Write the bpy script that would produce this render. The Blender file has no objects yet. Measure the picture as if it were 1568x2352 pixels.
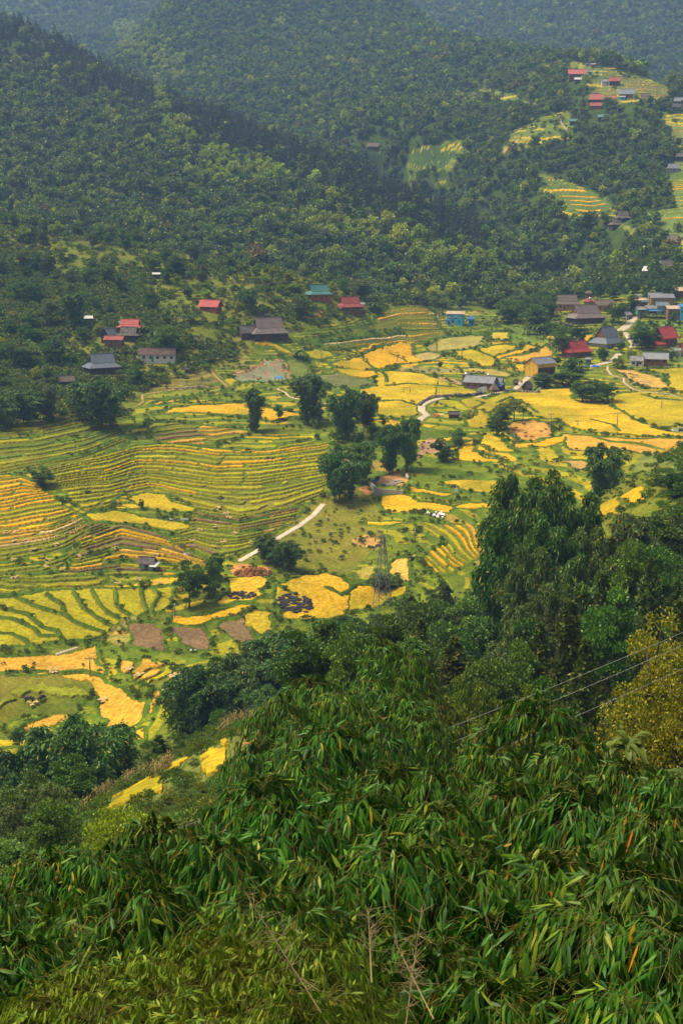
import bpy, bmesh, math, random
import numpy as np
from mathutils import Vector, Matrix
QUICK = False
sc = bpy.context.scene
COL = sc.collection
R = math.radians
# ------------------------------------------------------------------ camera
PITCH = R(12.0)
FPX = 2352 * 50 / 36.0           # focal length in the units of the tracing sheet (1568 x 2352)
CZ = 130.0                       # camera height above datum
cam = bpy.data.cameras.new('camera'); cam.sensor_fit = 'VERTICAL'; cam.sensor_height = 36; cam.sensor_width = 24; cam.lens = 50
cam.clip_start = 0.3; cam.clip_end = 9000
camo = bpy.data.objects.new('camera', cam); COL.objects.link(camo)
camo.location = (0, 0, CZ); camo.rotation_euler = (math.pi / 2 - PITCH, 0, 0)
sc.camera = camo
# ------------------------------------------------------------------ sky, sun, exposure
SUN_EL, SUN_AZ = R(62), R(-85)   # azimuth measured from +Y towards +X
w = bpy.data.worlds.new('World'); sc.world = w; w.use_nodes = True
nt = w.node_tree; nt.nodes.clear()
sk = nt.nodes.new('ShaderNodeTexSky'); sk.sky_type = 'NISHITA'; sk.sun_disc = False
sk.sun_elevation = SUN_EL; sk.sun_rotation = SUN_AZ; sk.air_density = 1.0; sk.dust_density = 4.0; sk.ozone_density = 1.0
bg = nt.nodes.new('ShaderNodeBackground'); bg.inputs[1].default_value = 0.08
wo = nt.nodes.new('ShaderNodeOutputWorld')
oc = nt.nodes.new('ShaderNodeHueSaturation'); oc.inputs['Saturation'].default_value = .15   # thin cloud whitens the sky
nt.links.new(sk.outputs[0], oc.inputs['Color']); nt.links.new(oc.outputs[0], bg.inputs[0]); nt.links.new(bg.outputs[0], wo.inputs[0])
sl = bpy.data.lights.new('sun', 'SUN'); sl.energy = 3.1; sl.angle = R(20); sl.color = (1.0, 0.84, 0.58)
so = bpy.data.objects.new('sun', sl); COL.objects.link(so)
sd = Vector((math.sin(SUN_AZ) * math.cos(SUN_EL), math.cos(SUN_AZ) * math.cos(SUN_EL), math.sin(SUN_EL)))
so.rotation_euler = sd.to_track_quat('Z', 'Y').to_euler(); so.location = (-200, 100, 600)
sc.view_settings.view_transform = 'Standard'; sc.view_settings.look = 'None'
sc.view_settings.gamma = 1.0; sc.view_settings.exposure = 0.98
cy = sc.cycles
cy.max_bounces = 5; cy.diffuse_bounces = 1; cy.glossy_bounces = 1; cy.transmission_bounces = 2; cy.volume_bounces = 0
cy.transparent_max_bounces = 4; cy.caustics_reflective = False; cy.caustics_refractive = False
cy.use_denoising = True
cy.sample_clamp_indirect = 4.0
# ------------------------------------------------------------------ tags and small helpers
def tag(o, label=None, cat=None, group=None, kind=None):
    if label: o['label'] = label
    if cat: o['category'] = cat
    if group: o['group'] = group
    if kind: o['kind'] = kind
    return o
def empty(name, loc=(0, 0, 0), rz=0.0):
    o = bpy.data.objects.new(name, None); COL.objects.link(o); o.location = loc; o.rotation_euler = (0, 0, rz)
    o.empty_display_size = 0.5
    return o
def mk_mesh(name, V, F, mats=None, smooth=False, midx=None):
    """V (n,3); F list of int arrays (m,k)."""
    me = bpy.data.meshes.new(name)
    V = np.asarray(V, np.float32).reshape(-1, 3)
    F = [np.asarray(f, np.int32) for f in F if len(f)]
    me.vertices.add(len(V)); me.vertices.foreach_set('co', V.ravel())
    nl = sum(f.size for f in F); npoly = sum(len(f) for f in F)
    me.loops.add(nl); me.polygons.add(npoly)
    me.loops.foreach_set('vertex_index', np.concatenate([f.ravel() for f in F]))
    starts, s = [], 0
    for f in F:
        k = f.shape[1]; starts.append(s + np.arange(len(f), dtype=np.int32) * k); s += f.size
    me.polygons.foreach_set('loop_start', np.concatenate(starts).astype(np.int32))
    if smooth: me.polygons.foreach_set('use_smooth', np.ones(npoly, bool))
    for m in (mats if isinstance(mats, (list, tuple)) else [mats] if mats else []): me.materials.append(m)
    if midx is not None: me.polygons.foreach_set('material_index', np.asarray(midx, np.int32))
    me.update(calc_edges=True)
    return me
def obj(name, me, parent=None, loc=None, rz=None, scale=None):
    o = bpy.data.objects.new(name, me); COL.objects.link(o)
    if parent is not None: o.parent = parent
    if loc is not None: o.location = loc
    if rz is not None: o.rotation_euler = (0, 0, rz)
    if scale is not None: o.scale = scale
    return o
def set_col(me, rgb):
    a = me.color_attributes.new('Col', 'FLOAT_COLOR', 'POINT')
    c = np.ones((len(me.vertices), 4), np.float32); c[:, :3] = rgb
    a.data.foreach_set('color', c.ravel())
class MB:
    """collects boxes, prisms and tubes into one mesh"""
    def __init__(s): s.V = []; s.F = {3: [], 4: []}; s.n = 0; s.big = []
    def add(s, V, faces):
        for f in faces:
            if len(f) in (3, 4): s.F[len(f)].append([i + s.n for i in f])
            else: s.big.append([i + s.n for i in f])
        s.V.extend([tuple(v) for v in V]); s.n += len(V)
        return s
    def box(s, x0, x1, y0, y1, z0, z1):
        V = [(x, y, z) for z in (z0, z1) for y in (y0, y1) for x in (x0, x1)]
        return s.add(V, [(0, 2, 3, 1), (4, 5, 7, 6), (0, 1, 5, 4), (2, 6, 7, 3), (0, 4, 6, 2), (1, 3, 7, 5)])
    def tube(s, P, r, n=6, cap=True):
        P = [Vector(p) for p in P]; rr = r if isinstance(r, (list, tuple)) else [r] * len(P)
        V = []; m = len(P)
        for i, p in enumerate(P):
            t = (P[min(i + 1, m - 1)] - P[max(i - 1, 0)]).normalized()
            a = t.orthogonal().normalized(); b = t.cross(a)
            for k in range(n):
                q = 2 * math.pi * k / n
                V.append(p + (a * math.cos(q) + b * math.sin(q)) * rr[i])
        Fs = []
        for i in range(m - 1):
            for k in range(n):
                Fs.append((i * n + k, i * n + (k + 1) % n, (i + 1) * n + (k + 1) % n, (i + 1) * n + k))
        if cap:
            Fs.append(tuple(range(n))[::-1]); Fs.append(tuple((m - 1) * n + k for k in range(n)))
        return s.add(V, Fs)
    def ell(s, c, r, nu=10, nv=6):
        V = []; Fs = []
        for i in range(nv + 1):
            th = math.pi * i / nv
            for k in range(nu):
                ph = 2 * math.pi * k / nu
                V.append((c[0] + r[0] * math.sin(th) * math.cos(ph), c[1] + r[1] * math.sin(th) * math.sin(ph), c[2] + r[2] * math.cos(th)))
        for i in range(nv):
            for k in range(nu):
                Fs.append((i * nu + k, (i + 1) * nu + k, (i + 1) * nu + (k + 1) % nu, i * nu + (k + 1) % nu))
        return s.add(V, Fs)
    def mesh(s, name, mats=None, smooth=False):
        me = bpy.data.meshes.new(name)
        me.from_pydata(s.V, [], s.F[3] + s.F[4] + s.big)
        if mats: me.materials.append(mats)
        if smooth: me.polygons.foreach_set('use_smooth', np.ones(len(me.polygons), bool))
        me.update()
        return me
    def build(s, name, mat, parent=None, loc=None, rz=None, smooth=False):
        return obj(name, s.mesh(name, mat, smooth), parent, loc, rz)
# value noise in numpy
def _h(ix, iy, seed):
    n = (ix.astype(np.int64) * 374761393 + iy.astype(np.int64) * 668265263 + seed * 1442695041) & 0x7fffffff
    n = ((n ^ (n >> 13)) * 1274126177) & 0x7fffffff
    return ((n ^ (n >> 16)) & 0xffff) / 65535.0
def vnoise(x, y, seed=0):
    x = np.asarray(x, float); y = np.asarray(y, float)
    ix = np.floor(x); iy = np.floor(y); fx = x - ix; fy = y - iy
    fx = fx * fx * (3 - 2 * fx); fy = fy * fy * (3 - 2 * fy)
    a = _h(ix, iy, seed); b = _h(ix + 1, iy, seed); c = _h(ix, iy + 1, seed); d = _h(ix + 1, iy + 1, seed)
    return (a * (1 - fx) + b * fx) * (1 - fy) + (c * (1 - fx) + d * fx) * fy
def fbm(x, y, seed=0, o=3):
    s = 0; a = 1; t = 0
    for i in range(o):
        s = s + a * vnoise(x * 2 ** i, y * 2 ** i, seed + i * 17); t += a; a *= .5
    return s / t
# ------------------------------------------------------------------ materials
MATS = {}
def new_mat(name):
    m = bpy.data.materials.new(name); m.use_nodes = True
    n = m.node_tree.nodes; n.clear()
    out = n.new('ShaderNodeOutputMaterial'); b = n.new('ShaderNodeBsdfPrincipled')
    b.inputs['Roughness'].default_value = .8; b.inputs['Specular IOR Level'].default_value = .25
    m.node_tree.links.new(b.outputs[0], out.inputs[0])
    return m, n, m.node_tree.links, b, out
def mixrgb(n, l, a, b, fac, mode='MIX'):
    x = n.new('ShaderNodeMix'); x.data_type = 'RGBA'; x.blend_type = mode
    for s, v in ((x.inputs[6], a), (x.inputs[7], b), (x.inputs[0], fac)):
        if isinstance(v, bpy.types.NodeSocket): l.new(v, s)
        elif isinstance(v, (int, float)): s.default_value = v
        else: s.default_value = (*v, 1)
    return x.outputs[2]
def noise_node(n, l, scale, detail=4, coord='Object'):
    t = n.new('ShaderNodeTexCoord'); x = n.new('ShaderNodeTexNoise')
    x.inputs['Scale'].default_value = scale; x.inputs['Detail'].default_value = detail
    l.new(t.outputs[coord], x.inputs['Vector'])
    return x.outputs[0]
def ramp(n, l, fac, stops):
    r = n.new('ShaderNodeValToRGB'); e = r.color_ramp.elements
    while len(e) < len(stops): e.new(0.5)
    for k, (p, c) in enumerate(stops): e[k].position = p; e[k].color = (*c, 1) if len(c) == 3 else c
    if fac is not None: l.new(fac, r.inputs[0])
    return r.outputs[0]
def bump(n, l, b, h, strength=.4, dist=.1):
    x = n.new('ShaderNodeBump'); x.inputs['Strength'].default_value = strength; x.inputs['Distance'].default_value = dist
    l.new(h, x.inputs['Height']); l.new(x.outputs[0], b.inputs['Normal'])
def mat(name, col, rough=.8, var=.25, scale=1.5, metal=0.0, col2=None, bumpy=0.0, wave=None, spec=.25):
    """weathered surface: base colour broken by noise, optional corrugation along x"""
    if name in MATS: return MATS[name]
    m, n, l, b, out = new_mat(name)
    c2 = col2 or tuple(c * (1 - var) for c in col)
    f = noise_node(n, l, scale, 5)
    fr = ramp(n, l, f, [(.35, (0, 0, 0)), (.65, (1, 1, 1))])
    base = mixrgb(n, l, col, c2, fr)
    l.new(base, b.inputs['Base Color'])
    b.inputs['Roughness'].default_value = rough; b.inputs['Metallic'].default_value = metal
    b.inputs['Specular IOR Level'].default_value = spec
    if wave:
        t = n.new('ShaderNodeTexCoord'); x = n.new('ShaderNodeTexWave'); x.bands_direction = 'X'
        x.inputs['Scale'].default_value = wave; x.inputs['Distortion'].default_value = 0
        l.new(t.outputs['Object'], x.inputs['Vector']); bump(n, l, b, x.outputs[1], .6, .05)
    elif bumpy: bump(n, l, b, noise_node(n, l, scale * 6, 4), bumpy, .05)
    MATS[name] = m
    return m
def leaf_mat(name, stops, objvar=.35, trans=.25, rough=.5, spec=.3, hue=.02, gain=1.5):
    """foliage: colour varies from leaf to leaf and from plant to plant"""
    if name in MATS: return MATS[name]
    m, n, l, b, out = new_mat(name)
    g = n.new('ShaderNodeNewGeometry'); oi = n.new('ShaderNodeObjectInfo')
    stops = [(p, (min(.6, c[0] * gain * 1.08), min(.6, c[1] * gain), c[2] * gain * .5)) for p, c in stops]
    c = ramp(n, l, g.outputs['Random Per Island'], stops)
    hs = n.new('ShaderNodeHueSaturation')
    mr = n.new('ShaderNodeMapRange'); mr.inputs[3].default_value = 1 - objvar; mr.inputs[4].default_value = 1 + objvar
    l.new(oi.outputs['Random'], mr.inputs[0]); l.new(mr.outputs[0], hs.inputs['Value'])
    mm = n.new('ShaderNodeMath'); mm.operation = 'MULTIPLY'; mm.inputs[1].default_value = 7.31
    fr = n.new('ShaderNodeMath'); fr.operation = 'FRACT'
    l.new(oi.outputs['Random'], mm.inputs[0]); l.new(mm.outputs[0], fr.inputs[0])
    m2 = n.new('ShaderNodeMapRange'); m2.inputs[3].default_value = .5 - hue; m2.inputs[4].default_value = .5 + hue
    l.new(fr.outputs[0], m2.inputs[0]); l.new(m2.outputs[0], hs.inputs['Hue'])
    l.new(c, hs.inputs['Color'])
    l.new(hs.outputs[0], b.inputs['Base Color'])
    b.inputs['Roughness'].default_value = rough; b.inputs['Specular IOR Level'].default_value = spec
    if trans:
        tr = n.new('ShaderNodeBsdfTranslucent'); l.new(hs.outputs[0], tr.inputs[0])
        mx = n.new('ShaderNodeMixShader'); mx.inputs[0].default_value = trans
        l.new(b.outputs[0], mx.inputs[1]); l.new(tr.outputs[0], mx.inputs[2]); l.new(mx.outputs[0], out.inputs[0])
    MATS[name] = m
    return m
def attr_mat(name, nscale, amp, bscale=0, bstr=0, rough=.9, stripe=None):
    """ground and crop: colour attribute of the land cover, broken by noise at two sizes"""
    if name in MATS: return MATS[name]
    m, n, l, b, out = new_mat(name)
    a = n.new('ShaderNodeVertexColor'); a.layer_name = 'Col'
    f1 = ramp(n, l, noise_node(n, l, nscale, 6), [(.3, (1 - amp,) * 3), (.7, (1 + amp,) * 3)])
    f2 = ramp(n, l, noise_node(n, l, nscale * .13, 4), [(.3, (1 - amp * .6,) * 3), (.7, (1 + amp * .6,) * 3)])
    c = mixrgb(n, l, a.outputs[0], f1, 1.0, 'MULTIPLY'); c = mixrgb(n, l, c, f2, 1.0, 'MULTIPLY')
    l.new(c, b.inputs['Base Color']); b.inputs['Roughness'].default_value = rough; b.inputs['Specular IOR Level'].default_value = .1
    if bstr: bump(n, l, b, noise_node(n, l, bscale, 5), bstr, .4)
    MATS[name] = m
    return m
# ------------------------------------------------------------------ terrain: heights surveyed at traced points
SP, CP = math.sin(PITCH), math.cos(PITCH)
def ray(u, v):
    x = (u - 784) / FPX; y = (1176 - v) / FPX
    return x, CP + y * SP, -SP + y * CP
def cp(u, v, d):
    x, y, z = ray(u, v); return (x / y, math.log(d), z / y)
PTS = []
def P(*a):
    for t in a: PTS.append(cp(*t))
def PZ(u, d, z): PTS.append(((u - 784) / FPX, math.log(d), z / d))
# slope below the camera (under the bamboo)
for u in (-300, 200, 784, 1300, 1900):
    PZ(u, 5, -7.5); PZ(u, 9, -12.5); PZ(u, 16, -17.5); PZ(u, 28, -24)
    PZ(u, 50, -35 + (4 if u > 1000 else 0))
PZ(-300, 85, -48); PZ(300, 85, -47); PZ(784, 85, -45); PZ(1200, 85, -43); PZ(1600, 85, -40); PZ(1900, 85, -39)
P((980, 1575, 135)); PZ(1300, 130, -53); PZ(1568, 130, -50); PZ(1850, 130, -48)
P((250, 1850, 130), (350, 1785, 148), (560, 1655, 168), (100, 1930, 120)); PZ(-200, 120, -62)
PZ(1100, 160, -62); PZ(900, 165, -66); PZ(1400, 190, -60); PZ(1200, 195, -66); PZ(1600, 190, -57); PZ(1900, 200, -52)
PZ(180, 190, -86); PZ(-200, 190, -88); PZ(350, 205, -86); PZ(450, 228, -88); PZ(600, 225, -84); PZ(780, 225, -80); PZ(950, 240, -78); PZ(1100, 240, -70)
P((1450, 1110, 282), (1420, 1185, 250), (1568, 1042, 300), (1380, 1140, 290)); PZ(1900, 300, -42)
PZ(1450, 345, -72); PZ(1568, 370, -69); PZ(1900, 400, -66); PZ(1250, 290, -72)
# front of the valley
P((0, 1480, 300), (200, 1500, 298), (350, 1450, 308), (0, 1600, 272), (100, 1700, 253), (250, 1650, 262), (330, 1590, 268), (500, 1480, 300),
  (560, 1400, 318), (680, 1390, 322), (800, 1350, 335), (878, 1390, 328), (620, 1330, 338), (-300, 1480, 300), (-300, 1250, 370), (-300, 1100, 420),
  (-300, 950, 490), (0, 1380, 322), (0, 1300, 345), (0, 1240, 365), (0, 1100, 412), (0, 1000, 455), (0, 950, 485), (200, 1380, 322), (200, 1300, 345),
  (200, 1200, 378), (150, 1230, 364), (110, 1110, 405), (300, 1300, 346), (300, 1200, 382), (300, 1100, 420), (300, 1000, 462), (450, 1300, 348),
  (450, 1200, 384), (450, 1100, 424), (450, 1000, 470), (420, 940, 505), (600, 1250, 365), (600, 1150, 405), (600, 1050, 447), (600, 950, 500),
  (700, 1180, 395), (700, 900, 535), (560, 860, 560), (600, 830, 580))
# right basin
P((850, 1230, 368), (900, 1150, 398), (1050, 1280, 335), (1000, 1190, 372), (1100, 1120, 398), (950, 1050, 440), (850, 950, 500), (860, 900, 540), (1000, 880, 560), (1000, 950, 500), (1100, 900, 545),
  (1200, 1000, 465), (1100, 1050, 435), (1300, 960, 495), (1450, 960, 495), (1568, 990, 470), (1568, 900, 550), (1300, 900, 550), (1400, 1030, 432),
  (900, 800, 640), (1000, 780, 660), (1100, 800, 640), (1250, 800, 640), (1400, 830, 610), (1568, 830, 610), (1150, 750, 690), (1300, 740, 700),
  (1450, 740, 700), (1568, 720, 715), (1568, 680, 745), (1000, 722, 700), (850, 760, 642), (950, 710, 682), (880, 702, 680), (800, 722, 650),
  (1900, 990, 470), (1900, 830, 610), (1900, 700, 730))
# left foothill and its crest, then the dip behind it
P((150, 900, 520), (0, 880, 530), (300, 860, 545), (360, 830, 555), (250, 790, 570), (100, 760, 590), (0, 700, 620), (300, 720, 610), (450, 720, 610),
  (600, 760, 600), (500, 660, 650), (350, 640, 660), (700, 690, 645), (730, 670, 655), (200, 640, 660), (0, 580, 690), (100, 600, 680), (-300, 700, 620),
  (-300, 500, 740), (0, 515, 730), (150, 545, 725), (300, 565, 720), (450, 590, 715), (600, 615, 710), (700, 640, 705), (850, 685, 700), (950, 705, 705),
  (0, 560, 800), (300, 600, 790), (600, 650, 780), (850, 715, 755), (-300, 530, 800))
# left mountain
P((0, 505, 862), (150, 535, 862), (300, 555, 852), (450, 580, 842), (600, 605, 832), (700, 630, 822), (850, 675, 805), (1000, 702, 790), (1150, 692, 800), (1260, 692, 815),
  (0, 300, 1050), (0, 150, 1180), (150, 350, 1010), (300, 350, 1000), (300, 480, 900), (450, 400, 980), (600, 450, 940), (600, 370, 1010), (750, 500, 910),
  (750, 430, 970), (900, 550, 880), (900, 470, 950), (1050, 600, 860), (1050, 540, 910), (1150, 625, 855), (-300, 250, 1100), (-300, 480, 880),
  (-300, -60, 1340), (0, 52, 1290), (150, 117, 1250), (300, 190, 1205), (450, 252, 1155), (600, 318, 1115), (750, 378, 1075), (870, 420, 1040), (1000, 472, 1000), (1100, 532, 955),
  (1180, 605, 905), (1250, 672, 850),
  (-300, 60, 1560), (0, 140, 1500), (300, 260, 1400), (600, 390, 1280), (870, 480, 1180), (1000, 540, 1110), (1100, 590, 1050), (1180, 650, 980), (1250, 690, 905))
# right spur
P((1300, 690, 790), (1400, 645, 830), (1500, 610, 845), (1568, 575, 855), (1200, 560, 935), (1250, 500, 970), (1350, 480, 980), (1450, 500, 945), (1568, 480, 930),
  (1130, 500, 1015), (1050, 445, 1085), (1200, 440, 1040), (1300, 400, 1050), (1450, 400, 1040), (1568, 400, 1010), (950, 350, 1180), (1050, 345, 1170), (850, 345, 1200),
  (1150, 350, 1120), (1300, 300, 1110), (1450, 320, 1100), (1568, 300, 1080), (1280, 250, 1160), (1200, 230, 1250), (1400, 230, 1150), (1500, 240, 1130), (1330, 190, 1190),
  (1450, 190, 1190), (1568, 232, 1160), (1270, 135, 1330), (1390, 157, 1255), (1480, 190, 1220), (1568, 225, 1195), (1900, 480, 930), (1900, 300, 1080), (1900, 700, 760))
# middle hill, its edges and the valley behind
P((700, 300, 1330), (600, 250, 1400), (800, 250, 1350), (900, 200, 1430), (1000, 250, 1330), (1100, 200, 1400), (450, 210, 1480), (350, 140, 1590), (500, 100, 1640), (700, 100, 1660),
  (700, 0, 1820), (900, 100, 1620), (1000, 125, 1560), (265, 148, 1620), (330, 70, 1730), (385, 8, 1800), (450, -80, 1900), (700, -120, 1980), (900, -15, 1860), (1020, 92, 1650), (1150, 122, 1500),
  (180, 190, 1650), (265, 180, 1850), (330, 130, 2020), (450, -20, 2150), (700, -40, 2200), (900, 50, 2100), (1020, 150, 1950), (1150, 170, 1800), (1270, 190, 1620), (1390, 210, 1500), (1568, 290, 1420))
P((0, 110, 2150), (150, 120, 2120), (300, 80, 2300), (0, 0, 2550), (200, 0, 2550), (0, -120, 2850), (300, -150, 2900), (1100, 110, 2200), (1250, 130, 2100), (1400, 150, 1980), (1568, 180, 1850),
  (1000, 10, 2500), (1250, 0, 2450), (1568, 0, 2350), (1250, -150, 2850), (1568, -150, 2750), (1900, 0, 2350), (1900, 200, 1900), (784, -330, 3400), (-300, -330, 3400), (1900, -330, 3400), (-300, 60, 2200), (-300, -100, 2700))
PTS = np.array(PTS)
KU, KD = FPX / 1568.0, 1.6
def _feat(a, ln): return np.stack([np.asarray(a) * KU, np.asarray(ln) * KD], -1)
_c = _feat(PTS[:, 0], PTS[:, 1])
def _phi(r2): return np.where(r2 > 1e-12, .5 * r2 * np.log(np.maximum(r2, 1e-12)), 0)
_n = len(_c)
_K = _phi(((_c[:, None] - _c[None]) ** 2).sum(-1)) + np.eye(_n) * 2e-4
_Pm = np.c_[np.ones(_n), _c]
_A = np.block([[_K, _Pm], [_Pm.T, np.zeros((3, 3))]])
_wt = np.linalg.solve(_A, np.r_[PTS[:, 2], 0, 0, 0])
def tps(a, ln):
    q = _feat(a, ln).reshape(-1, 2); out = np.empty(len(q))
    for s in range(0, len(q), 20000):
        t = q[s:s + 20000]
        out[s:s + 20000] = _phi(((t[:, None] - _c[None]) ** 2).sum(-1)) @ _wt[:_n] + _wt[_n] + t @ _wt[_n + 1:]
    return out.reshape(np.shape(a))
COARSE = 2 if QUICK else 1
aa = np.arange(-.36, .3601, .0009 * COARSE)
ln_rows = np.r_[np.arange(math.log(5), math.log(108), .012), np.arange(math.log(108), math.log(240), .003), np.arange(math.log(240), math.log(800), .0012 * COARSE), np.arange(math.log(800), math.log(1280), .0016 * COARSE), np.arange(math.log(1280), math.log(3400), .004)]
ca = np.linspace(aa[0], aa[-1], 260); cl = np.linspace(ln_rows[0], ln_rows[-1], 640)
_q = tps(*np.meshgrid(ca, cl))
def _cub(M, pos):                                   # Catmull-Rom along axis 0
    i = np.clip(np.floor(pos).astype(int), 0, len(M) - 2); t = (pos - i)[:, None]
    p0 = M[np.clip(i - 1, 0, len(M) - 1)]; p1 = M[i]; p2 = M[i + 1]; p3 = M[np.clip(i + 2, 0, len(M) - 1)]
    return p1 + .5 * t * (p2 - p0 + t * (2 * p0 - 5 * p1 + 4 * p2 - p3 + t * (3 * (p1 - p2) + p3 - p0)))
_q = _cub(_q, (ln_rows - cl[0]) / (cl[1] - cl[0]))
_q = _cub(np.ascontiguousarray(_q.T), (aa - ca[0]) / (ca[1] - ca[0])).T
NR, NC = _q.shape
YY = np.exp(ln_rows)[:, None] * np.ones((1, NC)); XX = aa[None] * YY
ZZ = _q * YY                                         # relative to the camera
far = np.clip((YY - 760) / 150, 0, 1)
ZZ = ZZ + far * ((fbm(XX / 90, YY / 90, 5) - .5) * 16 + (fbm(XX / 28, YY / 28, 9) - .5) * 5)
hillside = np.clip((YY - 470) / 60, 0, 1) * np.clip((760 - YY) / 50, 0, 1)
ZZ = ZZ + hillside * (fbm(XX / 14, YY / 14, 3) - .5) * 1.6 + (1 - far) * (fbm(XX / 30, YY / 30, 8) - .5) * 1.2
def project(X, Y, Z):
    zc = Y * CP - Z * SP; up = Y * SP + Z * CP
    return 784 + FPX * X / zc, 1176 - FPX * up / zc
UU, VV = project(XX, YY, ZZ)
VMIN = np.minimum.accumulate(VV, axis=0)
def rows_cols(u, v, dmin=240.0, dmax=3400.0):
    """grid position where the line of sight meets the ground"""
    x, y, z = ray(u, v); a = x / y
    c = (a - aa[0]) / (aa[1] - aa[0]); j = int(np.clip(math.floor(c), 0, NC - 2)); t = c - j
    r0 = int(np.searchsorted(ln_rows, math.log(dmin)))
    col = VV[r0:, j] * (1 - t) + VV[r0:, j + 1] * t
    hit = np.nonzero(col <= v)[0]
    if len(hit) == 0: i = int(np.argmin(col))
    else: i = int(hit[0])
    if i == 0: return float(r0), c
    f = (col[i - 1] - v) / max(1e-6, col[i - 1] - col[i]) if len(hit) else 0
    return r0 + i - 1 + min(1, max(0, f)), c
def sample(M, r, c):
    i = int(np.clip(math.floor(r), 0, NR - 2)); j = int(np.clip(math.floor(c), 0, NC - 2)); f = r - i; g = c - j
    return (M[i, j] * (1 - g) + M[i, j + 1] * g) * (1 - f) + (M[i + 1, j] * (1 - g) + M[i + 1, j + 1] * g) * f
def ground_at(u, v, dmin=240.0):
    """world point on the (finished) ground for a traced point, and metres per tracing unit there"""
    r, c = rows_cols(u, v, dmin)
    X, Y, Z = sample(XX, r, c), sample(YY, r, c), sample(ZZ, r, c)
    return Vector((X, Y, Z + CZ)), (Y * CP - Z * SP) / FPX
def ground_xy(X, Y):
    r = np.interp(math.log(Y), ln_rows, np.arange(NR)); c = (X / Y - aa[0]) / (aa[1] - aa[0])
    return sample(ZZ, r, c) + CZ
# tracing sheets: (origin, scale) to the 1568-wide sheet
SH = {'A': (0, 1600, 1366), 'B': (1366, 1600, 1365), 'C': (900, 1000, 950), 'E': (1750, 1000, 981), 'G': (0, 900, 1000), 'H': (1366, 0, 1365),
      'I': (0, 2500, 1366), 'J': (2150, 200, 581), 'K': (2400, 560, 387.5), 'D': (0, 0, 2731)}
def S(sh, pts):
    x0, y0, w_ = SH[sh]; k = w_ / 1568.0
    if sh == 'K': k = 331 / 1342.0
    q = 1568 / 2731.0
    if isinstance(pts, tuple): return ((x0 + pts[0] * k) * q, (y0 + pts[1] * k) * q)
    return [((x0 + a * k) * q, (y0 + b * k) * q) for a, b in pts]
def to_grid(poly, dmin=240, close=True, step=6.0):
    out = []
    n = len(poly)
    for i in range(n if close else n - 1):
        a = poly[i]; b = poly[(i + 1) % n]; m = max(1, int(math.hypot(b[0] - a[0], b[1] - a[1]) / step))
        for k in range(m):
            t = k / m; out.append(rows_cols(a[0] + (b[0] - a[0]) * t, a[1] + (b[1] - a[1]) * t, dmin))
    if not close: out.append(rows_cols(*poly[-1], dmin))
    return np.array(out)
def fill(poly, dmin=240, off=0.0, wob=0.0):
    """mask over grid points (off=0) or cells (off=.5) inside a traced outline"""
    g = to_grid(poly, dmin)
    M = np.zeros((NR, NC), bool)
    i0 = max(0, int(g[:, 0].min()) - 1); i1 = min(NR, int(g[:, 0].max()) + 2); j0 = max(0, int(g[:, 1].min()) - 1); j1 = min(NC, int(g[:, 1].max()) + 2)
    if i1 <= i0 or j1 <= j0: return M
    I, J = np.meshgrid(np.arange(i0, i1) + off, np.arange(j0, j1) + off, indexing='ij')
    if wob:
        xs = XX[i0:i1, j0:j1]; ys = YY[i0:i1, j0:j1]
        dy = np.gradient(YY[i0:i1, j0]) if i1 - i0 > 1 else np.ones(1)
        I = I + wob * (fbm(xs / 4, ys / 4, 41) - .5) * 2 / dy[:, None]; J = J + wob * (fbm(xs / 4, ys / 4, 77) - .5) * 2 / (ys * .0009 * COARSE)
    ins = np.zeros(I.shape, bool)
    for k in range(len(g)):
        r1, c1 = g[k]; r2, c2 = g[(k + 1) % len(g)]
        if c1 == c2: continue
        cr = ((c1 > J) != (c2 > J))
        ins ^= cr & (I < (r2 - r1) * (J - c1) / (c2 - c1) + r1)
    M[i0:i1, j0:j1] = ins
    return M
def line_mask(poly, width, dmin=240):
    """grid points within width/2 metres of a traced line"""
    g = to_grid(poly, dmin, close=False, step=4.0)
    px = np.array([sample(XX, r, c) for r, c in g]); py = np.array([sample(YY, r, c) for r, c in g])
    i0 = max(0, int(g[:, 0].min()) - 8); i1 = min(NR, int(g[:, 0].max()) + 9); j0 = max(0, int(g[:, 1].min()) - 8); j1 = min(NC, int(g[:, 1].max()) + 9)
    M = np.zeros((NR, NC), bool)
    xs = XX[i0:i1, j0:j1]; ys = YY[i0:i1, j0:j1]; best = np.full(xs.shape, 1e9)
    for k in range(len(px) - 1):
        dx, dy = px[k + 1] - px[k], py[k + 1] - py[k]; L2 = dx * dx + dy * dy + 1e-9
        if L2 > 900: continue
        t = np.clip(((xs - px[k]) * dx + (ys - py[k]) * dy) / L2, 0, 1)
        best = np.minimum(best, (xs - px[k] - t * dx) ** 2 + (ys - py[k] - t * dy) ** 2)
    M[i0:i1, j0:j1] = best < (width / 2) ** 2
    return M
# ------------------------------------------------------------------ land cover
GOLD, LIME, OLIVE, ORANGE, BROWN, CABB, TAN = (.56, .315, .008), (.30, .265, .007), (.19, .205, .012), (.50, .28, .03), (.19, .125, .05), (.22, .30, .21), (.52, .38, .16)
FIELDS = []   # (label, colour, mask)
FID = np.zeros((NR, NC), np.int32)
TRD = np.ones((NR, NC), bool)
TCOL = np.zeros((NR, NC, 3), np.float32)
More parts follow.
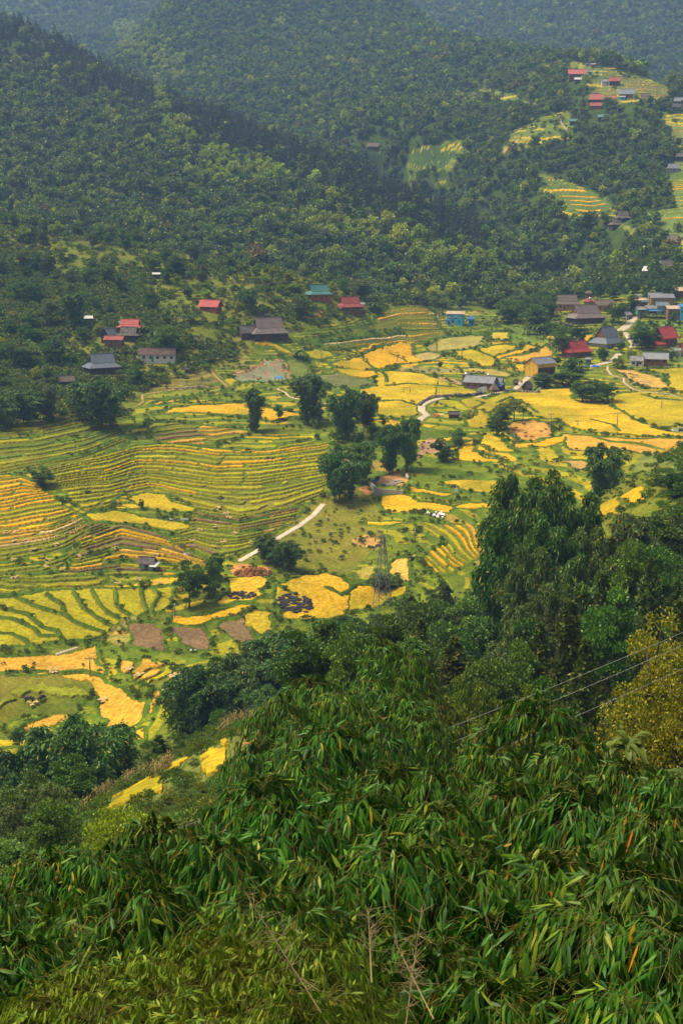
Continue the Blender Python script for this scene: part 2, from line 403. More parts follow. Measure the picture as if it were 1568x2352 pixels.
# terraced slopes: (label, sheet, outline, rise, share of riser, palette with weights, gaps, coloured share)
TER = [
 ('green terraces with thin rice ledges below the fence on the upper left', 'A', [(-60, 140), (140, 112), (400, 97), (545, 140), (600, 190), (480, 250), (340, 300), (180, 310), (100, 335), (-60, 350)], .75, .42, [(OLIVE, 5), ((.12, .17, .02), 3), (LIME, 3)], .15),
 ('bright golden rice terraces curving round the spur at the left edge', 'A', [(-60, 362), (100, 350), (175, 400), (260, 460), (330, 510), (365, 530), (250, 580), (100, 602), (-60, 612)], .52, .30, [(GOLD, 9), (LIME, 2)], .0),
 ('half cut rice terraces with straw below the golden spur', 'A', [(-60, 612), (100, 602), (250, 580), (360, 535), (420, 580), (380, 640), (330, 720), (260, 790), (0, 805), (-60, 805)], .48, .40, [(OLIVE, 4), (ORANGE, 2), (TAN, 1), (LIME, 1)], .12),
 ('broad yellow green rice terraces in the middle of the left valley', 'A', [(230, 310), (480, 255), (640, 215), (800, 205), (1000, 230), (1140, 250), (1240, 235), (1320, 205), (1510, 195), (1520, 400), (1460, 470), (1390, 480), (1250, 522), (1100, 540), (900, 500), (780, 428), (700, 432), (560, 440), (500, 500), (400, 520), (350, 490), (290, 430), (180, 395)], .44, .34, [(GOLD, 2), (LIME, 6), ((.29, .28, .010), 4), (OLIVE, 2)], .08),
 ('brown harvested terraces with green bunds beside the sloping road', 'A', [(900, 505), (1100, 540), (1250, 525), (1400, 470), (1360, 540), (1240, 620), (1130, 700), (1000, 745), (900, 700), (820, 680), (760, 640), (850, 600)], .36, .36, [(BROWN, 3), ((.34, .22, .04), 3), (OLIVE, 3), (LIME, 2)], .12),
 ('patchy yellow and brown terraces around the grey field hut', 'A', [(380, 640), (430, 570), (560, 585), (700, 610), (760, 640), (820, 680), (900, 705), (1000, 748), (960, 775), (800, 810), (540, 812), (310, 800), (340, 730)], .34, .34, [(GOLD, 2), (LIME, 3), (BROWN, 2), (ORANGE, 1), (OLIVE, 2)], .1),
 ('low green and yellow terraces between the spur and the front fields', 'A', [(-60, 830), (150, 820), (300, 800), (500, 820), (460, 865), (320, 868), (100, 885), (-60, 890)], .36, .34, [(LIME, 4), (OLIVE, 4), (GOLD, 1)], .15),
 ('terraces with orange cut ledges under the tree belt', 'A', [(690, 110), (900, 118), (1140, 150), (1100, 180), (960, 210), (720, 200)], .6, .42, [(ORANGE, 2), (OLIVE, 4), (BROWN, 1)], .1),
 ('steps of rice terraces below the red roofed farmhouse', 'C', [(430, 640), (660, 580), (830, 540), (1000, 495), (1040, 390), (1230, 362), (1340, 388), (1400, 500), (1455, 560), (1270, 612), (1080, 630), (870, 650), (690, 655), (450, 640)], 1.15, .5, [(ORANGE, 3), (OLIVE, 3), (GOLD, 2), (TAN, 1)], .08),
 ('winding golden terraces left of the tall bamboo grove', 'B', [(340, 560), (460, 585), (700, 580), (720, 690), (640, 720), (540, 790), (450, 815), (385, 775), (370, 745), (420, 700), (500, 655), (400, 625)], .6, .28, [(GOLD, 6), (LIME, 4), (ORANGE, 1)], .03),
 ('small orange stubble terraces in the dip beside the bamboo', 'I', [(565, 175), (690, 170), (790, 200), (800, 260), (745, 300), (650, 270), (575, 230)], .9, .4, [(ORANGE, 4), (TAN, 1), (LIME, 1)], .05),
 ('grassy stubble terraces at the lower left edge', 'I', [(-60, 235), (50, 240), (260, 240), (420, 260), (430, 330), (330, 420), (150, 460), (-60, 520)], 1.3, .62, [(ORANGE, 5), (OLIVE, 3), (LIME, 1)], .2),
 ('sweeping rice terraces behind the hilltop village', 'J', [(620, 455), (700, 430), (890, 420), (880, 350), (1080, 318), (1200, 338), (1370, 400), (1420, 480), (1400, 560), (1290, 572), (1200, 500), (1000, 470), (730, 500), (640, 480)], 2.3, .40, [(GOLD, 5), (LIME, 3), (ORANGE, 2)], .03),
 ('upper rice ledges on the hilltop crest', 'J', [(680, 190), (820, 193), (910, 240), (800, 247), (720, 215)], 2.3, .45, [(GOLD, 5), (LIME, 2)], .0),
 ('striped rice terraces at the far right edge below the hilltop', 'H', [(1487, 595), (1530, 580), (1640, 560), (1640, 700), (1560, 690), (1510, 672), (1500, 630)], 1.9, .42, [(GOLD, 5), (LIME, 4)], .0),
 ('striped rice terraces at the right edge beside the ravine wood', 'H', [(1495, 845), (1530, 830), (1640, 815), (1640, 975), (1560, 970), (1520, 930)], 1.7, .42, [(GOLD, 5), (LIME, 4)], .0),
 ('stepped rice ledges on the wooded spur', 'H', [(878, 808), (940, 815), (1040, 840), (1100, 865), (1140, 890), (1190, 920), (1245, 950), (1235, 970), (1140, 998), (1060, 965), (1010, 930), (960, 870), (910, 830)], 3.6, .55, [(GOLD, 8), (LIME, 1)], .0),
 ('dull green tea terraces above the ravine', 'H', [(265, 755), (300, 700), (440, 683), (530, 700), (470, 770), (330, 792)], 2.0, .45, [(OLIVE, 5), ((.13, .17, .03), 5)], .05),
 ('grassy ledges on the slope above the right hand village', 'H', [(1330, 985), (1540, 955), (1640, 950), (1640, 1130), (1560, 1110), (1470, 1075), (1440, 1020)], 2.6, .6, [(OLIVE, 5), (GOLD, 2), ((.14, .18, .03), 3)], .15),
]
PADS = [
 ('C', [(860, 660), (960, 632), (1050, 610), (1050, 625), (950, 665), (880, 680)], GOLD, 'thin golden rice strip under the terrace steps'),
 ('C', [(895, 700), (1080, 640), (1130, 618), (1265, 612), (1235, 660), (1240, 700), (1320, 730), (1290, 745), (1140, 760), (1000, 792), (930, 742)], GOLD, 'golden rice field with a pole, below the terrace steps'),
 ('C', [(690, 755), (765, 745), (800, 735), (885, 710), (930, 745), (985, 787), (930, 803), (830, 795)], GOLD, 'golden rice field right of the vegetable plots'),
 ('C', [(535, 672), (600, 655), (690, 668), (710, 700), (640, 730), (540, 722)], LIME, 'yellow green rice plot beside the banana plant'),
 ('C', [(715, 785), (850, 797), (990, 808), (1000, 845), (905, 850), (790, 832)], GOLD, 'small golden rice plot beside a bush'),
 ('C', [(885, 930), (1000, 905), (988, 862), (1003, 810), (1100, 805), (1300, 825), (1370, 845), (1440, 872), (1545, 898), (1570, 912), (1570, 962), (1420, 968), (1300, 1005), (1280, 1040), (1290, 1090), (1180, 1112), (1010, 1100), (1000, 1010), (890, 960)], (.50, .39, .012), 'wide yellow rice field left of the long grey house'),
 ('C', [(180, 607), (290, 610), (420, 665), (455, 700), (440, 706), (330, 652), (200, 632)], GOLD, 'narrow golden rice strip below the big grey farmhouse'),
 ('C', [(45, 850), (170, 800), (290, 730), (385, 725), (400, 770), (395, 820), (400, 868), (330, 875), (200, 870), (90, 875)], CABB, 'blue green cabbage plot with the blue awning'),
 ('C', [(410, 730), (520, 728), (560, 800), (580, 840), (480, 850), (430, 830)], (.14, .17, .03), 'dark green vegetable plot beside the cabbages'),
 ('C', [(590, 835), (760, 815), (960, 870), (970, 900), (880, 915), (700, 900)], (.13, .14, .04), 'dull green vegetable plot behind the tall bamboos'),
 ('G', [(1020, 1187), (1100, 1160), (1200, 1142), (1400, 1132), (1568, 1125), (1600, 1150), (1620, 1190), (1568, 1205), (1350, 1190), (1200, 1182)], GOLD, 'bright golden rice field left of the slim bamboo'),
 ('C', [(235, 1045), (330, 1060), (450, 1085), (520, 1090), (420, 1110), (290, 1135), (235, 1118)], GOLD, 'bright golden rice field right of the slim bamboo'),
 ('G', [(910, 1075), (1080, 1045), (1390, 1025), (1380, 1048), (1200, 1065), (1000, 1095), (920, 1095)], OLIVE, 'olive rice strip along the footpath'),
 ('G', [(960, 1120), (1180, 1090), (1215, 1092), (1100, 1115), (980, 1132)], ORANGE, 'thin orange stubble ledge below the footpath'),
 ('C', [(1330, 642), (1440, 592), (1570, 572), (1570, 640), (1450, 663), (1350, 675)], (.28, .25, .06), 'pale stubble plot in front of the blue house'),
 ('C', [(1250, 692), (1340, 674), (1440, 692), (1400, 720), (1320, 733), (1250, 715)], (.36, .28, .09), 'pale brown stubble plot beside a haystack'),
 ('E', [(105, 657), (300, 632), (420, 606), (530, 627), (370, 680), (360, 745), (280, 750), (150, 692)], (.50, .39, .012), 'yellow rice field left of the yellow barn'),
 ('E', [(372, 686), (540, 642), (560, 605), (650, 630), (590, 650), (460, 680), (390, 705)], GOLD, 'bright golden rice tongue behind the yellow barn'),
 ('E', [(0, 572), (200, 552), (320, 546), (272, 590), (300, 602), (170, 640), (0, 650)], (.30, .26, .06), 'olive brown stubble field right of the terrace steps'),
 ('E', [(340, 532), (450, 527), (455, 580), (340, 570)], (.45, .33, .03), 'ochre rice plot under the banana clump'),
 ('E', [(900, 555), (990, 548), (985, 570), (960, 588), (900, 580)], GOLD, 'small golden plot left of the slate roofed house'),
 ('E', [(1000, 535), (1060, 530), (1065, 548), (1010, 555)], ORANGE, 'small orange plot above the slate roofed house'),
 ('E', [(690, 550), (760, 555), (740, 580), (695, 570)], ORANGE, 'small orange plot under the dark tree'),
 ('E', [(440, 690), (520, 680), (640, 652), (700, 612), (720, 640), (740, 680), (580, 715), (480, 722)], ORANGE, 'orange stubble field with ash streaks behind the yellow barn'),
 ('E', [(490, 742), (562, 737), (562, 790), (510, 778)], GOLD, 'golden rice corner left of the yellow barn'),
 ('E', [(160, 760), (360, 765), (480, 800), (420, 815), (300, 800), (170, 790)], (.34, .25, .05), 'brown stubble behind the long grey house'),
 ('E', [(-5, 838), (130, 872), (180, 893), (285, 915), (200, 930), (0, 945)], (.46, .38, .012), 'yellow rice tongue below the long grey house'),
 ('E', [(20, 990), (150, 1030), (330, 1060), (250, 1012), (150, 985), (140, 965), (60, 960), (0, 965)], LIME, 'lime rice strip below the stone wall'),
 ('E', [(150, 962), (260, 947), (300, 967), (400, 932), (480, 917), (640, 920), (660, 900), (850, 893), (860, 955), (880, 977), (1080, 987), (1100, 1007), (1240, 1077), (1230, 1092), (1370, 1132), (1350, 1142), (1480, 1170), (1568, 1175), (1600, 1175), (1600, 1198), (1300, 1193), (1150, 1180), (980, 1170), (830, 1130), (790, 1090), (700, 1085), (600, 1062), (560, 1020), (470, 985), (390, 1040), (330, 1040), (200, 1010), (160, 990)], (.56, .41, .012), 'largest golden rice field, around the round thicket'),
 ('E', [(1105, 990), (1135, 932), (1300, 912), (1400, 922), (1520, 945), (1640, 950), (1640, 1120), (1560, 1120), (1450, 1140), (1370, 1128), (1240, 1075), (1150, 1020)], (.47, .39, .012), 'yellow green rice field at the right edge above the pond'),
 ('E', [(1320, 768), (1568, 762), (1640, 762), (1640, 915), (1568, 912), (1500, 900), (1440, 893), (1490, 860), (1480, 800), (1380, 782)], (.45, .38, .012), 'yellow green rice field below the white walled house'),
 ('E', [(1110, 762), (1250, 772), (1420, 822), (1472, 870), (1440, 888), (1330, 878), (1230, 830), (1190, 790)], (.48, .30, .06), 'orange stubble field with straw below the white walled house'),
 ('E', [(435, 1130), (500, 1100), (600, 1090), (700, 1110), (740, 1150), (720, 1200), (600, 1225), (510, 1210), (450, 1170)], (.47, .25, .05), 'round orange stubble field with dark ash heaps'),
 ('E', [(495, 1248), (620, 1242), (760, 1203), (805, 1200), (800, 1230), (700, 1260), (500, 1272)], GOLD, 'golden crescent around the round stubble field'),
 ('E', [(800, 1182), (960, 1192), (1200, 1212), (1568, 1210), (1640, 1205), (1640, 1235), (1568, 1240), (1480, 1300), (1400, 1320), (1250, 1290), (1100, 1285), (850, 1285), (820, 1240)], ORANGE, 'long orange stubble field across the right'),
 ('E', [(190, 1095), (260, 1045), (330, 1065), (325, 1150), (220, 1145)], GOLD, 'golden rice plot right of the log hut'),
 ('B', [(532, 250), (560, 203), (615, 187), (600, 240), (650, 267), (745, 290), (680, 294), (560, 287), (520, 281)], GOLD, 'golden hook shaped rice ledge'),
 ('B', [(640, 210), (650, 157), (700, 157), (760, 217), (790, 245), (740, 245), (690, 235)], (.50, .39, .012), 'yellow rice wedge below the round stubble field'),
 ('B', [(1005, 281), (1120, 282), (1140, 300), (1110, 325)], (.42, .26, .07), 'pale brown plot left of the single bamboo clump'),
 ('B', [(300, 400), (380, 425), (520, 438), (500, 448), (400, 440), (320, 427)], GOLD, 'thin golden ledge above the retaining wall field'),
 ('B', [(475, 381), (560, 373), (700, 378), (760, 400), (760, 435), (620, 430), (480, 391)], (.52, .38, .015), 'golden ledge left of the tall bamboo grove'),
 ('B', [(185, 447), (290, 440), (350, 475), (460, 480), (510, 502), (500, 522), (380, 515), (240, 525), (185, 515)], GOLD, 'golden rice field below the concrete retaining wall'),
 ('B', [(515, 497), (600, 475), (700, 490), (680, 503), (520, 506)], GOLD, 'small golden ledge beside the tall bamboo grove'),
 ('B', [(125, 557), (170, 567), (320, 564), (230, 580), (130, 578)], GOLD, 'thin golden ledge left of the white sacks'),
 ('B', [(215, 770), (240, 740), (370, 702), (320, 740), (300, 790), (335, 838), (250, 820), (215, 800)], (.50, .33, .06), 'tan field right of the steel pylon'),
 ('B', [(-10, 868), (100, 866), (290, 870), (290, 897), (220, 925), (160, 962), (-10, 985)], GOLD, 'golden field at the foot of the pylon'),
 ('B', [(1150, 562), (1165, 500), (1265, 457), (1250, 510), (1278, 560), (1270, 573), (1220, 532), (1190, 552)], GOLD, 'golden rice slope between the right hand trees'),
 ('B', [(1268, 485), (1280, 452), (1360, 407), (1390, 422), (1378, 475), (1330, 480), (1340, 508), (1300, 482)], GOLD, 'golden rice slope near the right edge'),
 ('B', [(1440, 242), (1530, 212), (1500, 240), (1450, 252)], GOLD, 'golden rice sliver beside the right bank'),
 ('A', [(560, 450), (680, 437), (760, 442), (790, 480), (900, 500), (880, 520), (760, 522), (650, 492)], (.46, .37, .012), 'yellow rice field in the middle of the left valley'),
 ('A', [(400, 532), (560, 517), (690, 552), (860, 580), (868, 600), (800, 610), (700, 590), (620, 572), (450, 562)], (.46, .38, .012), 'long yellow rice field above the field hut'),
 ('A', [(-60, 912), (75, 912), (215, 888), (340, 870), (560, 875), (810, 858), (795, 950), (680, 1000), (570, 1012), (500, 1072), (380, 1110), (290, 1112), (120, 1135), (-60, 1145)], LIME, 'lime rice field with winding bunds at the front left'),
 ('A', [(590, 1042), (640, 1022), (700, 1030), (750, 1062), (750, 1110), (775, 1160), (680, 1150), (600, 1120)], (.19, .12, .055), 'brown stubble plot, left of the brown row'),
 ('A', [(790, 1047), (930, 1047), (968, 1100), (960, 1145), (900, 1145), (830, 1110), (790, 1080)], (.17, .11, .055), 'brown stubble plot with a white sheet'),
 ('A', [(990, 1042), (1100, 1002), (1130, 1010), (1150, 1062), (1180, 1120), (1090, 1120), (1050, 1090)], (.20, .135, .06), 'brown stubble plot, right of the brown row'),
 ('A', [(790, 1000), (900, 1002), (1000, 985), (1110, 952), (1180, 945), (1050, 1000), (900, 1040), (790, 1032)], GOLD, 'yellow rice strip above the brown plots'),
 ('A', [(1000, 937), (1050, 890), (1060, 830), (1200, 815), (1230, 842), (1200, 900), (1150, 930), (1050, 937)], (.56, .36, .02), 'golden stubble with an ash heap under the red bank'),
 ('A', [(1260, 915), (1280, 860), (1400, 810), (1500, 808), (1568, 822), (1600, 860), (1600, 985), (1568, 1000), (1400, 1020), (1290, 1010), (1280, 950)], (.56, .37, .015), 'golden field with the big black burnt patch'),
 ('A', [(1120, 1000), (1180, 970), (1240, 990), (1260, 1060), (1200, 1090), (1130, 1030)], (.44, .36, .015), 'yellow rice corner left of the burnt field'),
 ('I', [(-60, 155), (150, 155), (330, 130), (455, 95), (460, 180), (490, 215), (480, 240), (380, 217), (280, 218), (60, 217), (-60, 220)], (.52, .29, .03), 'orange stubble field with a pole at the left edge'),
 ('I', [(60, 226), (280, 226), (400, 230), (480, 250), (560, 300), (640, 340), (665, 380), (650, 440), (600, 470), (585, 560), (560, 600), (520, 620), (500, 450), (460, 380), (440, 310), (400, 270), (290, 240)], (.52, .31, .03), 'long orange stubble field curving down the front left'),
 ('I', [(695, 310), (732, 308), (712, 400), (690, 410)], ORANGE, 'narrow orange ledge beside the bamboo'),
 ('I', [(600, 585), (620, 500), (660, 480), (662, 530), (625, 600)], (.52, .36, .02), 'golden ledge at the end of the orange field'),
 ('I', [(110, 470), (240, 430), (320, 418), (325, 440), (240, 470), (240, 502), (110, 505)], ORANGE, 'orange stubble ledge under the water buffaloes'),
]
NEARPADS = [
 ('I', [(440, 890), (540, 795), (670, 722), (745, 712), (745, 800), (700, 850), (560, 885), (480, 900)], (.50, .36, .015), 'golden rice field on the near spur beside the maize'),
 ('I', [(385, 985), (425, 905), (475, 930), (450, 985)], (.50, .38, .015), 'small golden patch under the feathery tree'),
 ('I', [(880, 680), (985, 575), (1035, 590), (1015, 670), (960, 720)], (.50, .38, .015), 'golden rice patch among near bushes'),
 ('I', [(1080, 570), (1165, 550), (1170, 650), (1090, 680)], (.52, .36, .015), 'golden rice patch under the near bamboo'),
 ('I', [(770, 690), (800, 645), (870, 612), (855, 650), (815, 680)], (.50, .38, .015), 'golden sliver at the maize edge'),
 ('I', [(1020, 537), (1062, 530), (1062, 572), (1030, 565)], (.52, .38, .015), 'golden rice patch beside tall bamboo'),
]
def pick(pal, hsh):
    ws = np.array([p[1] for p in pal], float); cs = np.cumsum(ws) / ws.sum(); k = np.searchsorted(cs, hsh, side='right').clip(0, len(pal) - 1)
    return np.array([p[0] for p in pal], np.float32)[k]
GRASSY = np.zeros((NR, NC), np.float32)
Z0 = ZZ.copy()
GUIDES = {  # traced terrace edges: (line, number of ledges counted from the top)
 0: [([(-60, 175), (0, 172), (200, 160), (420, 112)], 0), ([(-60, 262), (0, 258), (200, 240), (400, 200), (560, 145)], 4), ([(-60, 352), (0, 345), (150, 312), (350, 285), (480, 245), (600, 192)], 8)],
 1: [([(-60, 372), (0, 366), (100, 354), (175, 385)], 0), ([(-60, 488), (0, 480), (100, 462), (215, 438), (280, 430)], 7), ([(-60, 612), (0, 603), (120, 590), (250, 565), (365, 528)], 13)],
 2: [([(-60, 618), (0, 612), (100, 603), (250, 582), (360, 538), (420, 500)], 0), ([(-60, 712), (0, 702), (120, 690), (300, 645), (420, 580)], 6), ([(-60, 812), (0, 806), (150, 798), (300, 755), (420, 670)], 11)],
 3: [([(180, 330), (230, 320), (480, 262), (640, 220), (800, 208), (1000, 232), (1240, 238), (1520, 192)], 0), ([(180, 380), (340, 355), (500, 335), (640, 290), (850, 296), (1000, 318), (1250, 300), (1520, 262)], 5), ([(180, 430), (350, 410), (500, 400), (680, 362), (900, 392), (1000, 402), (1200, 398), (1520, 340)], 10), ([(180, 520), (400, 522), (700, 440), (900, 500), (1100, 540), (1300, 508), (1520, 420)], 16)],
 4: [([(760, 560), (900, 505), (1100, 542), (1400, 480)], 0), ([(760, 640), (900, 598), (1100, 622), (1400, 560)], 7), ([(760, 700), (900, 705), (1000, 748), (1200, 690), (1400, 640)], 13)],
 5: [([(300, 660), (380, 640), (560, 585), (760, 640), (980, 740)], 0), ([(300, 745), (340, 740), (560, 690), (760, 715), (980, 772)], 6), ([(300, 812), (560, 806), (800, 812), (980, 815)], 11)],
 8: [([(430, 560), (800, 470), (1040, 392), (1230, 365), (1340, 388), (1460, 400)], 0), ([(430, 600), (660, 560), (1000, 492), (1150, 450), (1330, 435), (1460, 465)], 3), ([(430, 622), (660, 590), (850, 560), (1000, 530), (1200, 500), (1460, 525)], 5), ([(430, 648), (690, 658), (870, 652), (1080, 632), (1270, 614), (1460, 562)], 8)],
}
for ti, (lab, sh, poly, rise, rf, pal, gap) in enumerate(TER):
    M = fill(S(sh, poly), wob=1.5)
    if not M.any(): continue
    x, y, z = XX[M], YY[M], Z0[M]
    sc_ = y / 400
    wav = (fbm(x / (15 * sc_), y / (15 * sc_), ti + 3, 2) - .5) * 1.5 + (fbm(x / (4 * sc_), y / (4 * sc_), ti + 33, 2) - .5) * .4
    if ti in GUIDES:
        um, vm = UU[M], VV[M]; gl = [(np.array(S(sh, g)), tv) for g, tv in GUIDES[ti]]
        gv = np.stack([np.interp(um, g[:, 0], g[:, 1]) for g, _ in gl]); tv = [q for _, q in gl]; t = np.zeros(len(um))
        for q in range(len(gl) - 1):
            seg = (vm - gv[q]) / np.maximum(gv[q + 1] - gv[q], 1.0)
            lo = seg if q == 0 else np.maximum(seg, 0); hi = lo if q == len(gl) - 2 else np.minimum(lo, 1)
            t = t + hi * (tv[q + 1] - tv[q])
        t = 40 - t + wav * .8
    else: t = z / rise + wav * 1.3
    t = t + .16 * np.sin(1.7 * t + ti) + .25 * np.sin(.6 * t)
    k = np.floor(t); f = t - k
    prof = k + np.where(f < rf, (f / rf) ** 1.0, 1.0)
    ZZ[M] = z + (prof - t) * rise * np.where(y > 780, .3, .95)
    bx = x / ((13 + 18 * _h(k.astype(int), k.astype(int) * 0, ti + 7)) * sc_) + k * .37 + (fbm(x / 9, y / 9, ti + 12, 2) - .5) * .8
    blk = np.floor(bx)
    TRD[M] = (f >= rf) & (bx - blk > .05)
    hsh = _h(k.astype(int), blk.astype(int), ti + 5)
    c = pick(pal, hsh) * (.85 + .3 * _h(k.astype(int), blk.astype(int), ti + 50))[:, None]
    TCOL[M] = c
    keep = _h(k.astype(int), blk.astype(int), ti + 99) >= gap
    FIELDS.append((lab, None)); FID[M] = np.where(keep, len(FIELDS), 0)
    GRASSY[M] = np.where(keep, .5, 1)
for sh, poly, col, lab in PADS + NEARPADS:
    near = (sh, poly, col, lab) in NEARPADS
    M = fill(S(sh, poly), dmin=118 if near else 242, wob=1.5)
    FIELDS.append((lab, col)); FID[M] = len(FIELDS); TRD[M] = True
    c = np.array(col) * ((.93, .84, .9) if col[0] > .4 and col[2] < .02 and col is not GOLD else (1, 1, 1))
    n = fbm(XX[M] / 25, YY[M] / 25, len(FIELDS), 3) - .5
    g = np.array(LIME) * .85
    tt = np.clip(n * 4.0, 0, .8)[:, None] if col[0] > .38 and col[2] < .02 else np.zeros((M.sum(), 1))
    TCOL[M] = c * (1 - tt) + g * tt
    if col is CABB:                                                    # rows of cabbages with bare earth between
        rw = (np.sin(YY[M] * 2.6 + XX[M] * .5) > .35) | (fbm(XX[M] / 3, YY[M] / 3, 15) > .62); TCOL[M] = np.where(rw[:, None], np.array((.26, .17, .09)), np.array((.15, .235, .13)))
# winding bunds across fields
BUNDS = [('A', [(215, 900), (290, 945), (300, 990), (340, 1020), (400, 1050), (480, 1070)]), ('A', [(340, 885), (385, 960), (440, 1000), (525, 1050)]), ('A', [(425, 880), (460, 945), (500, 985), (575, 1022)]),
 ('A', [(530, 872), (535, 940), (570, 980), (625, 1008)]), ('A', [(650, 868), (660, 935), (680, 980), (640, 1000)]), ('A', [(-60, 945), (130, 990), (200, 1050), (270, 1070), (295, 1115)]),
 ('A', [(75, 910), (180, 960), (295, 990)]), ('A', [(700, 870), (735, 900), (700, 960), (700, 1000)]), ('A', [(-60, 1000), (60, 1010), (160, 1055), (190, 1090), (280, 1090)]), ('A', [(-60, 1070), (60, 1080), (120, 1110), (150, 1140)]),
 ('C', [(930, 742), (985, 790), (1050, 800), (1110, 800)]), ('C', [(990, 805), (1040, 815), (1060, 830), (1070, 880)]), ('C', [(1000, 1010), (1150, 1000), (1290, 1040)]), ('C', [(1060, 905), (1200, 890), (1400, 905), (1560, 915)]),
 ('C', [(1090, 690), (1180, 730), (1200, 745)]),
 ('E', [(380, 985), (460, 950), (560, 990), (640, 1050)]), ('E', [(230, 1020), (300, 985), (250, 970)]), ('E', [(1080, 980), (1130, 1010), (1250, 1085)]), ('E', [(1300, 930), (1400, 960), (1568, 970)]),
 ('E', [(980, 1090), (1120, 1125), (1160, 1165)]), ('E', [(1000, 1200), (1100, 1230), (1300, 1250), (1450, 1290)]), ('E', [(230, 640), (360, 690)]),
 ('A', [(1500, 870), (1568, 900), (1600, 900)]), ('A', [(1280, 860), (1350, 900)]), ('B', [(0, 905), (60, 868)]), ('I', [(290, 232), (380, 222), (480, 244)])]
for sh, ln_ in BUNDS:
    M = line_mask(S(sh, ln_), .85)
    FID[M] = 0; GRASSY[M] = 1; ZZ[M] += .35
# paths and roads: (label, sheet, line, width, colour)
CONC, EARTH = (.46, .385, .27), (.42, .26, .11)
PATHS = [
 ('pale concrete road curving between the rice fields', 'C', [(1265, 1142), (1300, 1108), (1332, 1090), (1296, 1060), (1294, 1032), (1335, 1005), (1400, 985), (1470, 972)], 4.2, CONC),
 ('pale road in front of the long grey house', 'E', [(250, 942), (350, 922), (440, 900), (500, 888), (530, 855), (565, 828), (600, 800)], 3.8, CONC),
 ('dusty village road climbing between the stalls', 'E', [(1168, 515), (1200, 495), (1225, 470), (1240, 450), (1272, 425)], 6.5, CONC),
 ('dusty village road below the stalls', 'E', [(1200, 530), (1225, 570), (1255, 605), (1240, 625)], 4.5, CONC),
 ('pale village lane behind the round thicket', 'E', [(930, 748), (1000, 740), (1080, 722), (1130, 702), (1155, 668)], 5.0, CONC),
 ('stony footpath winding to the right edge', 'E', [(1085, 745), (1090, 775), (1112, 802), (1188, 820), (1192, 850), (1242, 888), (1300, 905), (1450, 917), (1568, 948), (1640, 960)], 2.2, (.45, .36, .24)),
 ('orange footpath on the hillside under the houses', 'G', [(1430, 1017), (1400, 990), (1378, 972), (1350, 945), (1325, 908)], 1.8, EARTH),
 ('footpath along the foot of the left hillside', 'G', [(868, 1132), (900, 1110), (895, 1068), (925, 1060), (960, 1055), (1090, 1035), (1280, 1020), (1430, 1017)], 1.7, EARTH),
 ('footpath below the cabbage plot', 'C', [(345, 918), (395, 940), (425, 970), (475, 985), (560, 990), (680, 1018), (730, 1026)], 1.8, (.55, .42, .25)),
 ('straight concrete road with two walkers', 'A', [(1108, 737), (1190, 690), (1262, 645), (1380, 575), (1440, 530), (1482, 482)], 3.0, (.50, .43, .31)),
 ('bare earth path on the ridge under the hilltop village', 'H', [(985, 510), (1000, 530), (1010, 570), (1035, 600)], 3.4, (.50, .33, .2)),
 ('bare earth cut on the wooded spur', 'H', [(730, 708), (765, 680), (800, 658)], 7.0, (.42, .24, .12)),
 ('earth path around the tea terraces', 'H', [(240, 700), (270, 745), (330, 770), (430, 782)], 2.2, (.42, .3, .18)),
 ('earth track beside the hilltop sheds', 'J', [(1320, 700), (1350, 745), (1390, 790), (1400, 835)], 2.0, (.48, .32, .18)),
 ('earth track between hilltop houses', 'J', [(655, 225), (685, 255), (680, 285)], 2.0, (.48, .3, .16)),
 ('pale field path beside the brown plots', 'I', [(262, 135), (300, 122), (355, 105)], 1.6, (.40, .34, .24)),
]
PATHS = [(a, b, c, d * .74, e) for a, b, c, d, e in PATHS]
for p in PATHS: FID[line_mask(S(p[1], p[2]), p[3])] = 0
# ------------------------------------------------------------------ ground colour by cover (grass, earth, wood floor)
n1 = fbm(XX / 9, YY / 9, 21, 3)[..., None]; n2 = fbm(XX / 40, YY / 40, 22, 3)[..., None]
grass = np.array((.070, .105, .008)) * (1 - n1) + np.array((.16, .165, .010)) * n1
dry = np.clip((n2 - .52) * 4, 0, 1) * .35
GC = grass * (1 - dry) + np.array((.30, .21, .035)) * dry
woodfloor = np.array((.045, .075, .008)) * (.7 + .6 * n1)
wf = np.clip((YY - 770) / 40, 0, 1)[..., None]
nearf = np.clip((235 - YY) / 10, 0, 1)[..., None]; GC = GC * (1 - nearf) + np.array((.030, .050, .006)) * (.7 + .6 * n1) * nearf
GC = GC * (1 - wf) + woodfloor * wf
CLEAR = np.zeros((NR, NC), bool)
FOOT = [(-300, 430), (0, 500), (300, 550), (700, 630), (1010, 700), (1000, 720), (860, 720), (690, 760), (640, 800), (520, 830), (330, 900), (300, 960), (0, 975), (-300, 975)]
def in_poly(u, v, poly):
    ins = np.zeros(u.shape, bool); n = len(poly)
    for k in range(n):
        x1, y1 = poly[k]; x2, y2 = poly[(k + 1) % n]
        if y1 == y2: continue
        ins ^= ((y1 > v) != (y2 > v)) & (u < (x2 - x1) * (v - y1) / (y2 - y1) + x1)
    return ins
paths_m = np.zeros((NR, NC), bool)
for p in PATHS: paths_m |= line_mask(S(p[1], p[2]), p[3] + 2.5)
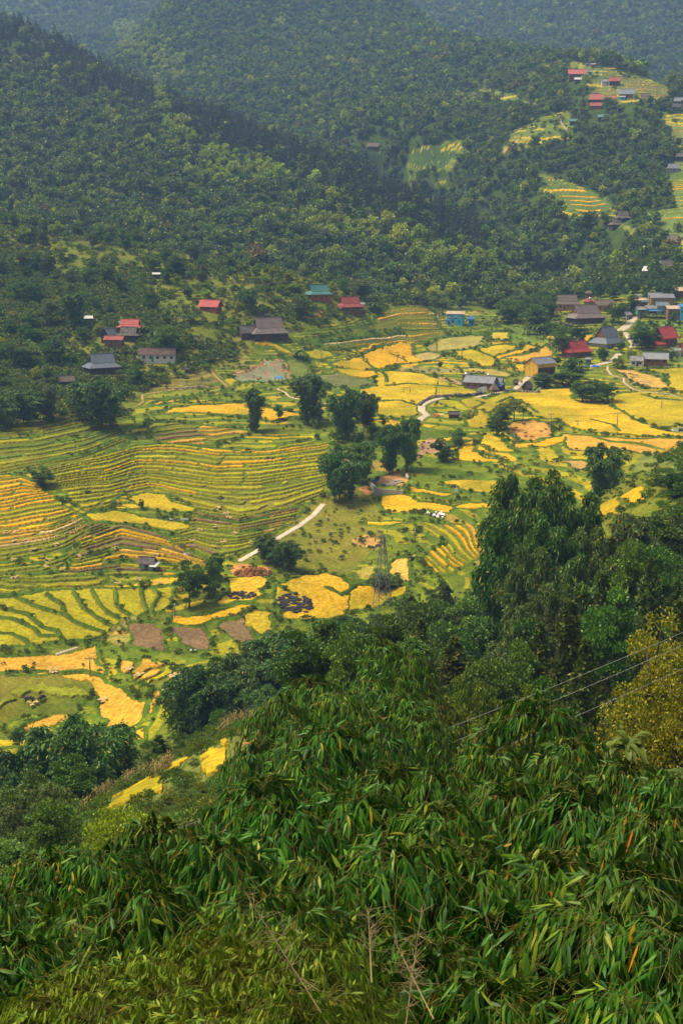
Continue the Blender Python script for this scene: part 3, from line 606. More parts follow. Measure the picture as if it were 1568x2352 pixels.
def ledges(M, rise, amp, tread, riser, seed, rf=.42):
    x, y, z = XX[M], YY[M], Z0[M]; t = z / rise + (fbm(x / 22, y / 22, seed, 3) - .5) * 3.0; k = np.floor(t); f = t - k
    ZZ[M] += (k + np.minimum(f / rf, 1.0) - t) * rise * amp
    bx = x / (16 + 22 * _h(k.astype(int), k.astype(int) * 0, seed)) + (fbm(x / 8, y / 8, seed + 4, 2) - .5); blk = np.floor(bx)
    tr = (f >= rf) & (bx - blk > .06) & (_h(k.astype(int), blk.astype(int), seed + 8) > .18)
    GC[M] = np.where(tr[:, None], pick(tread, _h(k.astype(int), blk.astype(int), seed + 2)) * (.75 + .5 * n1[M]), GC[M] * .35 + np.array(riser) * (.6 + .8 * n1[M]) * .65)
VAL = (YY > 242) & (YY < 774) & (FID == 0) & ~in_poly(UU, VV, FOOT) & ~paths_m
SLOPE = in_poly(UU, VV, [(690, 1180), (780, 1100), (880, 1150), (880, 1240), (800, 1320), (640, 1330), (600, 1290)]) | ((UU > 1150) & (YY < 330))
BASIN = in_poly(UU, VV, [(700, 790), (1000, 770), (1568, 790), (1750, 800), (1750, 1070), (1400, 1090), (1000, 1040), (850, 960), (760, 900)]) | in_poly(UU, VV, [(-300, 990), (380, 1000), (720, 1000), (740, 1120), (640, 1240), (520, 1290), (400, 1490), (250, 1560), (330, 1700), (-300, 1750)])
ledges(VAL & ~SLOPE & BASIN, .7, .8, [((.37, .285, .008), 5), ((.25, .235, .008), 4), ((.48, .30, .008), 3), ((.16, .19, .008), 2)], (.075, .13, .007), 541, .30)
ledges(VAL & ~SLOPE & ~BASIN, 1.0, .9, [((.25, .23, .008), 5), ((.15, .185, .008), 4), ((.36, .27, .008), 3), ((.30, .21, .03), 1)], (.075, .13, .007), 501)
EDGE = FID > 0
for _ in range(3): EDGE = EDGE | np.roll(EDGE, 1, 0) | np.roll(EDGE, -1, 0) | np.roll(EDGE, 1, 1) | np.roll(EDGE, -1, 1)
EDGE &= (FID == 0) & ~paths_m & (YY < 774)
GC[EDGE] = np.array((.055, .105, .006)) * (.6 + .9 * n1[EDGE]); ZZ[EDGE] += .25
def paint(sh, poly, col, amt=1.0, dmin=242, clear=True, wob=2.0):
    M = fill(S(sh, poly), dmin, wob=wob); nn = n1[M]
    GC[M] = GC[M] * (1 - amt) + np.array(col) * (.75 + .5 * nn) * amt
    if clear: CLEAR[M] = True
    return M
G1, G2, RED, DRY = (.10, .15, .025), (.15, .18, .03), (.44, .19, .06), (.28, .2, .08)
paint('D', [(1180, 300), (1240, 270), (1300, 255), (1330, 290), (1290, 330), (1200, 345), (1150, 350)], G2, .9)
paint('J', [(150, 130), (420, 140), (640, 190), (900, 240), (1300, 330), (1420, 420), (1460, 520), (1330, 600), (1050, 560), (560, 600), (540, 380), (300, 220), (250, 160)], (.17, .18, .04), .9)
paint('J', [(1300, 680), (1568, 690), (1640, 690), (1640, 1133), (1460, 1060), (1380, 860), (1320, 760)], (.15, .18, .04), .9)
paint('K', [(1090, 380), (1500, 380), (1500, 660), (1090, 660)], G1, .8)
paint('K', [(1080, 660), (1500, 600), (1500, 1600), (1020, 1600), (950, 1300), (580, 1200), (1180, 1120), (1220, 1080)], (.13, .18, .03), .9)
paint('K', [(0, 1180), (200, 1180), (420, 1400), (680, 1500), (760, 1620), (560, 1640), (400, 1440), (160, 1340)], (.30, .17, .08), .7)
paint('K', [(1290, 1600), (1500, 1600), (1500, 2130), (1180, 2130), (1200, 2000), (1300, 1900)], (.34, .26, .06), .9)
paint('H', [(868, 800), (960, 808), (1150, 878), (1262, 950), (1240, 1015), (1120, 1030), (1000, 1000), (930, 920), (880, 850)], (.10, .15, .02), .8)
paint('H', [(990, 270), (1110, 290), (1050, 330), (985, 300)], G2, .7)
paint('H', [(500, 480), (640, 400), (800, 440), (880, 480), (880, 520), (700, 490)], G2, .5)
paint('H', [(655, 470), (700, 465), (715, 485), (665, 490)], RED, .9)
paint('H', [(825, 490), (860, 488), (870, 515), (835, 520)], DRY, .8)
paint('H', [(832, 543), (880, 543), (878, 556), (832, 556)], GOLD, 1)
paint('H', [(430, 840), (475, 830), (470, 850), (430, 865)], GOLD, .9)
paint('H', [(300, 690), (540, 640), (560, 700), (500, 780), (350, 800), (330, 870), (300, 800)], (.055, .10, .012), .9)
paint('G', [(495, 890), (560, 872), (590, 880), (520, 915)], RED, .9, clear=False)
paint('G', [(520, 660), (570, 655), (600, 700), (570, 710)], RED, .9, clear=False)
paint('G', [(850, 960), (1060, 950), (1320, 900), (1390, 990), (1280, 1015), (1090, 1025), (900, 1050), (840, 1010)], (.24, .16, .05), .5, clear=False)
paint('G', [(1240, 740), (1568, 700), (1568, 900), (1400, 900), (1280, 800)], (.26, .22, .04), .5, clear=False)
paint('G', [(0, 520), (130, 520), (110, 610), (40, 600)], (.24, .17, .06), .6, clear=False)
paint('C', [(550, 400), (650, 400), (670, 440), (640, 465), (560, 450)], RED, .6, clear=False)
paint('C', [(40, 820), (120, 790), (330, 715), (390, 725), (430, 800), (430, 850), (405, 860), (395, 740), (280, 740), (90, 850)], (.42, .22, .12), .7, clear=False)
paint('C', [(1365, 838), (1475, 845), (1560, 872), (1555, 890), (1440, 872)], (.42, .24, .12), 1, clear=False)
paint('C', [(1110, 800), (1280, 770), (1330, 785), (1560, 790), (1520, 815), (1200, 812)], (.24, .19, .09), .7, clear=False)
paint('C', [(1340, 400), (1400, 400), (1400, 440), (1340, 430)], (.44, .3, .12), .8, clear=False)
paint('A', [(1060, 770), (1110, 755), (1240, 768), (1262, 800), (1200, 815), (1080, 812)], RED, 1, clear=False)
paint('A', [(600, 1000), (640, 1012), (590, 1040), (560, 1130), (500, 1120), (520, 1060)], (.3, .22, .06), .6, clear=False)
paint('B', [(160, 370), (210, 345), (260, 335), (310, 365), (290, 395), (220, 400), (170, 400)], (.50, .26, .09), 1, clear=False)
paint('B', [(90, 410), (130, 400), (150, 440), (120, 440)], RED, 1, clear=False)
paint('B', [(370, 190), (400, 180), (470, 195), (460, 235), (400, 250), (350, 270)], (.36, .2, .12), .9, clear=False)
paint('B', [(50, 640), (110, 615), (190, 650), (200, 690), (160, 690), (60, 665)], (.46, .25, .08), .8, clear=False)
paint('B', [(70, 800), (130, 770), (170, 760), (170, 820), (90, 830)], (.44, .34, .06), .7, clear=False)
paint('B', [(1400, 230), (1568, 190), (1640, 190), (1640, 330), (1480, 350), (1350, 340), (1330, 310)], (.15, .18, .03), .9, clear=False)
paint('E', [(1090, 740), (1200, 700), (1568, 700), (1568, 770), (1250, 770)], G1, .5, clear=False)
paint('E', [(1230, 470), (1568, 450), (1640, 450), (1640, 520), (1300, 540)], (.12, .19, .03), .8, clear=False)
paint('E', [(470, 460), (700, 510), (760, 540), (690, 600), (480, 600)], (.11, .17, .02), .8, clear=False)
paint('I', [(320, 960), (440, 800), (700, 660), (860, 590), (1150, 420), (1200, 440), (1100, 660), (740, 800), (480, 880), (400, 1000)], (.14, .16, .03), .9, dmin=100, clear=False)
paint('H2' if 'H2' in SH else 'D', [(950, 1560), (1010, 1560), (1010, 1590), (950, 1585)], (.36, .22, .1), .9, dmin=80, clear=False)
FARC = CLEAR & (FID == 0) & (YY > 778)
ledges(FARC, 3.2, .25, [((.26, .25, .010), 4), ((.17, .20, .012), 3), ((.48, .36, .010), 4)], (.085, .13, .010), 601, .5)
# ------------------------------------------------------------------ build the sheets
ground_mat = attr_mat('ground', 1.2, .35, 2.5, .6)
rice_mat = attr_mat('rice', 1.1, .34, 2.2, 1.0)
stub_mat = attr_mat('path_surface', .8, .15, 3.0, .3)
Vw = np.stack([XX, YY, ZZ + CZ], -1).astype(np.float32)
def quads(I, J): return np.stack([I * NC + J, I * NC + J + 1, (I + 1) * NC + J + 1, (I + 1) * NC + J], -1)
def sheet(name, r0, r1, m, label, cat, j0=0, j1=None):
    j1 = NC if j1 is None else j1
    V = Vw[r0:r1 + 1, j0:j1].reshape(-1, 3); w_ = j1 - j0; h_ = r1 + 1 - r0
    I, J = np.meshgrid(np.arange(h_ - 1), np.arange(w_ - 1), indexing='ij')
    q = np.stack([I * w_ + J, I * w_ + J + 1, (I + 1) * w_ + J + 1, (I + 1) * w_ + J], -1).reshape(-1, 4)
    me = mk_mesh(name, V, [q], m, smooth=True); set_col(me, GC[r0:r1 + 1, j0:j1].reshape(-1, 3))
    return tag(obj(name, me), label, cat, kind='structure')
def row_of(d): return int(np.searchsorted(ln_rows, math.log(d)))
rA, rB, rC = row_of(236), row_of(775), row_of(1000)
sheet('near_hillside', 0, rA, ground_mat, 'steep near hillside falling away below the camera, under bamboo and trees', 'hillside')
sheet('valley_ground', rA, rB, ground_mat, 'grassy terraced valley floor and slopes between the rice fields', 'ground')
sheet('hills', rB, NR - 1, ground_mat, 'steep forested hills rising behind the valley', 'hills')
rs = np.r_[np.arange(0, NR - 1, 3), NR - 1]                            # the ground carries on beyond both sides of the view
for sg, j in ((-1, 0), (1, NC - 1)):
    ks = np.arange(0, 9); off = (ks[None] ** 1.3) * (4 + .012 * YY[rs, j])[:, None] * sg; x = XX[rs, j][:, None] + off; y = YY[rs, j][:, None] * np.ones((1, 9))
    z = ZZ[rs, j][:, None] + (ks > 0) * ((fbm(x / 20, y / 20, 91) - .5) * 2.0) + CZ; n_ = len(rs); I, J = np.meshgrid(np.arange(n_ - 1), np.arange(8), indexing='ij')
    q = np.stack([I * 9 + J, I * 9 + J + 1, (I + 1) * 9 + J + 1, (I + 1) * 9 + J], -1).reshape(-1, 4)
    if sg < 0: q = q[:, ::-1]
    me = mk_mesh('hillside', np.stack([x, y, z], -1).reshape(-1, 3), [q], ground_mat, smooth=True); set_col(me, np.repeat(GC[rs, j][:, None], 9, 1).reshape(-1, 3)); tag(obj('hillside', me), 'green slope carrying on beyond the %s edge of the view' % ('left' if sg < 0 else 'right'), 'hillside', kind='structure')
def patch(name, M, dz, m, cols, label, cat, skirt=.5):
    C = M[:-1, :-1] & M[1:, :-1] & M[:-1, 1:] & M[1:, 1:]
    I, J = np.nonzero(C)
    if len(I) == 0: return None
    q = quads(I, J); used, inv = np.unique(q, return_inverse=True); q = inv.reshape(-1, 4)
    base = Vw.reshape(-1, 3)[used].copy()
    x, y = base[:, 0], base[:, 1]
    top = base.copy(); top[:, 2] += dz * (.8 + .4 * fbm(x / 1.3, y / 1.3, 31, 2)) if dz > .2 else dz
    Cp = np.pad(C, 1); E = []
    for (di, dj, a, b) in ((-1, 0, 0, 1), (0, 1, 1, 2), (1, 0, 2, 3), (0, -1, 3, 0)):
        e = ~Cp[I + 1 + di, J + 1 + dj]; E.append(q[e][:, [b, a]])
    E = np.concatenate(E); n = len(top); eu, ei = np.unique(E, return_inverse=True); ei = ei.reshape(-1, 2)
    bot = base[eu].copy(); bot[:, 2] -= skirt
    sk_ = np.stack([E[:, 0], E[:, 1], n + ei[:, 1], n + ei[:, 0]], -1)
    me = mk_mesh(name, np.r_[top, bot], [np.r_[q, sk_]], m, smooth=False)
    c = cols.reshape(-1, 3)[used] if cols.ndim == 3 else np.tile(cols, (n, 1))
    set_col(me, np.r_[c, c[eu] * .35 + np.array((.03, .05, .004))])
    return tag(obj(name, me), label, cat, kind='structure')
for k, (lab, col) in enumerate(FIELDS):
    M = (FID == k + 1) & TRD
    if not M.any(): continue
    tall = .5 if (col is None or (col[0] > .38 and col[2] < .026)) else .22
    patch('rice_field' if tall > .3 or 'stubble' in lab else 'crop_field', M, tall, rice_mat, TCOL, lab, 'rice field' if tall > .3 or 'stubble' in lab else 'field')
for lab, sh, ln_, wd, col in PATHS:
    M = line_mask(S(sh, ln_), wd)
    patch('path' if wd < 3 else 'road', M, .12, stub_mat, np.array(col, np.float32), lab, 'path' if wd < 3 else 'road', .3)
UU, VV = project(XX, YY, ZZ)
# ------------------------------------------------------------------ houses
KEEPOUT = []
RF = {'red': mat('red_metal_roof', (.42, .045, .03), .45, .3, .7, wave=2.2, spec=.4), 'faded_red': mat('faded_red_roof', (.36, .085, .06), .6, .35, .8, wave=2.2),
      'grey': mat('grey_metal_roof', (.20, .21, .23), .45, .3, .5, wave=2.0, spec=.45), 'slate': mat('blue_grey_roof', (.14, .165, .20), .5, .25, .6, wave=2.0, spec=.4),
      'asbestos': mat('grey_cement_roof', (.30, .29, .28), .85, .45, .6, wave=2.0), 'brown': mat('brown_tile_roof', (.21, .165, .15), .75, .25, .5, wave=3.0),
      'old': mat('old_wooden_roof', (.15, .13, .115), .9, .5, 1.2, wave=3.0), 'thatch': mat('thatch_roof', (.20, .16, .12), 1.0, .5, 2.5, bumpy=1.0),
      'teal': mat('teal_metal_roof', (.06, .22, .19), .5, .25, .6, wave=2.2, spec=.4), 'white': mat('white_sheet_roof', (.62, .60, .56), .6, .15, .6, wave=2.0),
      'rust': mat('rusty_roof', (.38, .23, .12), .85, .2, .9, col2=(.55, .45, .33), wave=2.2), 'blue': mat('blue_metal_roof', (.05, .19, .42), .5, .2, .6, wave=2.0, spec=.4),
      'silver': mat('silver_shingle_roof', (.55, .54, .52), .7, .2, 3.0, col2=(.24, .23, .22)), 'darkbrown': mat('dark_brown_roof', (.13, .075, .06), .7, .4, .6, wave=2.2)}
WL = {'wood': mat('wood_wall', (.20, .105, .05), .85, .4, 2.5, bumpy=.4), 'dark': mat('dark_wood_wall', (.085, .06, .045), .9, .4, 2.5, bumpy=.4), 'white': mat('whitewash_wall', (.62, .59, .52), .85, .2, .9),
      'grey': mat('grey_cement_wall', (.34, .32, .29), .9, .25, 1.0), 'ochre': mat('ochre_wall', (.36, .22, .07), .9, .3, 1.2), 'yellow': mat('yellow_sheet_wall', (.72, .40, .02), .6, .12, .8, wave=2.5),
      'blue': mat('bright_blue_wall', (.08, .45, .68), .7, .15, .8), 'green': mat('green_sheet_wall', (.10, .28, .16), .7, .2, .8), 'stone': mat('stone_wall', (.26, .23, .19), .95, .5, 3.0, bumpy=.8),
      'brick': mat('brick_wall', (.30, .15, .11), .9, .35, 2.0, bumpy=.4), 'redwood': mat('red_wood_wall', (.34, .12, .05), .8, .35, 2.0), 'teal': mat('pale_teal_wall', (.28, .42, .40), .8, .25, 1.0)}
PANE = mat('window_glass', (.03, .035, .04), .25, .3, 2, spec=.6); FRAME_M = mat('window_frame', (.20, .13, .08), .8); FRAME_W = mat('white_frame', (.60, .60, .56), .7)
DOOR = mat('door_wood', (.12, .07, .04), .8); DOORT = mat('teal_door', (.05, .25, .22), .7); POST = mat('post_wood', (.14, .10, .07), .9, .4, 3); TIMBER = mat('gable_timber', (.17, .10, .06), .9, .4, 3)
def slab(mb, a, b, c, d, t=.10):
    """quad a b c d (counter clockwise seen from outside) with thickness t below"""
    A = [Vector(p) for p in (a, b, c, d)]; n = (A[1] - A[0]).cross(A[2] - A[0]); n = n.normalized() if n.length > 1e-6 else (A[2] - A[0]).cross(A[3] - A[0]).normalized()
    B = [p - n * t for p in A]
    mb.add(A + B, [(0, 1, 2, 3), (7, 6, 5, 4), (0, 4, 5, 1), (1, 5, 6, 2), (2, 6, 7, 3), (3, 7, 4, 0)])
def house(label, u, v, Lpx, yaw=0, roof='gable', rc='grey', wc='wood', wh=2.6, ratio=.6, rise=.42, over=.7, win=2, door=True, gable='wood', stilt=0.0, posts=0, name='house', cat='house', dm=400, keep=True, awn=None, group=None, dz=0.0, frame=None, doorm=None, wside=0, roof_label=None):
    p, s = ground_at(u, v, dm); L = Lpx * s * .95; W = L * ratio
    rise *= 1.3; wh = wh * .84 if roof in ('gable', 'hipgable', 'hip') and not stilt else wh
    y_ = R(yaw); ctr = p + Vector((0, W * .45, 0)); gz = min(ground_xy(ctr.x, ctr.y), p.z + .8)
    t = empty(name, (ctr.x, ctr.y, max(p.z, gz) + dz), y_); tag(t, label, cat, group)
    if keep: KEEPOUT.append((ctr.x, ctr.y, L * .62 + 1.5)); KEEPOUT.append((ctr.x * .985, ctr.y * .985, L * .45 + 1)); KEEPOUT.append((ctr.x * .97, ctr.y * .97, L * .3 + 1))
    hx, hy = L / 2 - over, W / 2 - over; h = wh; rh = (hy + over) * rise * 2 * .5 + .3
    if roof == 'gable': rh = W * rise
    z0 = stilt
    mb = MB()
    if wc:
        mb.box(-hx, hx, -hy, hy, z0 - (0 if stilt else 2.5), h)
        if roof == 'gable':
            zt = h + rh * (hy / (hy + over)) - .05
            for sx in (-1, 1): mb.add([(sx * hx, -hy, h), (sx * hx, hy, h), (sx * hx, 0, zt), (sx * (hx - .2), -hy, h), (sx * (hx - .2), hy, h), (sx * (hx - .2), 0, zt)], [(0, 1, 2), (5, 4, 3), (0, 3, 4, 1), (1, 4, 5, 2), (2, 5, 3, 0)])
        mb.build('wall', WL[wc], t)
    if stilt or posts:
        n = posts or 4
        for k in range(n):
            for yy in (-hy - (over * .55 if not stilt else 0), hy):
                if yy > 0 and not stilt: continue
                x = -hx + .1 + (2 * hx - .2) * k / max(1, n - 1); MB().box(x - .09, x + .09, yy - .09, yy + .09, -2.0, (z0 if stilt else h + .05)).build('post', POST, t)
    m = MB(); X, Y = L / 2, W / 2; e = h - .12; rm = RF[rc]
    if roof == 'gable':
        slab(m, (-X, -Y, e), (X, -Y, e), (X, 0, h + rh), (-X, 0, h + rh)); slab(m, (X, Y, e), (-X, Y, e), (-X, 0, h + rh + .003), (X, 0, h + rh + .003))
        m.box(-X - .02, X + .02, -.16, .16, h + rh - .06, h + rh + .09)
    elif roof == 'hipgable':
        k = .50; mx, my = X * .66, Y * .56; zm = e + (1 - .56) * W * rise * .8; zt = zm + my * 2 * rise * 1.25
        for q in ([(-X, -Y, e), (X, -Y, e), (mx, -my, zm), (-mx, -my, zm)], [(X, -Y, e), (X, Y, e), (mx, my, zm), (mx, -my, zm)], [(X, Y, e), (-X, Y, e), (-mx, my, zm), (mx, my, zm)], [(-X, Y, e), (-X, -Y, e), (-mx, -my, zm), (-mx, my, zm)]): slab(m, *q)
        o = .35
        slab(m, (-mx - o, -my - .15, zm - .02), (mx + o, -my - .15, zm - .02), (mx + o, 0, zt), (-mx - o, 0, zt)); slab(m, (mx + o, my + .15, zm - .02), (-mx - o, my + .15, zm - .02), (-mx - o, 0, zt + .003), (mx + o, 0, zt + .003))
        m.box(-mx - o, mx + o, -.15, .15, zt - .06, zt + .09)
        for sx in (-1, 1):
            g = MB(); g.add([(sx * mx, -my, zm - .05), (sx * mx, my, zm - .05), (sx * mx, 0, zt - .2), (sx * (mx - .15), -my, zm - .05), (sx * (mx - .15), my, zm - .05), (sx * (mx - .15), 0, zt - .2)], [(0, 1, 2), (5, 4, 3), (0, 3, 4, 1), (1, 4, 5, 2), (2, 5, 3, 0)])
            g.build('gable', WL[gable], t)
    elif roof == 'shed':
        slab(m, (-X, -Y, e), (X, -Y, e), (X, Y, e + W * rise), (-X, Y, e + W * rise))
        if wc: MB().box(-hx, hx, hy - .15, hy - .003, h + .003, e + W * rise * .9).build('back_wall', WL[wc], t)
    elif roof == 'hip':
        r0 = max(.2, X - Y); zt = e + W * rise
        slab(m, (-X, -Y, e), (X, -Y, e), (r0, 0, zt), (-r0, 0, zt)); slab(m, (X, Y, e), (-X, Y, e), (-r0, 0, zt), (r0, 0, zt))
        slab(m, (X, -Y, e), (X, Y, e), (r0, .01, zt), (r0, -.01, zt)); slab(m, (-X, Y, e), (-X, -Y, e), (-r0, -.01, zt), (-r0, .01, zt))
    elif roof == 'flat': m.box(-X, X, -Y, Y, h + .004, h + .18)
    ro = m.build('roof', rm, t)
    if roof_label: ro['label'] = roof_label
    fm = frame or FRAME_M
    if wc and win:
        for k in range(win):
            x = -hx + 2 * hx * (k + .5) / win + (.35 if door and win % 2 else 0); ww, wz = min(.55, hx / win * .5), z0 + (h - z0) * .58
            f = MB(); y0 = -hy
            for (a, b, c, d) in ((x - ww, x + ww, wz + .42, wz + .5), (x - ww, x + ww, wz - .5, wz - .42), (x - ww, x - ww + .07, wz - .42, wz + .42), (x + ww - .07, x + ww, wz - .42, wz + .42), (x - .025, x + .025, wz - .42, wz + .42)): f.box(a, b, y0 - .06, y0 - .004, c, d)
            fo = f.build('window', fm, t); MB().box(x - ww + .07, x + ww - .07, y0 - .03, y0 - .006, wz - .42, wz + .42).build('pane', PANE, fo)
    for k in range(wside):
        yv_ = -hy + 2 * hy * (k + .5) / wside
        for sx in (-1, 1):
            f = MB().box(sx * hx - .05, sx * hx + .05, yv_ - .5, yv_ + .5, z0 + (h - z0) * .45, z0 + (h - z0) * .8).build('window', fm, t)
    if wc and door:
        x = hx * (.1 if win % 2 == 0 else -.25); MB().box(x - .45, x + .45, -hy - .05, -hy - .003, z0 + .02, z0 + min(2.0, (h - z0) * .85)).build('door', doorm or DOOR, t)
    if awn:
        a = MB(); slab(a, (-hx, -Y - 1.3, h * .72), (hx, -Y - 1.3, h * .72), (hx, -hy, h * .92), (-hx, -hy, h * .92), .06); a.build('awning', RF[awn], t)
    return t, L, W, h, s
H_ = house
# left hillside
H_('small shed with a white sheet roof, highest on the left hillside', 359, 641, 20, 8, 'shed', 'white', 'dark', 2, .6, .25, .3, 0, name='field_shed', cat='shed')
H_('red roofed house half hidden by a tree on the left hillside', 483, 718, 56, -25, 'gable', 'red', 'redwood', 2.2, .6, .36, .8, 1)
H_('small hut on posts with a tilted white roof, at the left hillside', 203, 745, 22, 15, 'shed', 'white', 'dark', 2.2, .7, .3, .3, 0, stilt=.8, name='hut', cat='hut')
H_('blue grey gabled house, left end of the hillside cluster', 249, 788, 38, 62, 'gable', 'slate', 'dark', 2.6, .8, .45, .6, 0)
H_('red roofed house behind the old grey roof in the hillside cluster', 298, 770, 64, -8, 'hipgable', 'red', 'wood', 3.2, .55, .40, .8, 0, gable='dark')
H_('old grey wooden roofed house in the middle of the hillside cluster', 296, 786, 58, -14, 'hipgable', 'old', 'dark', 2.4, .6, .42, .8, 1, gable='dark')
H_('teal roofed shed behind the red roof of the hillside cluster', 288, 757, 34, 0, 'shed', 'teal', 'grey', 2.5, .5, .22, .3, 0, name='shed', cat='shed')
H_('low brown house with white framed windows in front of the hillside cluster', 262, 801, 50, -10, 'gable', 'faded_red', 'wood', 3.4, .5, .25, .5, 3, frame=FRAME_W)
H_('long white walled house under a red and brown roof on the left hillside', 361, 835, 92, -3, 'gable', 'darkbrown', 'white', 3.4, .34, .36, .6, 5, doorm=DOORT)
H_('house with a broad blue grey hipped roof above the huge dark bamboo', 231, 862, 84, 30, 'hipgable', 'slate', 'dark', 2.6, .62, .46, .9, 0, gable='dark')
H_('small house with an old pale roof left of the huge dark bamboo', 150, 890, 42, 28, 'gable', 'thatch', 'dark', 2.4, .6, .4, .5, 0)
H_('tiny brown shed right of the hillside cluster', 447, 788, 15, 12, 'gable', 'thatch', 'wood', 1.8, .7, .35, .3, 0, name='shed', cat='shed')
H_('tiny stone shed above the orange footpath', 428, 858, 13, 10, 'gable', 'old', 'stone', 1.8, .8, .35, .25, 0, name='shed', cat='shed')
H_('big grey roofed farmhouse with wooden walls on a stone base', 615, 784, 96, 22, 'hipgable', 'brown', 'dark', 3.0, .58, .50, 1.0, 3, gable='dark', posts=5)
H_('old lean to barn joined to the left of the big grey farmhouse', 566, 780, 40, 25, 'gable', 'old', 'dark', 2.4, .8, .4, .4, 0, name='barn', cat='barn')
H_('house with a teal hipped roof and orange wooden walls', 731, 692, 64, 28, 'hipgable', 'teal', 'redwood', 2.8, .58, .46, .9, 2, gable='wood')
H_('red roofed farmhouse above the terrace steps', 802, 720, 68, 30, 'hipgable', 'faded_red', 'wood', 2.6, .58, .46, .9, 2, gable='wood')
H_('small grey shed at the right end of the red roofed farmhouse', 829, 711, 18, 5, 'gable', 'asbestos', 'grey', 2.6, .7, .3, .3, 0, name='shed', cat='shed')
H_('tiny dark hut above the big grey farmhouse', 613, 735, 14, 0, 'gable', 'old', 'dark', 2, .8, .4, .3, 0, name='hut', cat='hut')
H_('blue tarpaulin shelter at the end of the cabbage plot', 641, 880, 22, -8, 'shed', 'blue', None, 1.9, .6, .2, .3, 0, False, posts=3, name='shelter', cat='shelter')
# basin
t, L, W, h, s = H_('bright blue painted house with a weathered flat roof', 1046, 746, 44, -12, 'shed', 'rust', 'blue', 4.6, .65, .13, .5, 3, dm=600, frame=FRAME_W)
for k, (x, z, a, b) in enumerate([(-.28, .62, .16, .09), (.05, .70, .2, .08), (.3, .6, .12, .08), (-.1, .2, .10, .22), (.25, .16, .1, .2)]):
    MB().ell((x * L, -W / 2 + .5 - .02, z * h), (a * L * .5, .03, b * h)).build('wall_painting', mat('mural_white', (.75, .8, .8), .8) if k < 3 else mat('mural_green', (.06, .22, .06), .8), t)
H_('low blue annex at the left foot of the blue painted house', 1030, 747, 16, -12, 'flat', 'blue', 'blue', 2.0, .7, .1, .2, 0, dm=600, name='annex', cat='shed', keep=False)
H_('small blue pump house with a pitched top beside the blue painted house', 1082, 748, 19, 5, 'hip', 'blue', 'blue', 3.4, .8, .5, .3, 2, dm=600, name='pump_house', cat='shed')
H_('log hut with a grey roof beside the yellow rice plot', 1042, 961, 29, 4, 'gable', 'old', 'dark', 1.7, .5, .35, .35, 0, name='log_hut', cat='hut')
t, L, W, h, s = H_('long grey roofed house beside the concrete road', 1105, 895, 80, -27, 'gable', 'grey', 'brick', 3.2, .48, .30, .7, 4, gable='grey')
H_('lower grey roofed wing at the right of the long grey house', 1140, 896, 44, -20, 'hipgable', 'slate', 'dark', 2.8, .7, .36, .5, 1, name='house_wing', cat='house', keep=False, awn='blue')
H_('flat roofed brick block at the left end of the long grey house', 1070, 886, 18, -20, 'flat', 'old', 'brick', 4.0, .9, .1, .2, 1, name='brick_block', cat='shed', keep=False)
H_('thatched gazebo in front of the long grey house', 1135, 906, 22, 10, 'hip', 'thatch', None, 2.2, .9, .6, .3, 0, False, posts=4, name='gazebo', cat='gazebo')
H_('small thatched hut inside a stone enclosure by the road', 1211, 901, 26, 55, 'gable', 'old', 'dark', 2.0, .8, .55, .35, 0, name='thatched_hut', cat='hut')
H_('tiny thatched shelter beside the pale road', 1184, 886, 12, 20, 'gable', 'thatch', 'dark', 1.5, .8, .5, .25, 0, name='shelter', cat='shelter')
t, L, W, h, s = H_('tall yellow barn with a grey roof', 1242, 868, 66, 38, 'gable', 'grey', 'yellow', 6.2, .72, .22, .5, 0, False)
MB().box(-L / 2 + .8, L / 2 - .8, -W / 2 + .45, -W / 2 + .495, .3, 3.6).build('shutter', mat('brown_shutter', (.07, .04, .03), .8), t)  # dark panel painted as the shade inside the barn's open bay
for k in range(4): MB().box(-L / 2 + .55 + k * (L - 1.2) / 3, -L / 2 + .65 + k * (L - 1.2) / 3, -W / 2 + .38, -W / 2 + .44, 0, 6).build('post', mat('grey_steel', (.25, .25, .26), .5), t)
for k in (1, 2): MB().box(-L / 2 + .44, -L / 2 + .495, -W / 2 + .6 + k * (W - 1.2) / 3 - .05, -W / 2 + .6 + k * (W - 1.2) / 3 + .05, 0, 6.5).build('post', mat('grey_steel', (.25, .25, .26), .5), t)
MB().box(-L / 2 + .40, L / 2 - .4, -W / 2 + .40, W / 2 - .4, -3.5, .1).build('plinth', WL['grey'], t)
H_('red roofed village house beside the yellow barn', 1326, 822, 76, 32, 'hipgable', 'red', 'wood', 2.6, .56, .44, .9, 2, gable='wood')
H_('grey roofed house behind the red village roof', 1308, 806, 44, 35, 'gable', 'old', 'grey', 2.6, .7, .36, .6, 0)
H_('small green walled shed beside the blue tarpaulin', 1350, 838, 17, 0, 'gable', 'asbestos', 'green', 2.4, .8, .2, .3, 1, name='shed', cat='shed')
H_('large brown roofed community house with open sides', 1346, 744, 92, 24, 'hipgable', 'brown', 'dark', 2.8, .56, .44, 1.0, 0, gable='wood', posts=6, dm=560)
H_('long thatched house with ochre walls, left of two', 1303, 714, 66, -2, 'hipgable', 'thatch', 'ochre', 3.4, .5, .5, .8, 3, gable='dark', dm=600)
H_('thatched house with ochre walls, right of two', 1387, 716, 46, -2, 'gable', 'thatch', 'ochre', 3.8, .5, .42, .6, 2, dm=600)
H_('narrow ochre tower with a small thatched cap between the thatched houses', 1353, 716, 30, 0, 'hip', 'faded_red', 'ochre', 5.6, .7, .32, .6, 1, dm=600, name='tower_house', cat='house')
H_('little thatched lantern roof above the tower house', 1351, 706, 18, 0, 'hip', 'thatch', 'wood', 8.4, .8, .4, .5, 0, False, dm=620, name='lantern_roof', cat='roof', keep=False)
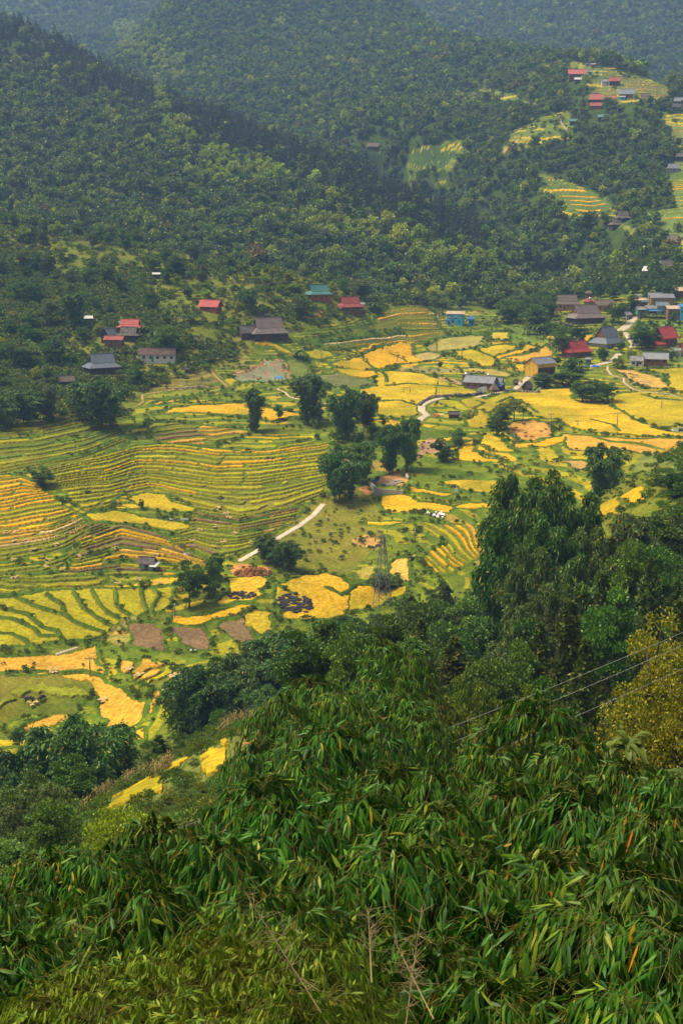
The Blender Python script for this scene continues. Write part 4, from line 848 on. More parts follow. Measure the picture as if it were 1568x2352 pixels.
H_('house with a silver shingled roof and grey end', 1396, 799, 72, 42, 'hipgable', 'slate', 'grey', 2.4, .8, .5, .9, 1, gable='wood', dm=500)
H_('silver shingled extension on the slate roofed house', 1384, 790, 30, 42, 'gable', 'silver', 'grey', 3.4, 1.0, .45, .4, 0, dm=500, name='house_wing', cat='house', keep=False)
H_('small grey roofed shop beside the village road', 1440, 734, 22, 40, 'gable', 'asbestos', 'grey', 2.4, .8, .3, .4, 0, dm=560, name='shop', cat='shop', keep=False)
# stalls and houses at the right edge
VG = 'houses along the village road'
H_('green walled stall on stilts beside the village road', 1472, 731, 26, 8, 'gable', 'asbestos', 'green', 4.2, .8, .25, .4, 1, stilt=1.6, dm=560, name='stall', cat='stall', keep=False)
H_('open stall on stilts with a blue front rail and grey roof', 1500, 731, 36, 8, 'shed', 'grey', 'dark', 4.4, .6, .25, .4, 0, stilt=1.8, dm=560, name='stall', cat='stall', awn='blue')
H_('stall house with pale green blinds under a grey roof', 1519, 732, 33, 4, 'gable', 'slate', 'teal', 5.8, .7, .28, .5, 2, stilt=1.2, dm=560, name='stall', cat='stall', frame=FRAME_W)
H_('brick house with a rusty tin roof at the right edge', 1547, 736, 36, 2, 'shed', 'rust', 'brick', 5.6, .7, .2, .4, 3, dm=560)
H_('blue fronted house cut by the right edge', 1572, 736, 28, 0, 'shed', 'blue', 'blue', 6.0, .8, .2, .4, 2, dm=560)
H_('long grey roofed market hall with a pale lattice front', 1521, 703, 60, -2, 'shed', 'grey', 'ochre', 4.0, .5, .22, .5, 5, dm=600, name='market_hall', cat='market hall', frame=FRAME_W)
H_('crowded market shack with red goods', 1474, 706, 28, 15, 'shed', 'rust', 'redwood', 3.4, .6, .2, .4, 1, dm=600, name='market_shack', cat='stall', awn='teal')
H_('white walled shed left of the market shack', 1467, 695, 16, 5, 'shed', 'grey', 'white', 3.4, .7, .15, .2, 0, dm=620, name='shed', cat='shed', keep=False)
H_('grey roofed hall behind the long market hall', 1510, 691, 48, -4, 'gable', 'slate', 'grey', 3.0, .4, .25, .4, 0, dm=640, name='hall', cat='hall', keep=False)
H_('brown tin roofed house at the top of the stalls, right edge', 1560, 684, 34, -3, 'shed', 'rust', 'wood', 3.4, .6, .3, .4, 1, dm=640)
H_('large red roofed house with orange timber end at the right', 1528, 797, 58, 38, 'gable', 'red', 'wood', 3.8, .85, .42, .9, 2, dm=500)
H_('low red lean to under the large red roofed house', 1516, 802, 34, 30, 'shed', 'red', 'redwood', 2.2, .6, .3, .4, 0, dm=500, name='lean_to', cat='shed', keep=False)
H_('white walled cottage with two brown shuttered windows', 1463, 842, 34, -10, 'gable', 'asbestos', 'white', 3.0, .8, .3, .3, 2, dm=480)
H_('long grey roofed house joined to the white cottage', 1507, 840, 62, -14, 'gable', 'grey', 'redwood', 3.0, .5, .36, .7, 3, dm=480, posts=4, keep=True)
H_('white walled house with a small red window at the right edge', 1552, 818, 26, -5, 'gable', 'asbestos', 'white', 3.0, .8, .2, .3, 1, dm=500)
H_('red roofed house cut by the right edge above the golden field', 1576, 816, 30, 20, 'gable', 'red', 'wood', 3.0, .9, .4, .5, 1, dm=500)
t, L, W, h, s = H_('grey weathered field hut with a white side awning in the left terraces', 337, 1312, 44, -14, 'gable', 'old', 'teal', 2.3, .72, .34, .5, 0, name='field_hut', cat='hut', dm=300)
a = MB(); slab(a, (L * .30, -W * .75, 1.5), (L * .72, -W * .75, 1.5), (L * .72, W * .1, 2.1), (L * .30, W * .1, 2.1), .05); a.build('awning', RF['white'], t)
# hilltop village and far houses
FH = dict(dm=900)
H_('big red roofed house with open verandah on the hilltop', 1326, 181, 46, -4, 'gable', 'red', 'wood', 3.6, .5, .40, 1.0, 0, posts=5, **FH)
H_('black and white roofed shed below the big hilltop red roof', 1330, 190, 25, -2, 'gable', 'white', 'dark', 2.2, .5, .30, .4, 0, name='shed', cat='shed', keep=False, **FH)
H_('small grey house right of the big hilltop red roof', 1353, 174, 14, 0, 'gable', 'asbestos', 'grey', 3.0, .8, .3, .3, 0, **FH)
H_('pale walled house with a grey roof, joined to a dark red roof on the hilltop', 1392, 198, 26, 2, 'gable', 'asbestos', 'white', 3.4, .6, .3, .5, 0, **FH)
H_('dark red roofed house right of the pale walled hilltop house', 1412, 197, 28, -10, 'gable', 'faded_red', 'dark', 3.4, .7, .4, .6, 0, **FH)
H_('tiny teal shed on the hilltop crest', 1348, 153, 11, 0, 'shed', 'grey', 'teal', 2.4, .7, .2, .2, 0, name='shed', cat='shed', **FH)
H_('tiny red walled shed on the hilltop crest', 1361, 155, 13, 0, 'gable', 'asbestos', 'brick', 2.4, .7, .3, .3, 0, name='shed', cat='shed', **FH)
H_('red roofed hilltop house with a grey gable, left of the red pair', 1370, 238, 44, -6, 'hipgable', 'red', 'dark', 2.8, .55, .42, .8, 0, gable='dark', **FH)
H_('red roofed hilltop house, right of the red pair', 1402, 238, 26, -12, 'gable', 'red', 'redwood', 2.8, .7, .4, .6, 0, **FH)
H_('low red roof below the red pair on the hilltop', 1368, 251, 30, -8, 'gable', 'faded_red', 'redwood', 2.2, .6, .36, .5, 0, **FH)
H_('blue grey roofed hilltop house below the sweeping terraces', 1440, 226, 40, -12, 'gable', 'slate', 'redwood', 3.0, .6, .40, .7, 0, **FH)
H_('small white and blue shed left of the blue grey hilltop roof', 1429, 230, 14, -5, 'shed', 'white', 'blue', 2.0, .7, .2, .2, 0, name='shed', cat='shed', keep=False, **FH)
H_('tan thatched hilltop house right of the blue grey roof', 1483, 236, 33, -4, 'hipgable', 'thatch', 'wood', 2.8, .6, .5, .7, 0, gable='dark', **FH)
H_('small tan shed left of the hilltop red pair', 1368, 222, 15, 0, 'gable', 'thatch', 'wood', 2.2, .7, .3, .3, 0, name='shed', cat='shed', **FH)
H_('grey roofed hilltop house at the right edge, upper of two', 1560, 243, 26, -12, 'gable', 'slate', 'redwood', 3.2, .7, .4, .6, 0, **FH)
H_('dark roofed hilltop house at the right edge, lower of two', 1553, 255, 24, 8, 'gable', 'old', 'dark', 2.8, .7, .4, .5, 0, **FH)
H_('green roof deep in the trees below the hilltop village, right of two', 1383, 279, 25, 0, 'gable', 'teal', 'dark', 3.0, .6, .36, .5, 0, **FH)
H_('dark green roof deep in the trees below the hilltop village, left of two', 1316, 288, 20, 0, 'gable', 'teal', 'dark', 3.0, .6, .4, .5, 0, **FH)
H_('grey roofed house at the right edge beside the striped terraces', 1563, 370, 24, -20, 'gable', 'old', 'dark', 2.8, .7, .4, .5, 0, dm=850)
H_('house with a dull teal roof and pale lean to at the right edge', 1546, 397, 36, -6, 'hipgable', 'slate', 'grey', 2.8, .6, .4, .6, 0, gable='dark', dm=850)
H_('thatched barn on posts below the stepped ledges', 1429, 511, 38, 15, 'hipgable', 'thatch', None, 2.6, .65, .5, .8, 0, False, gable='dark', posts=5, dm=850, name='thatched_barn', cat='barn')
H_('low thatched roof below the barn on posts', 1415, 524, 34, 20, 'hipgable', 'thatch', 'dark', 1.8, .7, .5, .7, 0, gable='dark', dm=850)
H_('old brown roofed house half hidden by a round tree', 1500, 566, 26, -30, 'hipgable', 'old', 'dark', 2.4, .7, .45, .6, 0, gable='dark', dm=760)
H_('pale weathered roofed house with a white gable, near the right edge', 1546, 567, 36, -38, 'hipgable', 'thatch', 'grey', 3.0, .7, .5, .7, 0, gable='white', dm=760)
H_('house with a bright pale tin roof and orange gable', 1491, 632, 29, -38, 'gable', 'white', 'redwood', 2.6, .8, .35, .5, 0, dm=740)
H_('long grey roofed farm behind the pale tin roof', 1528, 622, 50, -8, 'hipgable', 'old', 'dark', 2.8, .5, .42, .7, 0, gable='dark', dm=740)
H_('lone grey hut above the ravine', 857, 345, 30, -6, 'gable', 'thatch', 'dark', 2.6, .6, .4, .5, 0, name='hut', cat='hut', **FH)
# ------------------------------------------------------------------ plants: prototypes
def rot_to(d):
    d = d / np.linalg.norm(d, axis=-1, keepdims=True)
    return d
def perp(d, rng):
    r = rng.normal(size=d.shape); s = np.cross(d, r); return s / (np.linalg.norm(s, axis=-1, keepdims=True) + 1e-9)
def leaves_quad(p, d, L, W, rng, fold=.0):
    """one rhombic leaf (4 corners) each: base p, direction d, length L, width W"""
    d = rot_to(d); s = perp(d, rng); L = np.asarray(L)[:, None]; W = np.asarray(W)[:, None]
    V = np.stack([p, p + d * L * .45 + s * W, p + d * L, p + d * L * .45 - s * W], 1)
    n = len(p); F = np.arange(4 * n).reshape(n, 4)
    return V.reshape(-1, 3), F
def leaves_fine(p, d, s, L, W, droop):
    """lance shaped leaf with a midrib fold and a bend: 8 corners, 6 faces"""
    d = rot_to(d); s = s - (s * d).sum(-1, keepdims=True) * d; s = rot_to(s); nrm = np.cross(d, s)
    L = np.asarray(L)[:, None]; W = np.asarray(W)[:, None]; g = np.zeros_like(d); g[:, 2] = -1
    def at(t): return p + d * L * t + g * (L * droop[:, None] * t * t)
    up = nrm * W * .25
    c1, c2, tip = at(.25), at(.6), at(1.0)
    V = np.stack([p, c1 + s * W + up, c1, c1 - s * W + up, c2 + s * W * .85 + up, c2, c2 - s * W * .85 + up, tip], 1)
    n = len(p); o = (np.arange(n) * 8)[:, None]
    T = np.concatenate([o + np.array([[0, 1, 2]]), o + np.array([[0, 2, 3]]), o + np.array([[4, 7, 5]]), o + np.array([[5, 7, 6]])])
    Q = np.concatenate([o + np.array([[1, 4, 5, 2]]), o + np.array([[2, 5, 6, 3]])])
    return V.reshape(-1, 3), T, Q
def unit(rng, n):
    v = rng.normal(size=(n, 3)); return v / np.linalg.norm(v, axis=1, keepdims=True)
def crown_lumps(rng, lumps, per, size, outward=.8, up=.35, asp=.42):
    """leaf sprays over the shells of many small clumps"""
    Ps, Ds, Ls = [], [], []
    for c, r in lumps:
        u = unit(rng, per); u[:, 2] = np.abs(u[:, 2]) * .8 - .22 * (rng.random(per) < .4); u = rot_to(u)
        p = np.asarray(c) + u * np.asarray(r) * (rng.random((per, 1)) ** .35)
        d = u * outward + unit(rng, per) * .75; d[:, 2] += up - .55 * rng.random(per)
        Ps.append(p); Ds.append(d); Ls.append(size * (.6 + .8 * rng.random(per)))
    p = np.concatenate(Ps); d = np.concatenate(Ds); L = np.concatenate(Ls)
    return leaves_quad(p, d, L, L * asp, rng)
BARK = mat('bark', (.10, .075, .05), .95, .4, 3, bumpy=.5)
PALEBARK = mat('pale_bark', (.22, .18, .12), .9, .4, 3, bumpy=.4)
CULM = mat('bamboo_culm', (.12, .14, .035), .6, .4, 2)
LM = {
 'broad': leaf_mat('leaf_broad', [(0, (.026, .052, .006)), (.45, (.048, .086, .008)), (.85, (.088, .130, .012)), (1, (.13, .16, .015))], .30, hue=.022, gain=2.0),
 'deep': leaf_mat('leaf_deep_green', [(0, (.020, .050, .008)), (.45, (.036, .084, .011)), (.85, (.064, .128, .017)), (1, (.10, .16, .024))], .3, hue=.018, gain=1.85),
 'broad_light': leaf_mat('leaf_broad_light', [(0, (.08, .13, .008)), (.5, (.14, .20, .010)), (1, (.22, .26, .015))], .25, gain=1.9, hue=.02),
 'broad_grey': leaf_mat('leaf_broad_grey', [(0, (.045, .075, .030)), (.5, (.075, .11, .045)), (1, (.12, .15, .07))], .3, hue=.02),
 'autumn': leaf_mat('leaf_autumn', [(0, (.12, .10, .02)), (.5, (.19, .15, .025)), (1, (.25, .19, .04))], .15, hue=.008, gain=1.2),
 'pine': leaf_mat('leaf_pine', [(0, (.022, .036, .008)), (.6, (.040, .055, .010)), (1, (.070, .075, .014))], .3, hue=.015, gain=1.2),
 'fir': leaf_mat('leaf_fir', [(0, (.022, .048, .008)), (.5, (.045, .080, .010)), (.93, (.08, .105, .014)), (1, (.13, .10, .02))], .25, hue=.015),
 'bamboo': leaf_mat('leaf_bamboo', [(0, (.014, .040, .010)), (.5, (.026, .068, .013)), (.9, (.048, .10, .020)), (.985, (.10, .13, .03)), (1, (.35, .20, .04))], .25, hue=.015, gain=2.1),
 'bamboo_grey': leaf_mat('leaf_bamboo_grey', [(0, (.035, .075, .025)), (.5, (.06, .11, .035)), (.95, (.10, .15, .05)), (1, (.30, .2, .05))], .2, hue=.015),
 'bamboo_yellow': leaf_mat('leaf_bamboo_yellow', [(0, (.035, .075, .008)), (.5, (.07, .125, .010)), (.93, (.12, .17, .014)), (1, (.34, .20, .03))], .2, hue=.015),
 'olive': leaf_mat('leaf_olive', [(0, (.050, .062, .005)), (.5, (.085, .095, .006)), (.9, (.14, .135, .010)), (1, (.20, .16, .015))], .12, hue=.01, gain=2.3),
 'bush': leaf_mat('leaf_bush', [(0, (.035, .07, .010)), (.5, (.065, .11, .014)), (.9, (.11, .15, .02)), (.985, (.15, .17, .02)), (1, (.50, .42, .05))], .35, hue=.03),
 'banana': leaf_mat('leaf_banana', [(0, (.04, .09, .015)), (1, (.09, .15, .03))], .2, gain=1.1),
}
PROTO = {}
def proto(key, trunk_mb, trunk_mat, VF, leafkey, H, W, trunk_name='trunk', crown_name='crown'):
    PROTO[key] = dict(trunk=trunk_mb.mesh(key + '_' + trunk_name, trunk_mat, True), crown=mk_mesh(key + '_' + crown_name, VF[0], VF[1:], LM[leafkey]), H=H, W=W, tn=trunk_name, cn=crown_name)
def round_tree(key, seed, leafkey, H=9, R_=3.4, nl=34, per=95, size=.55, trunk=.25, flat=1.0, lean=0, barkm=None):
    rng = np.random.default_rng(seed); mb = MB(); lumps = []
    top = H - R_ * .35; zc = H * trunk + (H - H * trunk) * .5
    ax = [(0, 0, -1.5), (lean * .2, .1, H * trunk * .8), (lean * .5, -.1, H * .55), (lean, 0, H * .85)]
    mb.tube(ax, [H * .028, H * .022, H * .014, H * .005], 7)
    for i in range(nl):
        u = unit(rng, 1)[0]; rad = rng.random() ** .45
        hz = (H * (1 - trunk)) * .5
        c = np.array([u[0] * R_ * rad, u[1] * R_ * rad, zc + u[2] * hz * rad * .92]) + np.array([lean * .7, 0, 0])
        c[2] = max(c[2], H * trunk * .9 + .4 * rng.random())
        r = R_ * (.24 + .20 * rng.random()); lumps.append((c, (r, r, r * .72 * flat)))
        if i % 2 == 0:
            t = rng.uniform(.35, .8); s = np.array([lean * t * .8, 0, H * t * .9]); s[2] = min(s[2], c[2])
            mid = (s + c) / 2 + np.array([0, 0, -.15])
            mb.tube([s, mid, c], [H * .009, H * .006, H * .002], 5, False)
    proto(key, mb, barkm or BARK, crown_lumps(rng, lumps, per, size), leafkey, H, R_ * 2.2)
def cone_tree(key, seed, leafkey, H=11, R_=2.6, layers=13, per=26, size=.55, low=.12, barkm=None, droop=.3):
    rng = np.random.default_rng(seed); mb = MB(); mb.tube([(0, 0, -1.5), (0, 0, H * .5), (.1, 0, H)], [H * .022, H * .012, H * .002], 7)
    Ps, Ds = [], []
    for k in range(layers):
        t = k / (layers - 1); z = H * (low + (1 - low) * t); r = R_ * (1 - t) ** .75 * rng.uniform(.8, 1.15) + .15
        nb = max(3, int(8 * (1 - t) + 3)); a0 = rng.random() * 6.28
        for b in range(nb):
            a = a0 + 6.283 * b / nb + rng.normal() * .25; rr = r * rng.uniform(.65, 1.1)
            e = np.array([math.cos(a), math.sin(a), 0])
            mb.tube([(0, 0, z), tuple(e * rr * .6 + np.array([0, 0, z - rr * droop * .2])), tuple(e * rr + np.array([0, 0, z - rr * droop * .7]))], [.05, .03, .012], 4, False)
            m = per; tt = rng.random(m) ** .6
            p = e[None] * (rr * tt)[:, None] + np.c_[rng.normal(size=(m, 2)) * .16 * rr, z - rr * droop * .7 * tt ** 2 + rng.normal(size=m) * .12]
            d = e[None] * .8 + rng.normal(size=(m, 3)) * .6; d[:, 2] += .15
            Ps.append(p); Ds.append(d)
    p = np.concatenate(Ps); d = np.concatenate(Ds); L = size * (.6 + .8 * rng.random(len(p)))
    proto(key, mb, barkm or BARK, leaves_quad(p, d, L, L * .3, rng), leafkey, H, R_ * 2)
def bamboo_clump(key, seed, leafkey, H=14, W=8, plumes=22, per=420, size=.55, asp=.16, spread=1.0, low=.06):
    """a stand of culms, each arching over into a drooping plume"""
    rng = np.random.default_rng(seed); mb = MB(); Ps, Ds = [], []
    for k in range(plumes):
        a = rng.random() * 6.283; rad = math.sqrt(rng.random()); h = H * (1 - .20 * rad * rad) * rng.uniform(.82, 1.0)
        b = np.array([math.cos(a), math.sin(a), 0]); base = b * W * .24 * rad; out = b * W * .38 * rad * spread
        ts = np.linspace(0, 1, 9); cz = np.sin(ts * 1.75) / math.sin(1.57) * h; cz = np.minimum(cz, h)
        pos = base[None] + out[None] * (ts ** 1.6)[:, None]; pos[:, 2] = cz
        mb.tube([tuple(pos[0] + np.array([0, 0, -1.5]))] + [tuple(q) for q in pos], [.055] * 7 + [.04, .02, .01], 5, False)
        nb = 26
        tb = rng.uniform(low + .06 * rng.random(), 1.0, nb) ** .85
        cx = np.stack([np.interp(tb, ts, pos[:, i]) for i in range(3)], 1)
        for q, t in zip(cx, tb):
            aa_ = rng.random() * 6.283; e = np.array([math.cos(aa_), math.sin(aa_), .25]) * .7 + b * .5 * t
            ln_ = (.5 + 1.25 * math.sin(math.pi * min(1, t * .95))) * W / 8 * rng.uniform(.6, 1.2)
            m = per // nb; tt = rng.random(m) ** .7
            p = q[None] + e[None] * (ln_ * tt)[:, None]; p[:, 2] -= (ln_ * .55) * tt ** 2; p += rng.normal(size=p.shape) * .17
            d = e[None] * .55 + rng.normal(size=(m, 3)) * .42; d[:, 2] -= .55 + .4 * tt
            Ps.append(p); Ds.append(d)
    p = np.concatenate(Ps); d = np.concatenate(Ds); L = size * (.6 + .8 * rng.random(len(p)))
    proto(key, mb, CULM, leaves_quad(p, d, L, L * asp, rng), leafkey, H, W, 'culm', 'foliage')
def bush_proto(key, seed, leafkey, R_=1.3, nl=9, per=34, size=.34):
    rng = np.random.default_rng(seed); mb = MB(); lumps = []
    for i in range(nl):
        a = rng.random() * 6.283; r = R_ * math.sqrt(rng.random()) * .7; z = R_ * (.2 + .75 * rng.random()) * (1 - .4 * r / R_)
        lumps.append(((r * math.cos(a), r * math.sin(a), z), (R_ * .4, R_ * .4, R_ * .34)))
        mb.tube([(0, 0, -.5), (r * math.cos(a) * .5, r * math.sin(a) * .5, z * .6), (r * math.cos(a), r * math.sin(a), z)], [.05, .03, .01], 4, False)
    proto(key, mb, BARK, crown_lumps(rng, lumps, per, size), leafkey, R_ * 1.3, R_ * 2, 'stem', 'foliage')
def banana_proto(key, seed, n=10, H=4.2):
    rng = np.random.default_rng(seed); mb = MB(); V, F = [], []
    for s in range(3):
        bx, by = rng.normal(size=2) * .55 if s else (0, 0); hh = H * rng.uniform(.38, .55)
        mb.tube([(bx, by, -.6), (bx, by, hh * .6), (bx, by, hh)], [.17, .13, .08], 7)
        for k in range(n):
            a = 6.283 * k / n + rng.random(); el = rng.uniform(.35, 1.35); L = H * rng.uniform(.45, .68); W = L * .13
            e = np.array([math.cos(a), math.sin(a), 0]); sd_ = np.array([-math.sin(a), math.cos(a), 0]); m = 7; o = len(V)
            for i in range(m):
                t = i / (m - 1); c = np.array([bx, by, hh]) + e * L * t * math.cos(el * (1 - .4 * t)) + np.array([0, 0, 1]) * L * (t * math.sin(el) - .75 * t * t)
                wd = W * math.sin(math.pi * min(.97, .08 + .9 * t)) ** .6; j = 1 + rng.normal() * .1
                V += [c + sd_ * wd * j + np.array([0, 0, wd * .35]), c, c - sd_ * wd * j + np.array([0, 0, wd * .35])]
            for i in range(m - 1):
                for q in (0, 1): F.append([o + i * 3 + q, o + i * 3 + q + 1, o + i * 3 + q + 4, o + i * 3 + q + 3])
    proto(key, mb, mat('banana_stem', (.16, .17, .06), .8), (np.array(V), np.array(F)), 'banana', H, H * 1.1, 'stem', 'leaves')
LOWD = .5 if QUICK else 1
def pn(n): return max(6, int(n * LOWD))
for k, (lk, sd_, H, R_, fl, tr) in enumerate([('deep', 1, 9, 3.6, 1, .06), ('deep', 2, 10.5, 3.4, .9, .1), ('broad_light', 3, 8, 3.6, 1, .06), ('broad_grey', 4, 9.5, 3.3, 1, .06), ('deep', 5, 8, 4.0, .8, .1), ('autumn', 6, 8.5, 3.6, .6, .4)]):
    round_tree('tree%d' % k, sd_, lk, H, R_, 38, pn(230), .31, tr, fl, lean=[0, .5, -.4, .3, -.6, .3][k])
round_tree('feather_tree', 31, 'broad_light', 7.5, 4.6, 46, pn(150), .26, .45, .35, .4)
round_tree('olive_tree', 32, 'olive', 16, 3.1, 95, pn(230), .155, .06, 1.2)
round_tree('thin_tree', 33, 'broad', 7, 2.6, 22, pn(60), .34, .4, .6, .3)
cone_tree('pine0', 11, 'pine', 11, 2.4, 13, pn(20), .55)
cone_tree('fir0', 12, 'fir', 13, 3.6, 20, pn(44), .42, .06, droop=.35); cone_tree('fir1', 13, 'fir', 12, 3.2, 18, pn(44), .42, .1, droop=.3)
bamboo_clump('bam0', 21, 'bamboo', 14, 8.5, 24, pn(850), .50); bamboo_clump('bam1', 22, 'bamboo', 13, 7.5, 20, pn(850), .50); bamboo_clump('bam2', 23, 'bamboo', 15, 7, 20, pn(850), .50, low=.02)
bamboo_clump('bamg0', 24, 'bamboo_grey', 13, 9, 22, pn(820), .50, .13); bamboo_clump('bamg1', 25, 'bamboo_grey', 12, 8, 18, pn(820), .50, .13)
bamboo_clump('bamy0', 26, 'bamboo_yellow', 10, 6, 18, pn(560), .34, .16, .9, .2); bamboo_clump('bamy1', 27, 'bamboo_yellow', 9, 6.5, 18, pn(560), .34, .16, .9, .2)
for k, lk in enumerate(['bush', 'broad', 'bush']): bush_proto('bush%d' % k, 40 + k, lk)
banana_proto('banana0', 51); banana_proto('banana1', 52, 9)
TREE_N = {}
def place(key, X, Y, H, Wd, label, cat, name, group=None, z=None, seed=0):
    p = PROTO[key]; t = empty(name, (X, Y, (ground_xy(X, Y) if z is None else z) - .1), (seed * 2.399) % 6.283)
    tag(t, label, cat, group)
    sx = Wd / p['W']; sz = H / p['H']; cz = min(sz, sx * (1.9 if key[:3] in ('bam', 'oli') else 1.4))
    obj(p['tn'], p['trunk'], t, scale=(sx, sx, sz))
    obj(p['cn'], p['crown'], t, loc=(0, 0, p['H'] * (sz - cz)), scale=(sx, sx, cz))
    return t
def place_base(key, u, vtop, vbase, wpx, label, cat, name, group=None, seed=0):
    p, s = ground_at(u, vbase); x, y, z = ray(u, vtop); zt = z / y * p.y + CZ
    return place(key, p.x, p.y, max(1.2, zt - p.z) * 1.03, wpx * s * 1.05, label, cat, name, group, p.z, seed)
def place_top(key, u, vtop, d, wpx, label, cat, name, group=None, seed=0, hmin=3.5, hmax=26):
    x, y, z = ray(u, vtop); X = x / y * d; zt = z / y * d + CZ
    g = ground_xy(X, d); H = min(hmax, max(hmin, zt - g)); Wd = wpx * (d * CP - (zt - CZ) * SP) / FPX
    return place(key, X, d, H * 1.02, Wd * 1.08, label, cat, name, group, zt - H, seed)
# ------------------------------------------------------------------ woods on the hills: one mass each
FOREST = bpy.data.collections.new('wood_kinds')
def wood_mesh(nm, seed, kind, leafkey):
    rng = np.random.default_rng(seed)
    if kind == 'cone':
        n = 230; t = rng.random(n) ** 1.2; r = 1.6 * (1 - t) ** .8 * np.sqrt(rng.random(n)) + .1; a = rng.random(n) * 6.283
        p = np.c_[np.cos(a) * r, np.sin(a) * r, 1.2 + 8.8 * t]; d = np.c_[np.cos(a), np.sin(a), np.full(n, -.1)] + rng.normal(size=(n, 3)) * .45
        L = 1.05 * (.6 + .7 * rng.random(n)) * (1 - .45 * t); V, F = leaves_quad(p, d, L, L * .36, rng)
    elif kind == 'bam':
        n = 420; pl = rng.integers(0, 11, n); pa = rng.random(11) * 6.283; pr = np.sqrt(rng.random(11)) * 2.3; ph = 10 * (1 - .3 * (pr / 2.3) ** 2) * rng.uniform(.8, 1, 11)
        t = rng.random(n) ** .7; a = rng.random(n) * 6.283; rr = .75 * np.sin(math.pi * np.clip(t, .1, .93)) ** .6 + .1
        p = np.c_[np.cos(pa[pl]) * pr[pl] * (.4 + .6 * t) + np.cos(a) * rr, np.sin(pa[pl]) * pr[pl] * (.4 + .6 * t) + np.sin(a) * rr, ph[pl] * (.15 + .85 * t)]
        d = np.c_[np.cos(a) * .5, np.sin(a) * .5, np.full(n, -.5)] + rng.normal(size=(n, 3)) * .5; L = 1.0 * (.6 + .8 * rng.random(n)); V, F = leaves_quad(p, d, L, L * .24, rng)
    else:
        nl = 15; lumps = []
        for i in range(nl):
            u = unit(rng, 1)[0]; rad = rng.random() ** .4
            lumps.append(((u[0] * 2.6 * rad, u[1] * 2.6 * rad, 5.4 + u[2] * 2.9 * rad), (1.25, 1.25, .95)))
        V, F = crown_lumps(rng, lumps, 26, .82, asp=.5)
    n = len(V)
    mb = MB(); mb.tube([(0, 0, -1), (.1, 0, 3), (.0, .1, 6.5)], [.2, .15, .05], 5); tv = np.array([tuple(v) for v in mb.V]); tf = np.array(mb.F[4]) + n
    me = mk_mesh(nm, np.r_[V, tv], [np.r_[F, tf]], [LM[leafkey], BARK], midx=np.r_[np.zeros(len(F), int), np.ones(len(tf), int)])
    o = bpy.data.objects.new(nm, me); FOREST.objects.link(o)
KINDS_W = [('broad', 'broad'), ('broad', 'broad'), ('broad', 'broad_grey'), ('broad', 'broad_light'), ('broad', 'broad_light'), ('bam', 'bamboo'), ('cone', 'pine'), ('cone', 'pine'), ('broad', 'autumn'), ('bush', 'bush'), ('bush', 'broad')]
for k, (kd, lk) in enumerate(KINDS_W):
    if kd == 'bush':
        rng = np.random.default_rng(70 + k); lumps = [((rng.normal() * .5, rng.normal() * .5, .45 + .4 * rng.random()), (.5, .5, .4)) for _ in range(6)]
        V, F = crown_lumps(rng, lumps, 16, .42, asp=.5); o = bpy.data.objects.new('wood_%02d' % k, mk_mesh('bush', V, [F], LM[lk])); FOREST.objects.link(o)
    else: wood_mesh('wood_%02d' % k, 60 + k, kd, lk)
rng = np.random.default_rng(99)                                        # a finer bush for the near slopes
for k_, lk_, nl_, pr_, sz_ in ((11, 'bush', 16, 60, .17), (12, 'deep', 16, 60, .17)):
    lumps = [((rng.normal() * .55, rng.normal() * .55, .35 + .8 * rng.random()), (.42, .42, .34)) for _ in range(nl_)]
    V, F = crown_lumps(rng, lumps, pr_, sz_, asp=.36); FOREST.objects.link(bpy.data.objects.new('wood_%02d' % k_, mk_mesh('bush', V, [F], LM[lk_])))
def scatter(name, P, sc_, idx, label, cat, seed=0):
    rng = np.random.default_rng(seed); n = len(P)
    me = bpy.data.meshes.new(name); me.vertices.add(n); me.vertices.foreach_set('co', np.asarray(P, np.float32).ravel())
    a = me.attributes.new('kind_index', 'INT', 'POINT'); a.data.foreach_set('value', np.asarray(idx, np.int32))
    a = me.attributes.new('turn', 'FLOAT_VECTOR', 'POINT'); a.data.foreach_set('vector', np.c_[rng.normal(size=(n, 2)) * .06, rng.random(n) * 6.283].astype(np.float32).ravel())
    a = me.attributes.new('size', 'FLOAT_VECTOR', 'POINT'); s = np.asarray(sc_)[:, None] * np.c_[np.ones((n, 2)), rng.uniform(.85, 1.25, n)]; a.data.foreach_set('vector', s.astype(np.float32).ravel())
    o = obj(name, me); tag(o, label, cat, kind='stuff')
    ng = bpy.data.node_groups.new(name + '_scatter', 'GeometryNodeTree')
    ng.interface.new_socket(name='Geometry', in_out='INPUT', socket_type='NodeSocketGeometry'); ng.interface.new_socket(name='Geometry', in_out='OUTPUT', socket_type='NodeSocketGeometry')
    N, L = ng.nodes, ng.links
    gi, go, ip, ci = N.new('NodeGroupInput'), N.new('NodeGroupOutput'), N.new('GeometryNodeInstanceOnPoints'), N.new('GeometryNodeCollectionInfo')
    ci.inputs['Collection'].default_value = FOREST; ci.inputs['Separate Children'].default_value = True; ci.inputs['Reset Children'].default_value = True
    ip.inputs['Pick Instance'].default_value = True
    for nm, ty, so_ in (('kind_index', 'INT', 'Instance Index'), ('turn', 'FLOAT_VECTOR', 'Rotation'), ('size', 'FLOAT_VECTOR', 'Scale')):
        at = N.new('GeometryNodeInputNamedAttribute'); at.data_type = ty; at.inputs['Name'].default_value = nm
        L.new(at.outputs['Attribute'], ip.inputs[so_])
    L.new(gi.outputs[0], ip.inputs['Points']); L.new(ci.outputs[0], ip.inputs['Instance']); L.new(ip.outputs[0], go.inputs[0])
    md = o.modifiers.new('scatter', 'NODES'); md.node_group = ng
    return o
